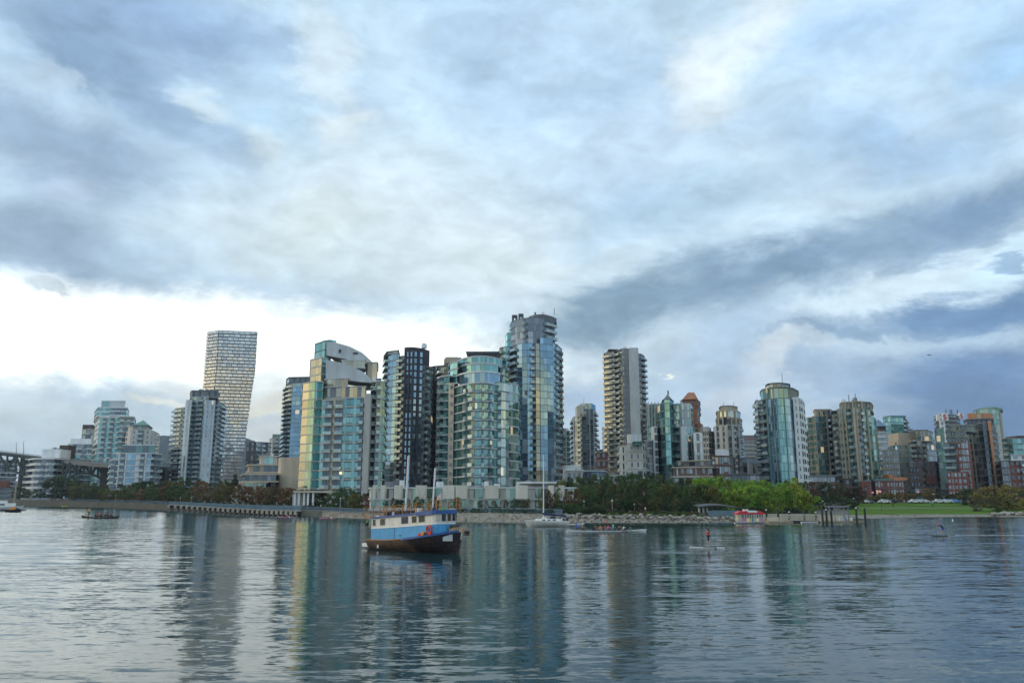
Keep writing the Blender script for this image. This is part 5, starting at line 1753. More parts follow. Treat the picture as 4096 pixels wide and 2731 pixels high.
def hullmesh(name, Ln, beam, sheer, mats, bow=.35, stern=.75, draft=.35, flare=.15, rake=.08, n=26, mfun=None, deckm=None, bul=.0):
    """hull along +x (bow at +Ln/2). sheer(s) gives the deck height, s 0 stern .. 1 bow"""
    V, Fc, Im = [], [], []
    prof_ = 7
    for i in range(n + 1):
        s = i / n
        wb = beam / 2 * (stern + (1 - stern) * min(1, s / .35) ** .8 if s < .35 else 1.0) * (1.0 if s < 1 - bow else max(.015, 1 - ((s - (1 - bow)) / bow) ** 2.2))
        zd = sheer(s)
        for k in range(prof_):
            q = k / (prof_ - 1)
            z = -draft + (zd + draft) * q
            w = wb * (1 - (1 - q) ** 2.4 * .85) * (1 + flare * (q - .6) * (1 if s > .5 else .3))
            xo = Ln * (s - .5) + (rake * Ln * (q - .5) * max(0, (s - .6) / .4))
            V.append((xo, -w, z))
            V.append((xo, w, z))
    st_ = prof_ * 2
    for i in range(n):
        for k in range(prof_ - 1):
            a = i * st_ + 2 * k
            Fc.append((a, a + st_, a + st_ + 2, a + 2))
            Fc.append((a + 1, a + 3, a + st_ + 3, a + st_ + 1))
            mi = mfun(i / n, k / (prof_ - 1)) if mfun else 0
            Im += [mi, mi]
        a = i * st_ + 2 * (prof_ - 1)
        Fc.append((a, a + st_, a + st_ + 1, a + 1))
        Im.append(len(mats) - 1)
    Fc.append(tuple([2 * k for k in range(prof_)] + [2 * k + 1 for k in range(prof_ - 1, -1, -1)]))
    Im.append(0)
    b0 = n * st_
    Fc.append(tuple([b0 + 2 * k + 1 for k in range(prof_)] + [b0 + 2 * k for k in range(prof_ - 1, -1, -1)]))
    Im.append(0)
    return mesh(name, V, Fc, mats, Im)


def strake(name, Ln, beam, sheer, s0, s1, th, hgt, m, bow, stern, flare, rake, off=0, n=24):
    """rubbing strip following the deck edge on both sides"""
    V, Fc = [], []
    for side in (-1, 1):
        b0 = len(V)
        for i in range(n + 1):
            s = s0 + (s1 - s0) * i / n
            wb = beam / 2 * (stern + (1 - stern) * min(1, s / .35) ** .8 if s < .35 else 1.0) * (1.0 if s < 1 - bow else max(.015, 1 - ((s - (1 - bow)) / bow) ** 2.2))
            w = wb * (1 + flare * .4 * (1 if s > .5 else .3))
            x = Ln * (s - .5) + rake * Ln * .5 * max(0, (s - .6) / .4)
            z = sheer(s) + off
            for (dw_, dz) in ((-.06, 0), (th, 0), (th, hgt), (-.06, hgt)):
                V.append((x, side * (w + dw_), z + dz))
        for i in range(n):
            for k in range(4):
                a = b0 + 4 * i
                Fc.append((a + k, a + (k + 1) % 4, a + 4 + (k + 1) % 4, a + 4 + k))
    return mesh(name, V, Fc, m)


# ------------------------------------------------------------------ people
SK = {}


def body(pose):
    """one continuous body grown along a skeleton, colours by region"""
    if pose in SK:
        return SK[pose]
    if pose in ('stand', 'point', 'wade'):
        J = {'pel': (0, 0, .95), 'bel': (0, 0, 1.12), 'che': (.01, 0, 1.34), 'nek': (.02, 0, 1.50), 'hd0': (.03, 0, 1.60), 'hd1': (.04, 0, 1.70),
             'shL': (0, .19, 1.42), 'elL': (-.03, .24, 1.15), 'haL': (.10, .22, .93), 'shR': (0, -.19, 1.42), 'elR': (-.03, -.24, 1.15), 'haR': (.10, -.22, .93),
             'hpL': (0, .10, .90), 'knL': (.03, .11, .50), 'anL': (-.02, .11, .09), 'toL': (.14, .12, .04), 'hpR': (0, -.10, .90), 'knR': (.03, -.11, .50), 'anR': (-.02, -.11, .09), 'toR': (.14, -.12, .04)}
        if pose == 'point':
            J.update(elL=(.26, .20, 1.40), haL=(.52, .14, 1.42), elR=(.22, -.20, 1.22), haR=(.42, -.08, 1.18))
        if pose == 'wade':
            J.update(elL=(.2, .24, 1.2), haL=(.36, .2, 1.06), elR=(.2, -.24, 1.25), haR=(.38, -.2, 1.22), knL=(.12, .12, .52), knR=(.08, -.12, .5))
    elif pose == 'bend':
        J = {'pel': (-.18, 0, .82), 'bel': (-.05, 0, .97), 'che': (.16, 0, 1.13), 'nek': (.32, 0, 1.22), 'hd0': (.40, 0, 1.27), 'hd1': (.48, 0, 1.33),
             'shL': (.24, .18, 1.17), 'elL': (.36, .2, .92), 'haL': (.50, .08, .72), 'shR': (.26, -.18, 1.17), 'elR': (.48, -.2, 1.08), 'haR': (.56, -.06, 1.22),
             'hpL': (-.16, .1, .79), 'knL': (.06, .14, .46), 'anL': (-.10, .14, .09), 'toL': (.06, .15, .04), 'hpR': (-.16, -.1, .79), 'knR': (.02, -.14, .45), 'anR': (-.16, -.14, .09), 'toR': (0, -.15, .04)}
    else:  # sit
        lean = .12 if pose == 'sit' else .28
        J = {'pel': (0, 0, .12), 'bel': (lean * .3, 0, .30), 'che': (lean, 0, .50), 'nek': (lean * 1.35, 0, .66), 'hd0': (lean * 1.55, 0, .75), 'hd1': (lean * 1.7, 0, .85),
             'shL': (lean * 1.2, .18, .58), 'elL': (lean + .18, .24, .40), 'haL': (lean + .36, .22, .34), 'shR': (lean * 1.2, -.18, .58), 'elR': (lean + .2, -.24, .50), 'haR': (lean + .38, -.28, .56),
             'hpL': (.04, .1, .10), 'knL': (.42, .12, .22), 'anL': (.60, .12, -.08), 'toL': (.72, .12, -.10), 'hpR': (.04, -.1, .10), 'knR': (.42, -.12, .22), 'anR': (.60, -.12, -.08), 'toR': (.72, -.12, -.10)}
    Rd = {'pel': .13, 'bel': .12, 'che': .145, 'nek': .055, 'hd0': .092, 'hd1': .085, 'sh': .065, 'el': .043, 'ha': .035, 'hp': .088, 'kn': .058, 'an': .042, 'to': .04}
    E = [('pel', 'bel'), ('bel', 'che'), ('che', 'nek'), ('nek', 'hd0'), ('hd0', 'hd1'), ('che', 'shL'), ('shL', 'elL'), ('elL', 'haL'), ('che', 'shR'), ('shR', 'elR'), ('elR', 'haR'),
         ('pel', 'hpL'), ('hpL', 'knL'), ('knL', 'anL'), ('anL', 'toL'), ('pel', 'hpR'), ('hpR', 'knR'), ('knR', 'anR'), ('anR', 'toR')]
    ks = list(J)
    me = bpy.data.meshes.new('skeleton')
    me.from_pydata([J[k] for k in ks], [(ks.index(a), ks.index(b_)) for a, b_ in E], [])
    ob = bpy.data.objects.new('skeleton', me)
    COL.objects.link(ob)
    ob.modifiers.new('s', 'SKIN')
    for i, k in enumerate(ks):
        r = Rd.get(k, Rd.get(k[:2], .05))
        me.skin_vertices[0].data[i].radius = (r, r)
        me.skin_vertices[0].data[i].use_root = (k == 'pel')
    sd = ob.modifiers.new('u', 'SUBSURF')
    sd.levels = 1
    dg = bpy.context.evaluated_depsgraph_get()
    out = bpy.data.meshes.new_from_object(ob.evaluated_get(dg))
    bpy.data.objects.remove(ob)
    V = [tuple(v.co) for v in out.vertices]
    Fc = [tuple(p.vertices) for p in out.polygons]
    reg = {'pel': 2, 'bel': 1, 'che': 1, 'nek': 0, 'hd0': 0, 'hd1': 0}
    idx = []
    for f in Fc:
        c = sum((Vector(V[i]) for i in f), Vector()) / len(f)
        best, bd_ = 0, 9
        for a, b_ in E:
            pa, pb = Vector(J[a]), Vector(J[b_])
            s = max(0, min(1, (c - pa).dot(pb - pa) / (pb - pa).length_squared))
            dd = (c - pa.lerp(pb, s)).length
            if dd < bd_:
                bd_ = dd
                if b_[:2] in ('sh',) or b_ in ('bel', 'che'):
                    best = 1
                elif b_[:2] == 'el':
                    best = 1 if s < .75 else 0
                elif b_[:2] == 'hp':
                    best = 2
                elif b_[:2] == 'kn':
                    best = 2 if s < .72 else 3
                elif b_[:2] in ('an', 'to'):
                    best = 3
                else:
                    best = 0
        idx.append(best)
    hd = Vector(J['hd0']).lerp(Vector(J['hd1']), .55)
    SK[pose] = (V, Fc, idx, hd, J)
    return SK[pose]


_hb = bmesh.new()
bmesh.ops.create_icosphere(_hb, subdivisions=2, radius=.115)
for v in list(_hb.verts):
    if v.co.z < -.02 and v.co.x > -.03:
        pass
for f in [f for f in _hb.faces if (f.calc_center_median().x > .045 and f.calc_center_median().z < .055)]:
    _hb.faces.remove(f)
HAIR = bpy.data.meshes.new('hair')
_hb.to_mesh(HAIR)
_hb.free()
HAIR.materials.append(mat('hair_dark'))


def person(label, pose, loc, rz, top, bottom='black', legs='skin', sc=1.0, group=None, hat=None):
    V, Fc, idx, hd, J = body(pose)
    t = mesh('person', V, Fc, ['skin', 'cloth_' + top, 'cloth_' + bottom, legs if legs == 'skin' else 'cloth_' + legs], idx, True)
    o = link('person', t, loc=loc, rz=rz)
    o.scale = (sc, sc, sc)
    tag(o, label, 'person', group)
    h_ = link('hair', HAIR, o, loc=hd + Vector((-.012, 0, .012)))
    if hat:
        h_.name = 'cap'
        h_.data = HAIR.copy()
        h_.data.materials[0] = mat('cloth_' + hat)
    return o


def paddle(label, p, q, group=None, m='rail_wood', cat='paddle'):
    p, q = Vector(p), Vector(q)
    t = thing('paddle', label, cat, p, 0, group)
    rod(t, 'shaft', m, (0, 0, 0), (q - p), .018, .018, 6)
    d = (q - p).normalized()
    c = (q - p)
    r_ = d.orthogonal().normalized()
    b_ = d.cross(r_) * .02
    V = [c + r_ * (w * s) + b_ * e + d * l for l, w in ((-.1, .03), (.08, .09), (.38, .10), (.45, .05)) for s in (-1, 1) for e in (-.5, .5)]
    Fc = []
    for i in range(3):
        a = 4 * i
        Fc += [(a, a + 4, a + 6, a + 2), (a + 1, a + 3, a + 7, a + 5), (a, a + 1, a + 5, a + 4), (a + 2, a + 6, a + 7, a + 3)]
    sub(t, 'blade', mesh('blade', V, Fc, m))
    return t


def dist_of(row_):
    return H * F / (row_ - YH)


def wpos(x, row_):
    Y = dist_of(row_)
    return Vector((PX(x, Y) * 1.0, Y, 0))


# ------------------------------------------------------------------ converted tug boat
ps, pb = wpos(1511, 2182), wpos(1844, 2203)
ctr = (ps + pb) / 2
hd_ = pb - ps
TL = hd_.length
rzt = math.atan2(hd_.y, hd_.x)
tug = thing('tug_boat', 'old blue and cream wooden tug boat with two white masts moored in the foreground', 'boat', ctr, rzt)
TB = TL * .30
shr = lambda s: .92 + .15 * s + 1.10 * max(0, (s - .2) / .8) ** 1.7


def tmf(s, q):
    return 1 if s > .52 + (.14 * (1 - q)) else 0


kw = dict(bow=.40, stern=.70, flare=.22, rake=.05)
sub(tug, 'hull', hullmesh('hull', TL, TB, shr, ['hull_brown', 'hull_black', 'deck_wood'], draft=.5, mfun=tmf, **kw))
sub(tug, 'rubbing_strip', strake('rub', TL, TB, shr, .50, .985, .09, .20, 'trim_blue', kw['bow'], kw['stern'], kw['flare'], kw['rake'], -.12))
sub(tug, 'gunwale', strake('gun', TL, TB, shr, 0.0, .52, .07, .10, 'rail_wood', kw['bow'], kw['stern'], kw['flare'], kw['rake'], -.02))
# cabin: one long house whose roof climbs forward and rounds off at the front
CW_ = TB * .36


def cabx(px):
    """position along the hull for a photo column"""
    return ((px - 1503) / (1836 - 1503) - .5) * TL      # hull runs 1503 .. 1836


cx0, cx1 = cabx(1524), cabx(1772)
roof = lambda x: 3.22 + .72 * ((x - cx0) / (cx1 - cx0)) ** 1.15
mid_ = lambda x: roof(x) - 1.14 - .08 * (x - cx0) / (cx1 - cx0)


def house(name, zl, zh, m, grow=0.0, x0=None, x1=None, front=None):
    x0 = cx0 if x0 is None else x0
    x1 = cx1 if x1 is None else x1
    out = []
    n = 10
    for i in range(n + 1):
        x = x0 + (x1 - x0) * i / n
        out.append((x, -CW_ - grow))
    fr = CW_ * (.75 if front is None else front) + grow
    for k in range(1, 8):
        a = -math.pi / 2 + math.pi * k / 8
        out.append((x1 + fr * math.cos(a), (CW_ + grow) * math.sin(a)))
    for i in range(n, -1, -1):
        x = x0 + (x1 - x0) * i / n
        out.append((x, CW_ + grow))
    nn = len(out)
    V = [(x, y, zl(min(x, x1 + .6))) for x, y in out] + [(x, y, zh(min(x, x1 + .6))) for x, y in out]
    Fc = [(i, (i + 1) % nn, nn + (i + 1) % nn, nn + i) for i in range(nn)] + [tuple(range(nn - 1, -1, -1))]
    # roof in strips
    m_ = nn
    for i in range(nn // 2):
        a, b_ = i, nn - 1 - i
        if i + 1 < b_ - 1:
            Fc.append((m_ + i, m_ + i + 1, m_ + b_ - 1, m_ + b_))
    return mesh(name, V, Fc, m)


sub(tug, 'lower_cabin', house('lower', lambda x: shr(x / TL + .5) - .25, mid_, 'cabin_blue'))
sub(tug, 'upper_cabin', house('upper', mid_, lambda x: roof(x) - .14, 'cabin_cream', -.012))
sub(tug, 'cabin_moulding', house('mould', lambda x: mid_(x) - .03, lambda x: mid_(x) + .06, 'hull_white', .03))
sub(tug, 'roof', house('roof', lambda x: roof(x) - .16, lambda x: roof(x) + .03, 'trim_blue', .10))
sub(tug, 'visor', house('visor', lambda x: roof(x) - .30, lambda x: roof(x) + .07, 'trim_blue', .17, x0=cabx(1712)))
# windows on the near (starboard, -y) side and far side
WN = [(1531, 1543, .62, .0), (1563, 1583, .62, .0), (1651, 1675, .60, .0), (1692, 1710, .62, 0), (1719, 1742, .66, 0)]
for (xa, xb, hh, _) in WN:
    x0, x1 = cabx(xa), cabx(xb)
    xc = (x0 + x1) / 2
    zc = (roof(xc) + mid_(xc)) / 2 + .02
    for sd in (-1, 1):
        f_ = bx(tug, 'window', 'cabin_cream' if xa < 1600 else 'trim_blue' if xa < 1690 else 'hull_white', (xc, sd * CW_, zc), (x1 - x0 + .10, .05, hh + .08), tilt=(0, -.08))
        g_ = bx(tug, 'pane', 'boat_glass', (xc, sd * (CW_ + .03), zc), (x1 - x0, .02, hh), tilt=(0, -.08))
        g_.parent = tug
if True:
    x = (cabx(1651) + cabx(1675)) / 2
    for k in (-1, 0, 1):
        bx(tug, 'window_bar', 'trim_blue', (x + k * .17, -CW_ - .045, (roof(x) + mid_(x)) / 2 + .02), (.05, .02, .58))
# wrap-round wheelhouse windows
fr_ = CW_ * .75
for k, m_ in ((1, 'cabin_cream'), (2, 'boat_glass'), (3, 'boat_glass'), (4, 'boat_glass'), (5, 'boat_glass'), (6, 'boat_glass')):
    a = -math.pi / 2 + math.pi * (k + .5 - .5) / 7.2 + .12
    c = Vector((cx1 + (fr_ + .0) * math.cos(a), CW_ * math.sin(a), 0))
    zc = (roof(cx1) + mid_(cx1)) / 2 + .02
    rz_ = math.atan2(CW_ * math.cos(a), -fr_ * math.sin(a))
    bx(tug, 'window', 'hull_white', (c.x, c.y, zc), (.52, .06, .76), rz_)
    nrm2 = Vector((math.cos(a), math.sin(a), 0)) * .04
    bx(tug, 'pane' if k != 1 else 'blind', m_ if k != 1 else 'gangway_cream', (c.x + nrm2.x, c.y + nrm2.y, zc), (.42, .03, .66), rz_)
x = cabx(1622)
bx(tug, 'door_seam', 'trim_blue', (x, -CW_ - .012, (mid_(x) + shr(x / TL + .5)) / 2), (.04, .02, mid_(x) - shr(x / TL + .5)))
x = cabx(1646)
link('porthole', unit('disc', 'hull_black'), tug, M=Matrix.Translation((x, -CW_ - .01, mid_(x) - .85)) @ Matrix.Diagonal((.16, .04, .16, 1)))
# roof deck rails (weathered wood) and lockers
xr0, xr1 = cabx(1490), cabx(1800)
for sd in (-1, 1):
    for (px, top) in ((1488, 2030), (1529, 2028), (1558, 2022), (1586, 2020), (1620, 2012), (1652, 2006), (1686, 1998), (1706, 1994), (1752, 1998), (1784, 1990), (1797, 1994)):
        x = cabx(px)
        zr = roof(max(x, cx0))
        zt2 = zr + .98
        if px in (1706, 1784):
            zt2 += .2
        bx(tug, 'rail_post', 'rail_wood', (x, sd * (CW_ - .05), (zr + zt2) / 2), (.085, .085, zt2 - zr))
    for hgt in (.95, .5):
        for (pa, pb2) in ((1488, 1558), (1558, 1652), (1652, 1706), (1752, 1797)):
            xa, xb = cabx(pa), cabx(pb2)
            rod(tug, 'rail', 'rail_wood', (xa, sd * (CW_ - .05), roof(max(xa, cx0)) + hgt), (xb, sd * (CW_ - .05), roof(xb) + hgt), .03, .03, 4)
bx(tug, 'roof_overhang', 'rail_wood', (cabx(1505), 0, roof(cx0) + .02), (1.45, 2 * CW_ + .3, .12))
for (px, w, h_, m_) in ((1545, .5, .45, 'black_gear'), (1572, .6, .5, 'canvas_blue'), (1600, .6, .48, 'black_gear'), (1638, .7, .4, 'black_gear'), (1676, .45, .55, 'cabin_cream'), (1692, .3, .35, 'deck_wood'), (1745, .4, .4, 'canvas_blue'), (1765, .35, .3, 'green_gear')):
    x = cabx(px)
    bx(tug, 'deck_locker', m_, (x, rng.uniform(-.3, .3), roof(x) + h_ / 2), (w, w * 1.2, h_))
rod(tug, 'vent_pipe', 'mast_white', (cabx(1598), -CW_ * .6, roof(cabx(1598))), (cabx(1598), -CW_ * .6, roof(cabx(1598)) + .38), .10, .12)
bx(tug, 'skylight', 'hull_white', (cabx(1543), -CW_ * .7, roof(cabx(1543)) + .06), (.55, .35, .12))


def ztop(px, row_, base):
    return (YH - row_) / F * ((ps.y + pb.y) / 2) * 1.01 + H


for (p0, p1, r_, nm) in ((1619, 1827, .115, 'mast'), (1727, 1878, .09, 'mast')):
    x = cabx(p0)
    zz = ztop(p0, p1, 0)
    rod(tug, 'mast', 'mast_white', (x, .1, roof(x) - .1), (x + .32, .1, zz), r_ * .85, r_, 10)
for (pa, za, pb_, zb2) in ((1619, 1835, 1508, 2066), (1619, 1835, 1700, 2052), (1727, 1884, 1660, 2056), (1727, 1884, 1795, 2045), (1627, 1850, 1727, 1886)):
    rod(tug, 'stay', 'mid_grey', (cabx(pa) + .3, .1, ztop(0, za, 0)), (cabx(pb_), .1, ztop(0, zb2, 0)), .012, .012, 4)
rod(tug, 'anchor_chain', 'steel_dark', (TL * .53, -.2, shr(1) - .5), (TL * .60, -1.2, -.1), .03, .03, 4)
# pale timber mast stub and flag
rod(tug, 'stub_post', 'timber', (cabx(1655), -.3, roof(cabx(1655))), (cabx(1655), -.3, ztop(0, 1958, 0)), .05)
fx, fz = cabx(1765), ztop(0, 1985, 0)
rod(tug, 'flagstaff', 'mast_white', (fx + .28, -.4, roof(fx) + .1), (fx + .32, -.4, fz + .35), .02)
FV, FF, FI = [], [], []
nfx = 12
for i in range(nfx + 1):
    s = i / nfx
    xx = fx + .30 - .62 * s
    yy = -.4 + .08 * math.sin(s * 7)
    zz = fz + .28 - .52 * s
    FV += [(xx, yy, zz - .30), (xx, yy, zz + .05)]
for i in range(nfx):
    a = 2 * i
    FF.append((a, a + 2, a + 3, a + 1))
    FI.append(1 if nfx * .28 < i + .5 < nfx * .70 else 0)
fl = sub(tug, 'flag', mesh('flag', FV, FF, ['flag_red', 'hull_white'], FI))
# maple leaf shape on the white field
LP = [(0, .5), (.1, .3), (.2, .34), (.17, .1), (.28, .2), (.32, .12), (.45, .14), (.38, .0), (.44, -.05), (.2, -.22), (.22, -.3), (.02, -.27), (.02, -.48), (-.02, -.48), (-.02, -.27), (-.22, -.3), (-.2, -.22), (-.44, -.05), (-.38, 0), (-.45, .14), (-.32, .12), (-.28, .2), (-.17, .1), (-.2, .34), (-.1, .3)]
cxf, czf = fx + .30 - .62 * .5, fz + .28 - .26 - .125
sub(fl, 'leaf_emblem', mesh('leaf', [(cxf + a * .2, -.40 + .08 * math.sin(3.5) - .02, czf + b_ * .24 - a * .1) for a, b_ in LP], [tuple(range(len(LP)))], 'flag_red'))
# life ring and orange gear on the foredeck side
bm = bmesh.new()
n1, n2 = 20, 8
vs = []
for i in range(n1):
    a = 6.2832 * i / n1
    vs.append([bm.verts.new(((.30 + .075 * math.cos(6.2832 * j / n2)) * math.cos(a), .075 * math.sin(6.2832 * j / n2), (.30 + .075 * math.cos(6.2832 * j / n2)) * math.sin(a))) for j in range(n2)])
for i in range(n1):
    for j in range(n2):
        bm.faces.new((vs[i][j], vs[(i + 1) % n1][j], vs[(i + 1) % n1][(j + 1) % n2], vs[i][(j + 1) % n2]))
RING = bpy.data.meshes.new('ring')
bm.to_mesh(RING)
bm.free()
RING.materials.append(mat('ring_red'))
xg = cabx(1763)
lr = link('life_ring', RING, loc=tug.matrix_basis @ Vector((xg, -CW_ - .16, mid_(xg) - .48)), rz=rzt)
lr.rotation_euler = (.1, 0, rzt)
lr.scale = (1.15, 1.15, 1.15)
tag(lr, 'red life ring leaning on the blue cabin side of the tug boat', 'life ring')
for (px, w, h_, m_) in ((1734, .42, .30, 'ring_red'), (1745, .30, .42, 'orange_gear'), (1757, .55, .22, 'black_gear'), (1770, .3, .3, 'ring_red')):
    x = cabx(px)
    bx(tug, 'gear_bundle', m_, (x, -CW_ - .25, shr(x / TL + .5) + h_ / 2), (w, .3, h_), .2)
# bow: anchor windlass, bulwark, white plate and stem post
bx(tug, 'windlass', 'timber', (cabx(1812), 0, shr(.93) + .22), (.6, .8, .42))
rod(tug, 'windlass_drum', 'hull_black', (cabx(1812), -.5, shr(.93) + .5), (cabx(1812), .5, shr(.93) + .5), .16)
bx(tug, 'bow_block', 'timber', (cabx(1840) + .25, 0, shr(1) + .02), (.55, .7, .36))
bx(tug, 'bow_fender', 'hull_black', (cabx(1846) + .38, .1, shr(1) - .25), (.2, .5, .4))
bx(tug, 'name_board', 'pale_panel', (cabx(1812), -.80, shr(.93) - .52), (.95, .06, .62), .50)
rod(tug, 'stem_post', 'hull_white', (TL * .525, -.12, shr(1) - .1), (TL * .52, -.14, shr(1) - .85), .07)
bx(tug, 'swim_platform', 'hull_white', (-TL / 2 - .45, 0, .38), (1.0, TB * .6, .34))
rod(tug, 'fender', 'mast_white', (cabx(1572), -TB * .49, .22), (cabx(1572), -TB * .49, .55), .10)
rod(tug, 'davit_post', 'timber', (cabx(1497), -CW_, .6), (cabx(1500), -CW_, roof(cx0)), .04)
bx(tug, 'outboard_motor', 'black_gear', (cabx(1508), -CW_ - .1, roof(cx0) - .62), (.28, .3, .55))
bx(tug, 'fuel_can', 'green_gear', (cabx(1513), -CW_ - .15, roof(cx0) - .45), (.2, .25, .2))

# ------------------------------------------------------------------ sailing yacht
p0, p1 = wpos(2105, 2101), wpos(2272, 2100)
SLn = (p1 - p0).length
yacht = thing('sailing_yacht', 'moored white sailing yacht with bare mast and dark blue sail cover', 'sailboat', (p0 + p1) / 2, math.pi + .08)
sh2 = lambda s: .98 + .22 * s ** 1.5
sub(yacht, 'hull', hullmesh('hull', SLn, 2.7, sh2, ['hull_cream', 'hull_white'], bow=.55, stern=.55, draft=.3, flare=.1, rake=.09))
sub(yacht, 'coachroof', prism([(-2.2, -.8), (1.2, -.7), (2.2, -.3), (2.2, .3), (1.2, .7), (-2.2, .8)], .95, 1.42, 'hull_white', 'coach'))
for k in range(3):
    bx(yacht, 'cabin_window', 'glass_dark', (-1.2 + k * 1.0, .80 - .03 * k, 1.22), (.6, .04, .18))
    bx(yacht, 'cabin_window', 'glass_dark', (-1.2 + k * 1.0, -.80 + .03 * k, 1.22), (.6, .04, .18))
mx_ = ((p0.x + p1.x) / 2 - PX(2174, p0.y)) * 1.0
mz = H + (YH - 1822) / F * p0.y * 1.0
rod(yacht, 'mast', 'mast_white', (mx_, 0, 1.3), (mx_ - .1, 0, mz), .11, .09)
rod(yacht, 'spreader', 'mast_white', (mx_, -.8, mz * .55), (mx_, .8, mz * .55), .03)
rod(yacht, 'sail_cover', 'canvas_blue', (mx_ + .1, 0, 2.3), (mx_ - 4.1, 0, 1.95), .26, .14)
rod(yacht, 'boom_end', 'canvas_blue', (mx_ - 3.0, 0, 2.05), (mx_ - 4.3, .0, 1.6), .10, .10)
rod(yacht, 'backstay', 'mid_grey', (mx_ - .1, 0, mz), (-SLn * .49, 0, 1.2), .018, .018, 4)
rod(yacht, 'forestay', 'mid_grey', (mx_ - .1, 0, mz * .97), (SLn * .52, 0, 1.3), .018, .018, 4)
bx(yacht, 'sprayhood', 'canvas_blue', (-1.0, 0, 1.62), (.9, 1.5, .45))
bx(yacht, 'sail_bag', 'hull_white', (.6, .1, 1.55), (.7, .6, .3))
for k in range(4):
    rod(yacht, 'stanchion', 'metal_pale', (SLn * (.42 - .27 * k), .9 if k else .3, 1.0), (SLn * (.42 - .27 * k), .9 if k else .3, 1.65), .02, .02, 4)
for k in range(3):
    bx(yacht, 'cockpit_gear', ('hull_white', 'canvas_blue', 'black_gear')[k], (-2.6 - .5 * k, .3 * (k - 1), 1.25), (.4, .5, .4))
q0, q1 = wpos(2277, 2098), wpos(2322, 2100)
dn = thing('inflatable_dinghy', 'small white dinghy trailing behind the sailing yacht', 'dinghy', (q0 + q1) / 2 + Vector((0, .6, 0)), .05)
sub(dn, 'hull', hullmesh('hull', (q1 - q0).length, 1.3, lambda s: .35 + .25 * s * s, ['hull_white', 'pale_panel'], bow=.5, draft=.1))
bx(dn, 'thwart', 'timber', (0, 0, .42), (.25, 1.0, .06))

# ------------------------------------------------------------------ dragon boat and crew
q0, q1 = wpos(2266, 2124), wpos(2580, 2121)
ctr2 = (q0 + q1) / 2
DL = (q1 - q0).length
rzd = math.atan2((q1 - q0).y, (q1 - q0).x)
db = thing('paddle_boat', 'long slender white paddling boat with a crew of nine', 'boat', ctr2, rzd)
sd_ = lambda s: .20 + .22 * abs(2 * s - 1) ** 3
sub(db, 'hull', hullmesh('hull', DL, 1.15, sd_, ['hull_white', 'timber'], bow=.5, stern=.25, draft=.12, rake=.03, mfun=None))
sub(db, 'gunwale', strake('gun', DL, 1.15, sd_, 0.02, .98, .03, .07, 'hull_white', .5, .25, .15, .03))
crew = [(2305, 'stand', 'blue', 'blue', 'navy', 'person in long blue jacket standing to steer the white paddling boat'),
        (2327, 'sit', 'brown', 'black', 'navy', 'dark haired paddler in brown just in front of the blue steersman'),
        (2368, 'lean', 'navy', 'black', 'navy', 'paddler in navy, first after the wide gap in the white paddling boat'),
        (2390, 'lean', 'orange', 'black', 'navy', 'paddler in bright orange on the white paddling boat'),
        (2407, 'lean', 'darkred', 'black', 'navy', 'paddler in dark red behind the raised red paddle'),
        (2427, 'sit', 'pink', 'black', 'navy', 'paddler in pink holding up a tall red paddle'),
        (2446, 'sit', 'teal', 'black', 'navy', 'paddler in turquoise with pale cap on the white paddling boat'),
        (2466, 'lean', 'brown', 'black', 'navy', 'paddler in dark brown between turquoise and white paddlers'),
        (2488, 'sit', 'white', 'black', 'navy', 'paddler in a white top, front of the crew in the white paddling boat')]
for (px, pose, top, bot, legs, lab) in crew:
    c = Vector((PX(px, ctr2.y), ctr2.y, .22))
    person(lab, pose, c, rzd + rng.uniform(-.2, .2), top, bot, legs, 1.02 if pose != 'stand' else .72, 'crew of the white paddling boat', 'white' if top == 'teal' else None)
    if pose == 'lean':
        paddle('wooden paddle dipped by the crew member in ' + top.replace('darkred', 'dark red'), c + Vector((.5, -.3, .75)), c + Vector((.62, -.75, -.25)), 'paddles of the white boat crew', 'rail_wood')
c = Vector((PX(2427, ctr2.y), ctr2.y, .3))
paddle('tall red paddle raised upright by the paddler in pink', c + Vector((.12, -.15, .5)), c + Vector((-.02, -.1, 1.05)), 'paddles of the white boat crew', 'ring_red')
p_ = Vector((PX(2518, ctr2.y), ctr2.y, .28))
dh = thing('duffel_bag', 'small olive bag on the bow end of the white paddling boat', 'bag', p_)
bx(dh, 'bag_body', 'green_roof', (0, 0, .25), (.25, .3, .5))
bx(dh, 'bag_top', 'timber', (0, 0, .52), (.18, .2, .1))

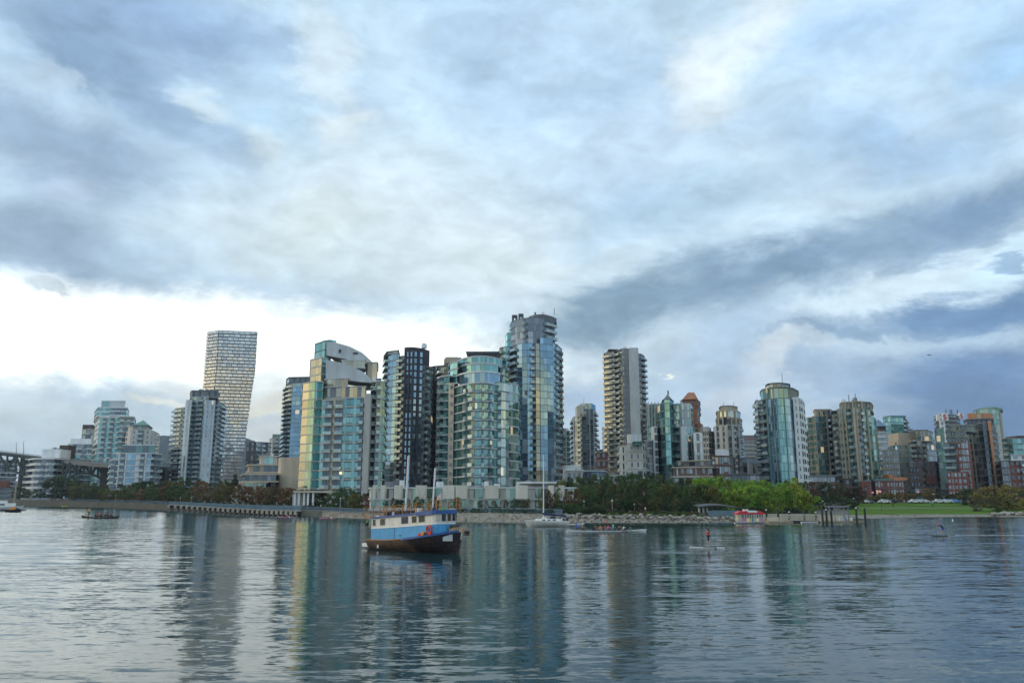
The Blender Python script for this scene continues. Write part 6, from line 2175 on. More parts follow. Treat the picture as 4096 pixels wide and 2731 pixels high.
# ------------------------------------------------------------------ dark canoe, far left
q0, q1 = wpos(336, 2067), wpos(482, 2069)
ctr3 = (q0 + q1) / 2
CL = (q1 - q0).length
cn = thing('canoe', 'long dark canoe with a seated crew and one standing figure', 'boat', ctr3, math.atan2((q1 - q0).y, (q1 - q0).x))
sub(cn, 'hull', hullmesh('hull', CL, 1.0, lambda s: .30 + .45 * abs(2 * s - 1) ** 3, ['black_gear', 'timber'], bow=.5, stern=.25, draft=.1, rake=.03))
for k in range(5):
    bx(cn, 'thwart', 'timber', (CL * (-.1 + .09 * k), 0, .36), (.2, .9, .05))
person('person in a bright yellow jacket standing to steer in the dark canoe', 'wade', (PX(361, ctr3.y), ctr3.y, .3), .3, 'yellow', 'black', 'black', 1.4, 'crew of the dark canoe')
for k, (px, top) in enumerate(((388, 'darkred'), (398, 'red'), (410, 'black'), (425, 'navy'), (436, 'black'), (447, 'darkred'))):
    c = Vector((PX(px, ctr3.y), ctr3.y, .30))
    person(['rearmost seated paddler in dark red in the dark canoe', 'second seated paddler in red in the dark canoe', 'third seated paddler in black in the dark canoe', 'fourth seated paddler in navy in the dark canoe', 'fifth seated paddler in black in the dark canoe', 'front seated paddler in dark red in the dark canoe'][k],
           'lean' if k % 2 else 'sit', c, .1, top, 'black', 'black', 1.45, 'crew of the dark canoe')
    if k % 2:
        paddle(['', 'paddle of the second canoeist, in red', '', 'paddle of the fourth canoeist, in navy', '', 'paddle of the front canoeist in dark red'][k], c + Vector((.55, -.3, .7)), c + Vector((.75, -.8, -.2)), 'paddles of the dark canoe')

# ------------------------------------------------------------------ paddle boarders


def board(label, x0, x1, row_, m='hull_white'):
    a, b_ = wpos(x0, row_), wpos(x1, row_ + 1)
    Lb = (b_ - a).length
    t = thing('paddle_board', label, 'paddle board', (a + b_) / 2, math.atan2((a - b_).y, (a - b_).x))
    V, Fc = [], []
    n = 20
    for i in range(n + 1):
        s = i / n
        w = .38 * max(.04, math.sin(math.pi * (.04 + .92 * s)) ** .55)
        z = .15 + .16 * max(0, s - .6) ** 1.4 * 2.0 + .05 * max(0, .15 - s) * 4
        x = Lb * (s - .5)
        V += [(x, -w, z), (x, w, z), (x, w * .85, z - .17), (x, -w * .85, z - .17)]
    for i in range(n):
        for k in range(4):
            q = 4 * i
            Fc.append((q + k, q + 4 + k, q + 4 + (k + 1) % 4, q + (k + 1) % 4))
    Fc += [(0, 1, 2, 3), (4 * n + 3, 4 * n + 2, 4 * n + 1, 4 * n)]
    sub(t, 'deck', mesh('deck', V, Fc, m))
    bx(t, 'deck_pad', 'cloth_grey', (-.3, 0, .162), (1.3, .55, .012))
    bx(t, 'fin', 'black_gear', (-Lb * .42, 0, -.1), (.22, .02, .22))
    return t, (a + b_) / 2


t, c = board('white paddle board under the woman in red, centre right', 2750, 2888, 2184)
sc_ = 70 / F * c.y / 1.74
pw = person('woman with long dark hair, red top and black shorts standing on white paddle board', 'point', (PX(2826, c.y), c.y, .15), math.pi, 'red', 'black', 'skin', sc_)
bm = bmesh.new()
bmesh.ops.create_icosphere(bm, subdivisions=2, radius=.1)
for v in bm.verts:
    v.co.z *= 2.6
    v.co.x *= .7
hm_ = bpy.data.meshes.new('long_hair')
bm.to_mesh(hm_)
bm.free()
hm_.materials.append(mat('hair_dark'))
link('long_hair', hm_, pw, loc=(-.08, 0, 1.50))
bx(pw, 'waist_bag', 'black_gear', (-.02, 0, 1.08), (.30, .34, .16))
paddle('long paddle held low behind the woman on the white board', Vector((PX(2832, c.y), c.y - .25, 1.25)), Vector((PX(2848, c.y), c.y - .5, .15)), None, 'pile_dark')
t, c = board('dark narrow paddle board under the bending paddler at right', 3705, 3775, 2137, 'mid_grey')
sc_ = 43 / F * c.y / 1.36
person('paddler in dark vest and blue shorts bending forward on the board at right', 'bend', (PX(3756, c.y), c.y, .2), math.pi, 'navy', 'blue', 'skin', sc_, None, 'pink')
xx = PX(3727, c.y)
paddle('long dark upright paddle of the bending paddler at right', Vector((xx, c.y - .2, sc_ * 1.45)), Vector((xx + .02, c.y - .2, .25)), None, 'pile_dark')
# wake of the racing board: low white ridge of foam on the water
surf('foam', (.40, .44, .47), var=.3, scale=1.5, streak=False)
V, Fc = [], []
n = 90
for i in range(n + 1):
    s = i / n
    x = 3806 + 340 * s
    q = wpos(x, 2133)
    w = .05 + .16 * abs(math.sin(i * .37 + 1) * math.sin(i * .83)) + rng.uniform(0, .08)
    w *= .55
    V += [(q.x, q.y - w, .012), (q.x, q.y, .05 + .03 * math.sin(i * 2.1)), (q.x, q.y + w, .012)]
for i in range(n):
    for k in (0, 1):
        Fc.append((3 * i + k, 3 * i + 3 + k, 3 * i + 4 + k, 3 * i + 1 + k))
structure(link('wake', mesh('wake', V, Fc, 'foam')))

# ------------------------------------------------------------------ little water bus at the dock
q0, q1 = wpos(2940, 2089), wpos(3050, 2089)
FL_ = (q1 - q0).length
fb = thing('water_bus', 'small passenger ferry with a red scalloped roof and coloured panels beside the gangway', 'ferry', (q0 + q1) / 2, 0)
S_ = q0.y / F
sub(fb, 'hull', hullmesh('hull', FL_ * 1.12, 2.4, lambda s: .42 + .1 * abs(2 * s - 1), ['hull_white', 'deck_wood'], bow=.3, stern=.6, draft=.2))
hgt_ = (2089 - 2050) * S_ * 1.0
xa, xb = -FL_ / 2 + 2 * S_, FL_ / 2 - 6 * S_
bx(fb, 'end_wall', 'gangway_cream', (xa + .4, 0, .4 + hgt_ / 2), (.8, 2.0, hgt_ - .3))
np_ = 9
wv = (xb - xa - .8) / np_
for k in range(np_):
    xk = xa + .8 + (k + .5) * wv
    for sy in (-1.02, 1.02):
        bx(fb, 'side_panel', ('panel_pink', 'panel_pink', 'hull_white', 'panel_yellow', 'panel_blue', 'panel_yellow', 'hull_white', 'panel_pink', 'panel_pink')[k], (xk, sy, .75), (wv * .94, .06, .75))
        bx(fb, 'window', 'glass_dark', (xk, sy, 1.55), (wv * .78, .04, .70))
        bx(fb, 'window_post', 'hull_white', (xk + wv / 2, sy, 1.55), (wv * .18, .08, .85))
rf = [(xa - .25, .0), (xa - .15, .28), (xa + .6, .62), (xb - .5, .62), (xb + .15, .25), (xb + .25, 0)]
V = [(x, y, hgt_ - .15 + z) for y in (-1.2, 1.2) for x, z in rf]
Fc = [(5, 4, 3, 2, 1, 0), (6, 7, 8, 9, 10, 11)] + [(i, i + 1, i + 7, i + 6) for i in range(5)] + [(0, 6, 11, 5)]
sub(fb, 'roof', mesh('roof', V, Fc, 'roof_red'))
bx(fb, 'roof_board', 'hull_white', (xa + (xb - xa) * .57, 0, hgt_ + .38), ((xb - xa) * .36, 2.44, .36))
bx(fb, 'roof_box', 'hull_white', (xa + (xb - xa) * .36, 0, hgt_ + .66), (.9, 1.2, .3))
bx(fb, 'bow_fender', 'black_gear', (-FL_ * .53, 0, .4), (.4, 1.4, .3))

# kayaks by the pier
for k, (px, row_, col_, lab) in enumerate(((1147, 2066, 'pink', 'pink and white kayak close to the pier, left of the two'), (1313, 2071, 'red', 'pink and white kayak right of the pier end, right of the two'))):
    c = wpos(px, row_)
    kt = thing('kayak', lab, 'kayak', c, .05, 'kayaks near the pier')
    sub(kt, 'hull', hullmesh('hull', 4.0 * 1.0, .65, lambda s: .24 + .16 * abs(2 * s - 1) ** 2.5, ['panel_pink', 'hull_white'], bow=.5, stern=.1, draft=.08))
    person('kayaker in ' + col_ + ' seated in the kayak ' + ('left' if k == 0 else 'right') + ' of the pier end', 'lean', c + Vector((.1, 0, .1)), .1, col_, 'black', 'black', .95, 'kayakers')
    paddle('double paddle of the kayaker in ' + col_, c + Vector((-.7, -.3, 1.0)), c + Vector((.9, -.4, .35)), 'kayak paddles', 'hull_white')
# buoy, white with a small top
bz = thing('mooring_buoy', 'small white mooring buoy floating before the lawn', 'buoy', wpos(3801, 2079))
S2 = bz.location.y / F * .55
bm = bmesh.new()
bmesh.ops.create_cone(bm, segments=12, radius1=6 * S2, radius2=2.2 * S2, depth=12 * S2, cap_ends=True)
me_ = bpy.data.meshes.new('float')
bm.to_mesh(me_)
bm.free()
me_.materials.append(mat('hull_white'))
sub(bz, 'float', me_, loc=(0, 0, 5 * S2))
rod(bz, 'top_mark', 'hull_white', (0, 0, 10 * S2), (0, 0, 17 * S2), 1.8 * S2, 1.6 * S2)

# moored cruiser at the left edge
cr_c = Vector((PX(20, 330), 330, 0))
cz = thing('motor_cruiser', 'white motor cruiser moored at the left edge of the view', 'boat', cr_c, 0)
sub(cz, 'hull', hullmesh('hull', 15, 3.8, lambda s: 1.5 + .5 * s, ['hull_white', 'hull_white'], bow=.45, stern=.85, draft=.3))
sub(cz, 'cabin', prism([(-6, -1.4), (2, -1.3), (4.5, -.5), (4.5, .5), (2, 1.3), (-6, 1.4)], 1.7, 3.1, 'hull_white', 'cab'))
sub(cz, 'flybridge', prism([(-5, -1.1), (0, -1.0), (1.0, -.5), (1.0, .5), (0, 1.0), (-5, 1.1)], 3.1, 4.1, 'hull_white', 'fly'))
for sy in (-1.42, 1.42):
    bx(cz, 'cabin_window', 'glass_dark', (-2, sy, 2.5), (6.0, .06, .6))
rod(cz, 'radar_mast', 'mast_white', (-3, 0, 4.0), (-3, 0, 5.6), .06)
dk = Vector((PX(60, 300), 300, 0))
wb = thing('work_boat', 'small dark work boat with orange gear in front of the cruiser', 'boat', dk, 0)
sub(wb, 'hull', hullmesh('hull', 5.5, 1.9, lambda s: .8 + .3 * s, ['black_gear', 'timber'], bow=.45, draft=.2))
bx(wb, 'orange_bin', 'orange_gear', (-.3, 0, 1.3), (1.4, 1.0, 1.0))
bx(wb, 'engine', 'black_gear', (1.4, 0, 1.2), (.8, .8, .6))
rod(wb, 'boarding_plank', 'pile_dark', (-2.5, 0, .8), (-9, -6, .2), .25)
for (px, dd, w) in ((85, 335, .4),):
    nb_ = thing('small_launch', 'small white launch just right of the motor cruiser', 'boat', (PX(px - 2, dd), dd, 0))
    sub(nb_, 'hull', hullmesh('hull', 6, 2, lambda s: .9 + .3 * s, ['hull_white', 'pale_panel'], bow=.45, draft=.2))
    bx(nb_, 'cuddy', 'hull_white', (-.4, 0, 1.3), (2, 1.3, .8))
mp_ = thing('marker_post', 'small teal marker post in the water right of the marina', 'post', wpos(97, 2024))
rod(mp_, 'post', 'teal_panel', (0, 0, -.5), (0, 0, 1.3), .35, .3)
rod(mp_, 'post_cap', 'pile_dark', (0, 0, 1.3), (0, 0, 1.5), .3, .1)
tp_ = thing('timber_pole', 'tall weathered timber pole standing by the marina', 'pole', (PX(59, 420), 420, 0))
rod(tp_, 'pole', 'timber', (0, 0, 0), (0, 0, XZ(58, 1925, 420)[1]), .5, .4)
rod(tp_, 'cross_arm', 'timber', (-1.0, 0, XZ(58, 1945, 420)[1]), (1.0, 0, XZ(58, 1945, 420)[1]), .2)
yk = thing('upturned_canoe', 'yellow upturned canoe lying at the foot of the left sea wall', 'canoe', (PX(268, prof(268)[0] - 1.5), prof(268)[0] - 1.5, .1))
sub(yk, 'hull', hullmesh('hull', 5.2, .9, lambda s: .5, ['cloth_yellow', 'timber'], bow=.5, stern=.2, draft=.1))

# bird
bd2 = Vector((XZ(3717, 1421, 150)[0], 150, XZ(3717, 1421, 150)[1]))
V = [(-.6, 0, .12), (-.25, -.06, .16), (0, .05, 0), (.25, -.06, .16), (.6, 0, .12), (0, .3, .02), (0, -.3, .03), (0, 0, -.07)]
gb = link('gull', mesh('gull', V, [(0, 1, 2), (2, 3, 4), (1, 6, 3, 2), (5, 2, 7), (6, 7, 2)], 'mid_grey'), loc=bd2)
tag(gb, 'tiny dark bird gliding in the sky at right', 'bird')
# ------------------------------------------------------------------ pier on concrete bents
xs_p = [680 + (1195 - 680) * i / 60 for i in range(61)]
pier = thing('promenade_pier', 'long concrete promenade pier on short piles along the left shore', 'pier', (PX(940, prof(940)[0]), prof(940)[0], 0))
pl = pier.location.copy()


def slabstrip(x0, x1, d0, d1, zlo, zhi, m, name, n=60, rel='top'):
    """curving slab that follows the bank; d measured from the waterline, z relative to the bank top"""
    V, Fc = [], []
    for i in range(n + 1):
        x = x0 + (x1 - x0) * i / n
        dw, dt, zt = prof(x)
        for (dd, z) in ((d0, zlo), (d1, zlo), (d1, zhi), (d0, zhi)):
            Y = dw + dd
            V.append((PX(x, Y), Y, zt + z))
    for i in range(n):
        a = 4 * i
        for k in range(4):
            Fc.append((a + k, a + 4 + k, a + 4 + (k + 1) % 4, a + (k + 1) % 4))
    Fc += [(3, 2, 1, 0), (4 * n, 4 * n + 1, 4 * n + 2, 4 * n + 3)]
    return mesh(name, V, Fc, m)


link('deck', slabstrip(676, 1206, -3.6, 1.5, -.30, .06, 'grey_wall', 'deck'), pier, loc=-pl)
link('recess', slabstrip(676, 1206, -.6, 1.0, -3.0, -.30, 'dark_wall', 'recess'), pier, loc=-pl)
nb_ = 26
for i in range(nb_):
    s = i / (nb_ - 1)
    x = 684 + (1190 - 684) * s ** .92
    dw, dt, zt = prof(x)
    wd = 10 * dw / F * (.75 + .25 * s)
    for (nm, m_, yy, zc, sz) in (('cap_beam', 'beige', -2.6, zt - .78, (wd, 3.6, .95)), ('pile', 'sand', -3.6, zt / 2 - .8, (wd * .38, .7, zt + .9))):
        Y = dw + yy
        o = link(nm, unit('box', m_), pier, M=Matrix.Translation(Vector((PX(x, Y), Y, zc)) - pl) @ Matrix.Diagonal((sz[0], sz[1], sz[2], 1)))


def railing(x0, x1, n, d, m, label, hgt=1.05, step=2, off=0, base='w'):
    """top rail, mid rail and thin posts along the edge"""
    dw, dt, zt = prof(x0)
    root = thing('railing', label, 'railing', (PX(x0, dw), dw, zt))
    V, Fc = [], []
    rails = []
    for zz, hh in ((hgt, .08), (hgt * .55, .04), (.12, .04)):
        V, Fc = [], []
        for i in range(n + 1):
            x = x0 + (x1 - x0) * i / n
            dw, dt, zt = prof(x)
            Y = (dw if base == 'w' else dt) + d
            z = (zt if base == 'w' else GZ(x, Y)) + off
            V += [(PX(x, Y), Y, z + zz), (PX(x, Y), Y + .06, z + zz), (PX(x, Y), Y + .06, z + zz + hh), (PX(x, Y), Y, z + zz + hh)]
        for i in range(n):
            a = 4 * i
            for k in range(4):
                Fc.append((a + k, a + 4 + k, a + 4 + (k + 1) % 4, a + (k + 1) % 4))
        link('rail', mesh('rail', V, Fc, m), root, loc=-root.location)
    V, Fc = [], []
    for i in range(n * step):
        x = x0 + (x1 - x0) * (i + .5) / (n * step)
        dw, dt, zt = prof(x)
        Y = (dw if base == 'w' else dt) + d
        z = (zt if base == 'w' else GZ(x, Y)) + off
        b0 = len(V)
        w = .04 if i % 4 else .07
        V += [(PX(x, Y) + sx * w, Y + .01 + sy * .04, z + zz) for zz in (0, hgt) for sy in (0, 1) for sx in (-1, 1)]
        Fc += [tuple(b0 + i2 for i2 in f) for f in BF]
    o = link('post', mesh('post', V, Fc, m), root, loc=-root.location)
    o['kind'] = 'stuff'
    return root


railing(676, 1206, 60, -3.5, 'railing_blue', 'blue grey railing along the edge of the promenade pier', 1.1, 9, .06)
railing(92, 676, 60, 4.2, 'railing_blue', 'blue grey railing on top of the left sea wall', 1.1, 5)
railing(1206, 1480, 24, 3.2, 'railing_blue', 'pale railing on the stone bank right of the pier', 1.0, 5)
railing(1850, 2250, 50, 12, 'railing_blue', 'thin grey railing in front of the right town houses', 1.0, 5)
railing(2830, 2950, 16, 9, 'railing_blue', 'blue railing beside the curved roof pavilion', 1.2, 5)

# ------------------------------------------------------------------ street lamps


def lamp(x, back, hpx, label, group, m='lamp_cool', size=.45, pole='metal_pale', pink=False):
    dw, dt, zt = prof(x)
    Y = dt + back
    z0 = GZ(x, Y)
    h_ = hpx * Y / F
    t = thing('street_lamp', label, 'street lamp', (PX(x, Y), Y, z0), 0, group)
    rod(t, 'pole', pole, (0, 0, 0), (0, 0, h_), .09, .06, 6)
    bm = bmesh.new()
    bmesh.ops.create_icosphere(bm, subdivisions=1, radius=size)
    me = bpy.data.meshes.new('globe')
    bm.to_mesh(me)
    bm.free()
    me.materials.append(mat('globe_pink' if pink else m))
    link('lamp_globe', me, t, loc=(0, 0, h_ + size * .6))
    bx(t, 'lamp_cap', pole, (0, 0, h_ + size * 1.5), (size * 1.3, size * 1.3, .12))


paint('globe_white', (.72, .74, .76), .4)
m, o = new_mat('globe_pink')
p = N('ShaderNodeBsdfPrincipled')
p.inputs['Base Color'].default_value = (.85, .30, .45, 1)
p.inputs['Emission Color'].default_value = (1.0, .35, .5, 1)
p.inputs['Emission Strength'].default_value = .25
L(p.outputs[0], o.inputs[0])
for i, (x, bk, hp) in enumerate(((463, 5, 26), (722, 5, 24), (766, 5, 26), (1030, 6, 26), (1107, 6, 22), (1234, 7, 44), (1362, 6, 46), (1470, 8, 34))):
    lamp(x, bk, hp, ORD[i] + ' slim white promenade lamp from the left along left shore', 'promenade lamps on the left shore', 'globe_white', .22 if i < 3 else .18)
for i, (x, bk, hp) in enumerate(((2335, 10, 40), (2448, 12, 44), (2537, 12, 30))):
    lamp(x, bk, hp, ORD[i] + ' white park lamp from the left in the central grove', 'park lamps in the central grove', 'globe_white', .24)
for i, (x, bk, hp) in enumerate(((3233, 84, 40), (3383, 84, 42), (3492, 84, 38), (3522, 20, 72), (3675, 84, 40))):
    lamp(x, bk, hp, ORD[i] + ' pink globe lamp from the left behind the dock and lawn', 'pink globe street lamps', size=.42, pink=True, pole='bridge_green')
for i, (x, bk, hp) in enumerate(((3290, 40, 26), (3324, 40, 26), (3380, 60, 26), (3414, 60, 26), (3736, 60, 42))):
    lamp(x, bk, hp, ORD[i] + ' small white lamp from the left behind dock and lawn', 'small white lamps behind the dock', 'globe_white', .25, 'bridge_green')

# ------------------------------------------------------------------ pavilion with a curved roof
pvd = prof(2860)[1] + 3
zb = GZ(2860, pvd)
pv_ = thing('park_pavilion', 'small park pavilion with a low curved dark roof and pale square columns', 'pavilion', (PX(2860, pvd), pvd, zb))


def lx(px, d=0):
    return PX(px, pvd) - pv_.location.x


for px in (2795, 2811, 2826):
    bx(pv_, 'column', 'pale_panel', (lx(px), 0, (2062 - 2030) / 2 * pvd / F), (6 * pvd / F, .5, (2062 - 2030) * pvd / F))
for px in (2857, 2897):
    bx(pv_, 'column', 'grey_wall', (lx(px), 2.5, 16 * pvd / F), (4 * pvd / F, .4, 32 * pvd / F))
V, Fc = [], []
n = 16
for i in range(n + 1):
    s = i / n
    x = lx(2788 + (2945 - 2788) * s)
    z = (2062 - (2027 - 7 * math.sin(math.pi * min(1, s * 1.05)) + 3 * s)) * pvd / F
    V += [(x, -1.5, z - .25), (x, 4.5, z + .1), (x, 4.5, z + .35), (x, -1.5, z)]
for i in range(n):
    for k in range(4):
        Fc.append((4 * i + k, 4 * i + 4 + k, 4 * i + 4 + (k + 1) % 4, 4 * i + (k + 1) % 4))
Fc += [(3, 2, 1, 0), (4 * n, 4 * n + 1, 4 * n + 2, 4 * n + 3)]
sub(pv_, 'roof', mesh('roof', V, Fc, 'steel_dark'))
bx(pv_, 'seat_wall', 'concrete', (lx(2860), 3.0, .3), (6.5, .4, .5))

# ------------------------------------------------------------------ gangway, float and piles
gd = 176.0
g0, g1 = PX(3052, gd), PX(3268, gd)
gw = thing('gangway', 'long cream steel truss gangway leading down to the floating dock', 'gangway', ((g0 + g1) / 2, gd, 0))
gl_ = g1 - g0
zA, zB = H - (2060 - YH) * gd / F, H - (2052 - YH) * gd / F


def zrow_(row_):
    return H - (row_ - YH) * gd / F


for sy in (-.7, .7):
    for (ra, rb, nm, w) in ((2054, 2056, 'top_chord', .16), (2077, 2078, 'bottom_chord', .2)):
        rod(gw, nm, 'gangway_cream', (-gl_ / 2, sy, zrow_(ra)), (gl_ / 2, sy, zrow_(rb)), w, w, 4)
    nn = 20
    for i in range(nn + 1):
        x = -gl_ / 2 + gl_ * i / nn
        rod(gw, 'truss_upright', 'gangway_cream', (x, sy, zrow_(2078)), (x, sy, zrow_(2055)), .07, .07, 4)
        if i < nn:
            s_ = 1 if i < nn / 2 else -1
            a_x, b_x = (x, x + gl_ / nn) if s_ > 0 else (x + gl_ / nn, x)
            rod(gw, 'truss_diagonal', 'gangway_cream', (a_x, sy, zrow_(2077)), (b_x, sy, zrow_(2056)), .08, .08, 4)
bx(gw, 'walkway', 'timber', (0, 0, zrow_(2077)), (gl_, 1.3, .12))
fd = thing('floating_dock', 'low timber floating dock with pale hut posts under the gangway end', 'dock', ((PX(3260, 172)), 172, 0))


def dx(px):
    return PX(px, 172) - fd.location.x


z172 = lambda r_: H - (r_ - YH) * 172 / F
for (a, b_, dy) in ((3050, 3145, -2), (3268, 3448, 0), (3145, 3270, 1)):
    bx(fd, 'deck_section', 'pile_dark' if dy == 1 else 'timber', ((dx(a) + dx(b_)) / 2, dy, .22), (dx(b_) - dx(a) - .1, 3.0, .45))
bx(fd, 'side_fence', 'gangway_cream', ((dx(3052) + dx(3100)) / 2, -1.6, (z172(2078) + z172(2068)) / 2), (dx(3100) - dx(3052), .1, 1.0))
for px in (3270, 3284, 3298, 3310, 3324, 3338, 3352):
    bx(fd, 'fence_panel', 'gangway_cream', (dx(px), -.6, (z172(2080) + z172(2058)) / 2), ((dx(14) - dx(0)) * .72, .08, z172(2058) - z172(2080)))
for px, top in ((3317, 2022), (3336, 2024), (3374, 2024), (3392, 2022)):
    rod(fd, 'frame_post', 'grey_wall', (dx(px), .4, .3), (dx(px), .4, z172(top)), .14, .14, 4)
bx(fd, 'frame_beam', 'grey_wall', ((dx(3312) + dx(3397)) / 2, .4, z172(2023)), (dx(3397) - dx(3312), .4, .3))
bx(fd, 'frame_beam', 'grey_wall', ((dx(3312) + dx(3397)) / 2, 1.9, z172(2025)), (dx(3397) - dx(3312), .3, .3))
for k, (px, w, h_, m_) in enumerate(((3346, 9, 12, 'hull_white'), (3360, 12, 8, 'pale_panel'), (3396, 8, 12, 'hull_white'), (3372, 6, 10, 'panel_blue'), (3382, 5, 12, 'gangway_cream'), (3405, 6, 8, 'mid_grey'))):
    bx(fd, 'dock_locker', m_, (dx(px), -.3 + .1 * k, .45 + h_ * .5 * 172 / F), (w * 172 / F, .6, h_ * 172 / F))
for i, (px, top, d_) in enumerate(((3050, 2037, 174), (3096, 2034, 174.4), (3140, 2045, 177.5), (3198, 2047, 177.5), (3245, 2047, 177.5), (3270, 2034, 171), (3286, 2036, 171.4), (3305, 2040, 171), (3404, 2030, 171.5), (3438, 2032, 171.5))):
    X = PX(px, d_)
    zt2 = H - (top - YH) * d_ / F
    t = thing('mooring_pile', ['dark pile beside the right end of the water bus', 'dark pile left of the gangway middle', 'short dark pile behind the gangway, left of three', 'short dark pile behind the gangway, middle of three', 'short dark pile behind the gangway, right of three',
                               'leftmost of three close dark piles at gangway foot', 'middle of three close dark piles at gangway foot', 'rightmost of three close dark piles at gangway foot', 'dark pile right of the grey dock frame', 'dark pile at the right hand end of the floating dock'][i], 'pile', (X, d_ - 2, -.5), 0, 'mooring piles at the dock')
    rod(t, 'shaft', 'pile_dark', (0, 0, 0), (0, 0, zt2 + .5), .24, .21, 8)
    rod(t, 'cap', 'steel_dark' if i % 2 else 'pale_panel', (0, 0, zt2 + .48), (0, 0, zt2 + .72), .25, .06, 8)
for i, (px, nm) in enumerate(((3217, 'low white skiff moored under the gangway, left one'), (3247, 'low white skiff moored under the gangway, right one'))):
    sk = thing('skiff', nm, 'boat', (PX(px, 168), 168, 0), .1)
    sub(sk, 'hull', hullmesh('hull', 2.0, .9, lambda s: .35 + .1 * s, ['hull_white', 'timber'], bow=.5, draft=.1))
    bx(sk, 'thwart', 'timber', (0, 0, .36), (.2, .7, .05))

# ------------------------------------------------------------------ bridge
BG = 'bridge_green'
brd = thing('truss_bridge', 'long dark steel truss bridge crossing behind the waterfront at far left', 'bridge', (PX(200, 560), 560, 3))
bl = brd.location.copy()
bpx = [(-160, 1792, 600), (0, 1806, 590), (170, 1827, 585), (280, 1840, 580), (430, 1856, 520), (560, 1864, 490), (700, 1868, 470)]
pts3 = []
for (x, y, d) in bpx:
    X, Z = XZ(x, y, d)
    pts3.append(Vector((X, d, Z)))


def beam(name, m, p, q, w, h_):
    p, q = Vector(p), Vector(q)
    d = q - p
    c = (p + q) / 2 - bl
    rz_ = math.atan2(d.y, d.x)
    ry_ = -math.atan2(d.z, math.hypot(d.x, d.y))
    M_ = Matrix.Translation(c) @ Matrix.Rotation(rz_, 4, 'Z') @ Matrix.Rotation(ry_, 4, 'Y') @ Matrix.Diagonal((d.length, w, h_, 1))
    return link(name, unit('box', m), brd, M=M_)


def bat(s):
    s = s * (len(pts3) - 1)
    i = min(len(pts3) - 2, int(s))
    return pts3[i].lerp(pts3[i + 1], s - i)


for i in range(len(pts3) - 1):
    a, b_ = pts3[i], pts3[i + 1]
    beam('deck', 'mid_grey', a - Vector((0, 0, .9)), b_ - Vector((0, 0, .9)), 18, 1.6)
    beam('fascia', BG, a - Vector((0, 9.3, 1.3)), b_ - Vector((0, 9.3, 1.3)), .4, 2.2)
    beam('hand_rail', BG, a + Vector((0, -9, 1.1)), b_ + Vector((0, -9, 1.1)), .15, .2)
    beam('hand_rail', BG, a + Vector((0, -9, .5)), b_ + Vector((0, -9, .5)), .15, .15)


def tri(x0, x1, lowrow, n, d):
    """deck truss below the deck: lower chord, uprights and diagonals"""
    prev = None
    for i in range(n + 1):
        x = x0 + (x1 - x0) * i / n
        yy = float(np.interp(x, [p[0] for p in bpx], [p[1] for p in bpx]))
        s = i / n
        low = lowrow + (1 - 4 * (s - .5) ** 2) * -34
        t_ = Vector((XZ(x, yy + 9, d)[0], d, XZ(x, yy + 9, d)[1]))
        b_ = Vector((XZ(x, low, d)[0], d, XZ(x, low, d)[1]))
        beam('truss_upright', BG, t_, b_, 1.0, 1.0)
        if prev:
            beam('lower_chord', BG, prev[1], b_, 1.3, 1.3)
            if i % 2:
                beam('truss_diagonal', BG, prev[1], t_, 1.2, 1.2)
            else:
                beam('truss_diagonal', BG, prev[0], b_, 1.2, 1.2)
        prev = (t_, b_)


tri(-170, 96, 1900, 8, 578)
tri(252, 420, 1925, 6, 548)
for (x, dd, w) in ((92, 580, 1.6), (250, 570, 1.6), (425, 535, 3.4), (640, 480, 3.4)):
    yy = float(np.interp(x, [p[0] for p in bpx], [p[1] for p in bpx]))
    X, Z = XZ(x, yy + 9, dd)
    beam('pier', BG, (X, dd, 2), (X + .01, dd, Z), w * 1.4, w * 1.3)
for i, (x, y0) in enumerate(((72, 1772), (101, 1766), (-30, 1762))):
    yy = float(np.interp(x, [p[0] for p in bpx], [p[1] for p in bpx]))
    p = Vector((XZ(x, yy, 586)[0], 584, XZ(x, yy, 586)[1]))
    q = Vector((XZ(x, y0, 586)[0], 584, XZ(x, y0, 586)[1]))
    t = thing('bridge_light_mast', ['slim light mast on the bridge deck, left one', 'slim light mast on the bridge deck, right one', 'slim light mast on the bridge beyond the left edge'][i], 'light mast', p, 0, 'light masts on the bridge')
    rod(t, 'mast', 'mid_grey', (0, 0, 0), (q - p), .22, .14, 5)
    rod(t, 'arm', 'mid_grey', (q - p), (q - p) + Vector((1.6, 0, .1)), .1, .08, 4)

# ------------------------------------------------------------------ cars by the lawn
CARV = [(-2.2, .35), (-2.2, .85), (-1.9, 1.0), (-1.3, 1.05), (-.8, 1.5), (.7, 1.5), (1.3, 1.02), (2.1, .88), (2.2, .6), (2.2, .35)]


def car(x, back, colr, label, group='cars parked along the lawn road'):
    dw, dt, zt = prof(x)
    Y = dt + back
    t = thing('parked_car', label, 'car', (PX(x, Y), Y, GZ(x, Y) + .05), rng.choice((0, math.pi)), group)
    n = len(CARV)
    V = [(a, y * (.92 if b_ > 1.1 else 1), b_) for y in (-.88, .88) for a, b_ in CARV]
    Fc = [tuple(range(n - 1, -1, -1)), tuple(range(n, 2 * n))] + [(i, (i + 1) % n, n + (i + 1) % n, n + i) for i in range(n)]
    sub(t, 'body', mesh('body', V, Fc, colr))
    for sy in (-.83, .83):
        bx(t, 'window', 'glass_dark', (-.42, sy, 1.26), (.75, .06, .32))
        bx(t, 'window', 'glass_dark', (.42, sy, 1.26), (.75, .06, .32))
        for sx in (-1.35, 1.35):
            link('wheel', unit('disc', 'black_gear'), t, M=Matrix.Translation((sx, sy * 1.03, .33)) @ Matrix.Diagonal((.66, .2, .66, 1)))


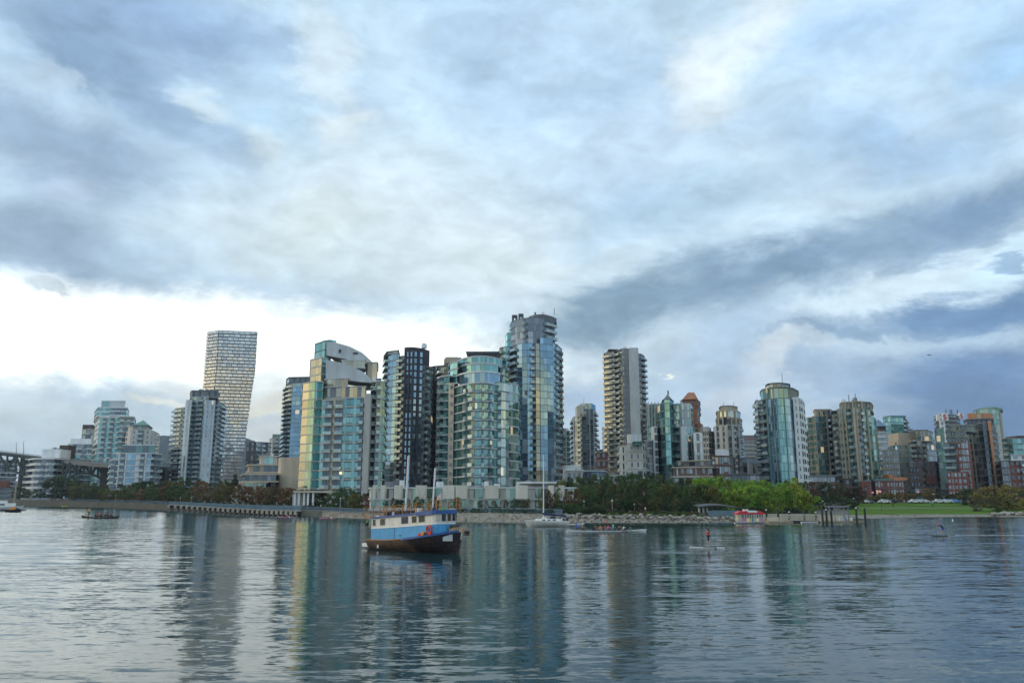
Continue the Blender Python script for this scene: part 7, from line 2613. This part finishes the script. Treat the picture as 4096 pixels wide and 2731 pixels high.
for i, (x, c_, lab) in enumerate(((3448, 'hull_white', 'white car parked behind the left end of lawn'), (3470, 'mid_grey', 'grey car right of the white car at left end of lawn'), (3535, 'hull_white', 'white car parked near the tall pink globe lamp'),
                                  (3562, 'black_gear', 'dark car right of the white car near the tall pink lamp'), (3655, 'hull_white', 'white car parked left of the lone gold tree, left of three'), (3672, 'metal_pale', 'silver car parked left of the lone gold tree, middle of three'),
                                  (3692, 'hull_white', 'white car parked left of the lone gold tree, right of three'), (3752, 'hull_white', 'white car parked right of the lone gold tree'), (3785, 'metal_pale', 'silver car parked second right of the lone gold tree'),
                                  (3815, 'panel_blue', 'blue car parked third right of the lone gold tree'), (3410, 'metal_pale', 'silver car parked behind the dock frame'))):
    car(x, 80.0, c_, lab)
# people on the promenade and lawn
for (x, bk, top, lab) in ((1146, -.5, 'pink', 'person in pink on the pier near its right end'), (1163, -.3, 'navy', 'person in navy beside the one in pink on the pier'), (1285, 2, 'white', 'cyclist like figure in white on the bank right of pier'),
                          (358, 2, 'red', 'person in red behind the railing of left sea wall'), (2580, 6, 'white', 'person in white on the grass of central grove'), (3727, 45, 'teal', 'person in teal walking on the lawn path'),
                          (3570, 46, 'black', 'person in black walking on the lawn path at left')):
    dw, dt, zt = prof(x)
    Y = dt + bk
    person(lab, 'stand', (PX(x, Y), Y, GZ(x, Y) + .08), rng.uniform(0, 6), top, 'black', 'black', 1.0, 'people strolling on the shore')
# orange things stored on the left sea wall
for i, (x, w) in enumerate(((213, 18), (262, 34))):
    dw, dt, zt = prof(x)
    t = thing('covered_boat', ['small orange covered boat on the left shore, left one', 'larger orange covered boat on the left shore, right one'][i], 'boat', (PX(x, dt + 2), dt + 2, zt))
    sub(t, 'cover', hullmesh('hull', w * dt / F, 1.6, lambda s: .9 + .5 * math.sin(math.pi * s), ['copper_roof', 'copper_roof'], bow=.5, draft=-.1))
    bx(t, 'cradle', 'timber', (0, 0, .12), (w * dt / F * .6, 1.0, .25))
# lit windows low in the glass block
for (x, y, d) in ((1362, 1891, 268.2), (1357, 1870, 268.2)):
    X, Z = XZ(x, y, d)
    lw = thing('window_light', 'small warm ceiling lamp glowing in the glass apartment block' + (', lower of two' if y > 1880 else ', upper of two'), 'lamp', (X, d, Z))
    bx(lw, 'lamp_shade', 'lamp_warm', (0, 0, 0), (.7, .1, .8 if y > 1880 else .5))
    bx(lw, 'lamp_base', 'hull_white', (0, .1, .45), (.3, .1, .1))
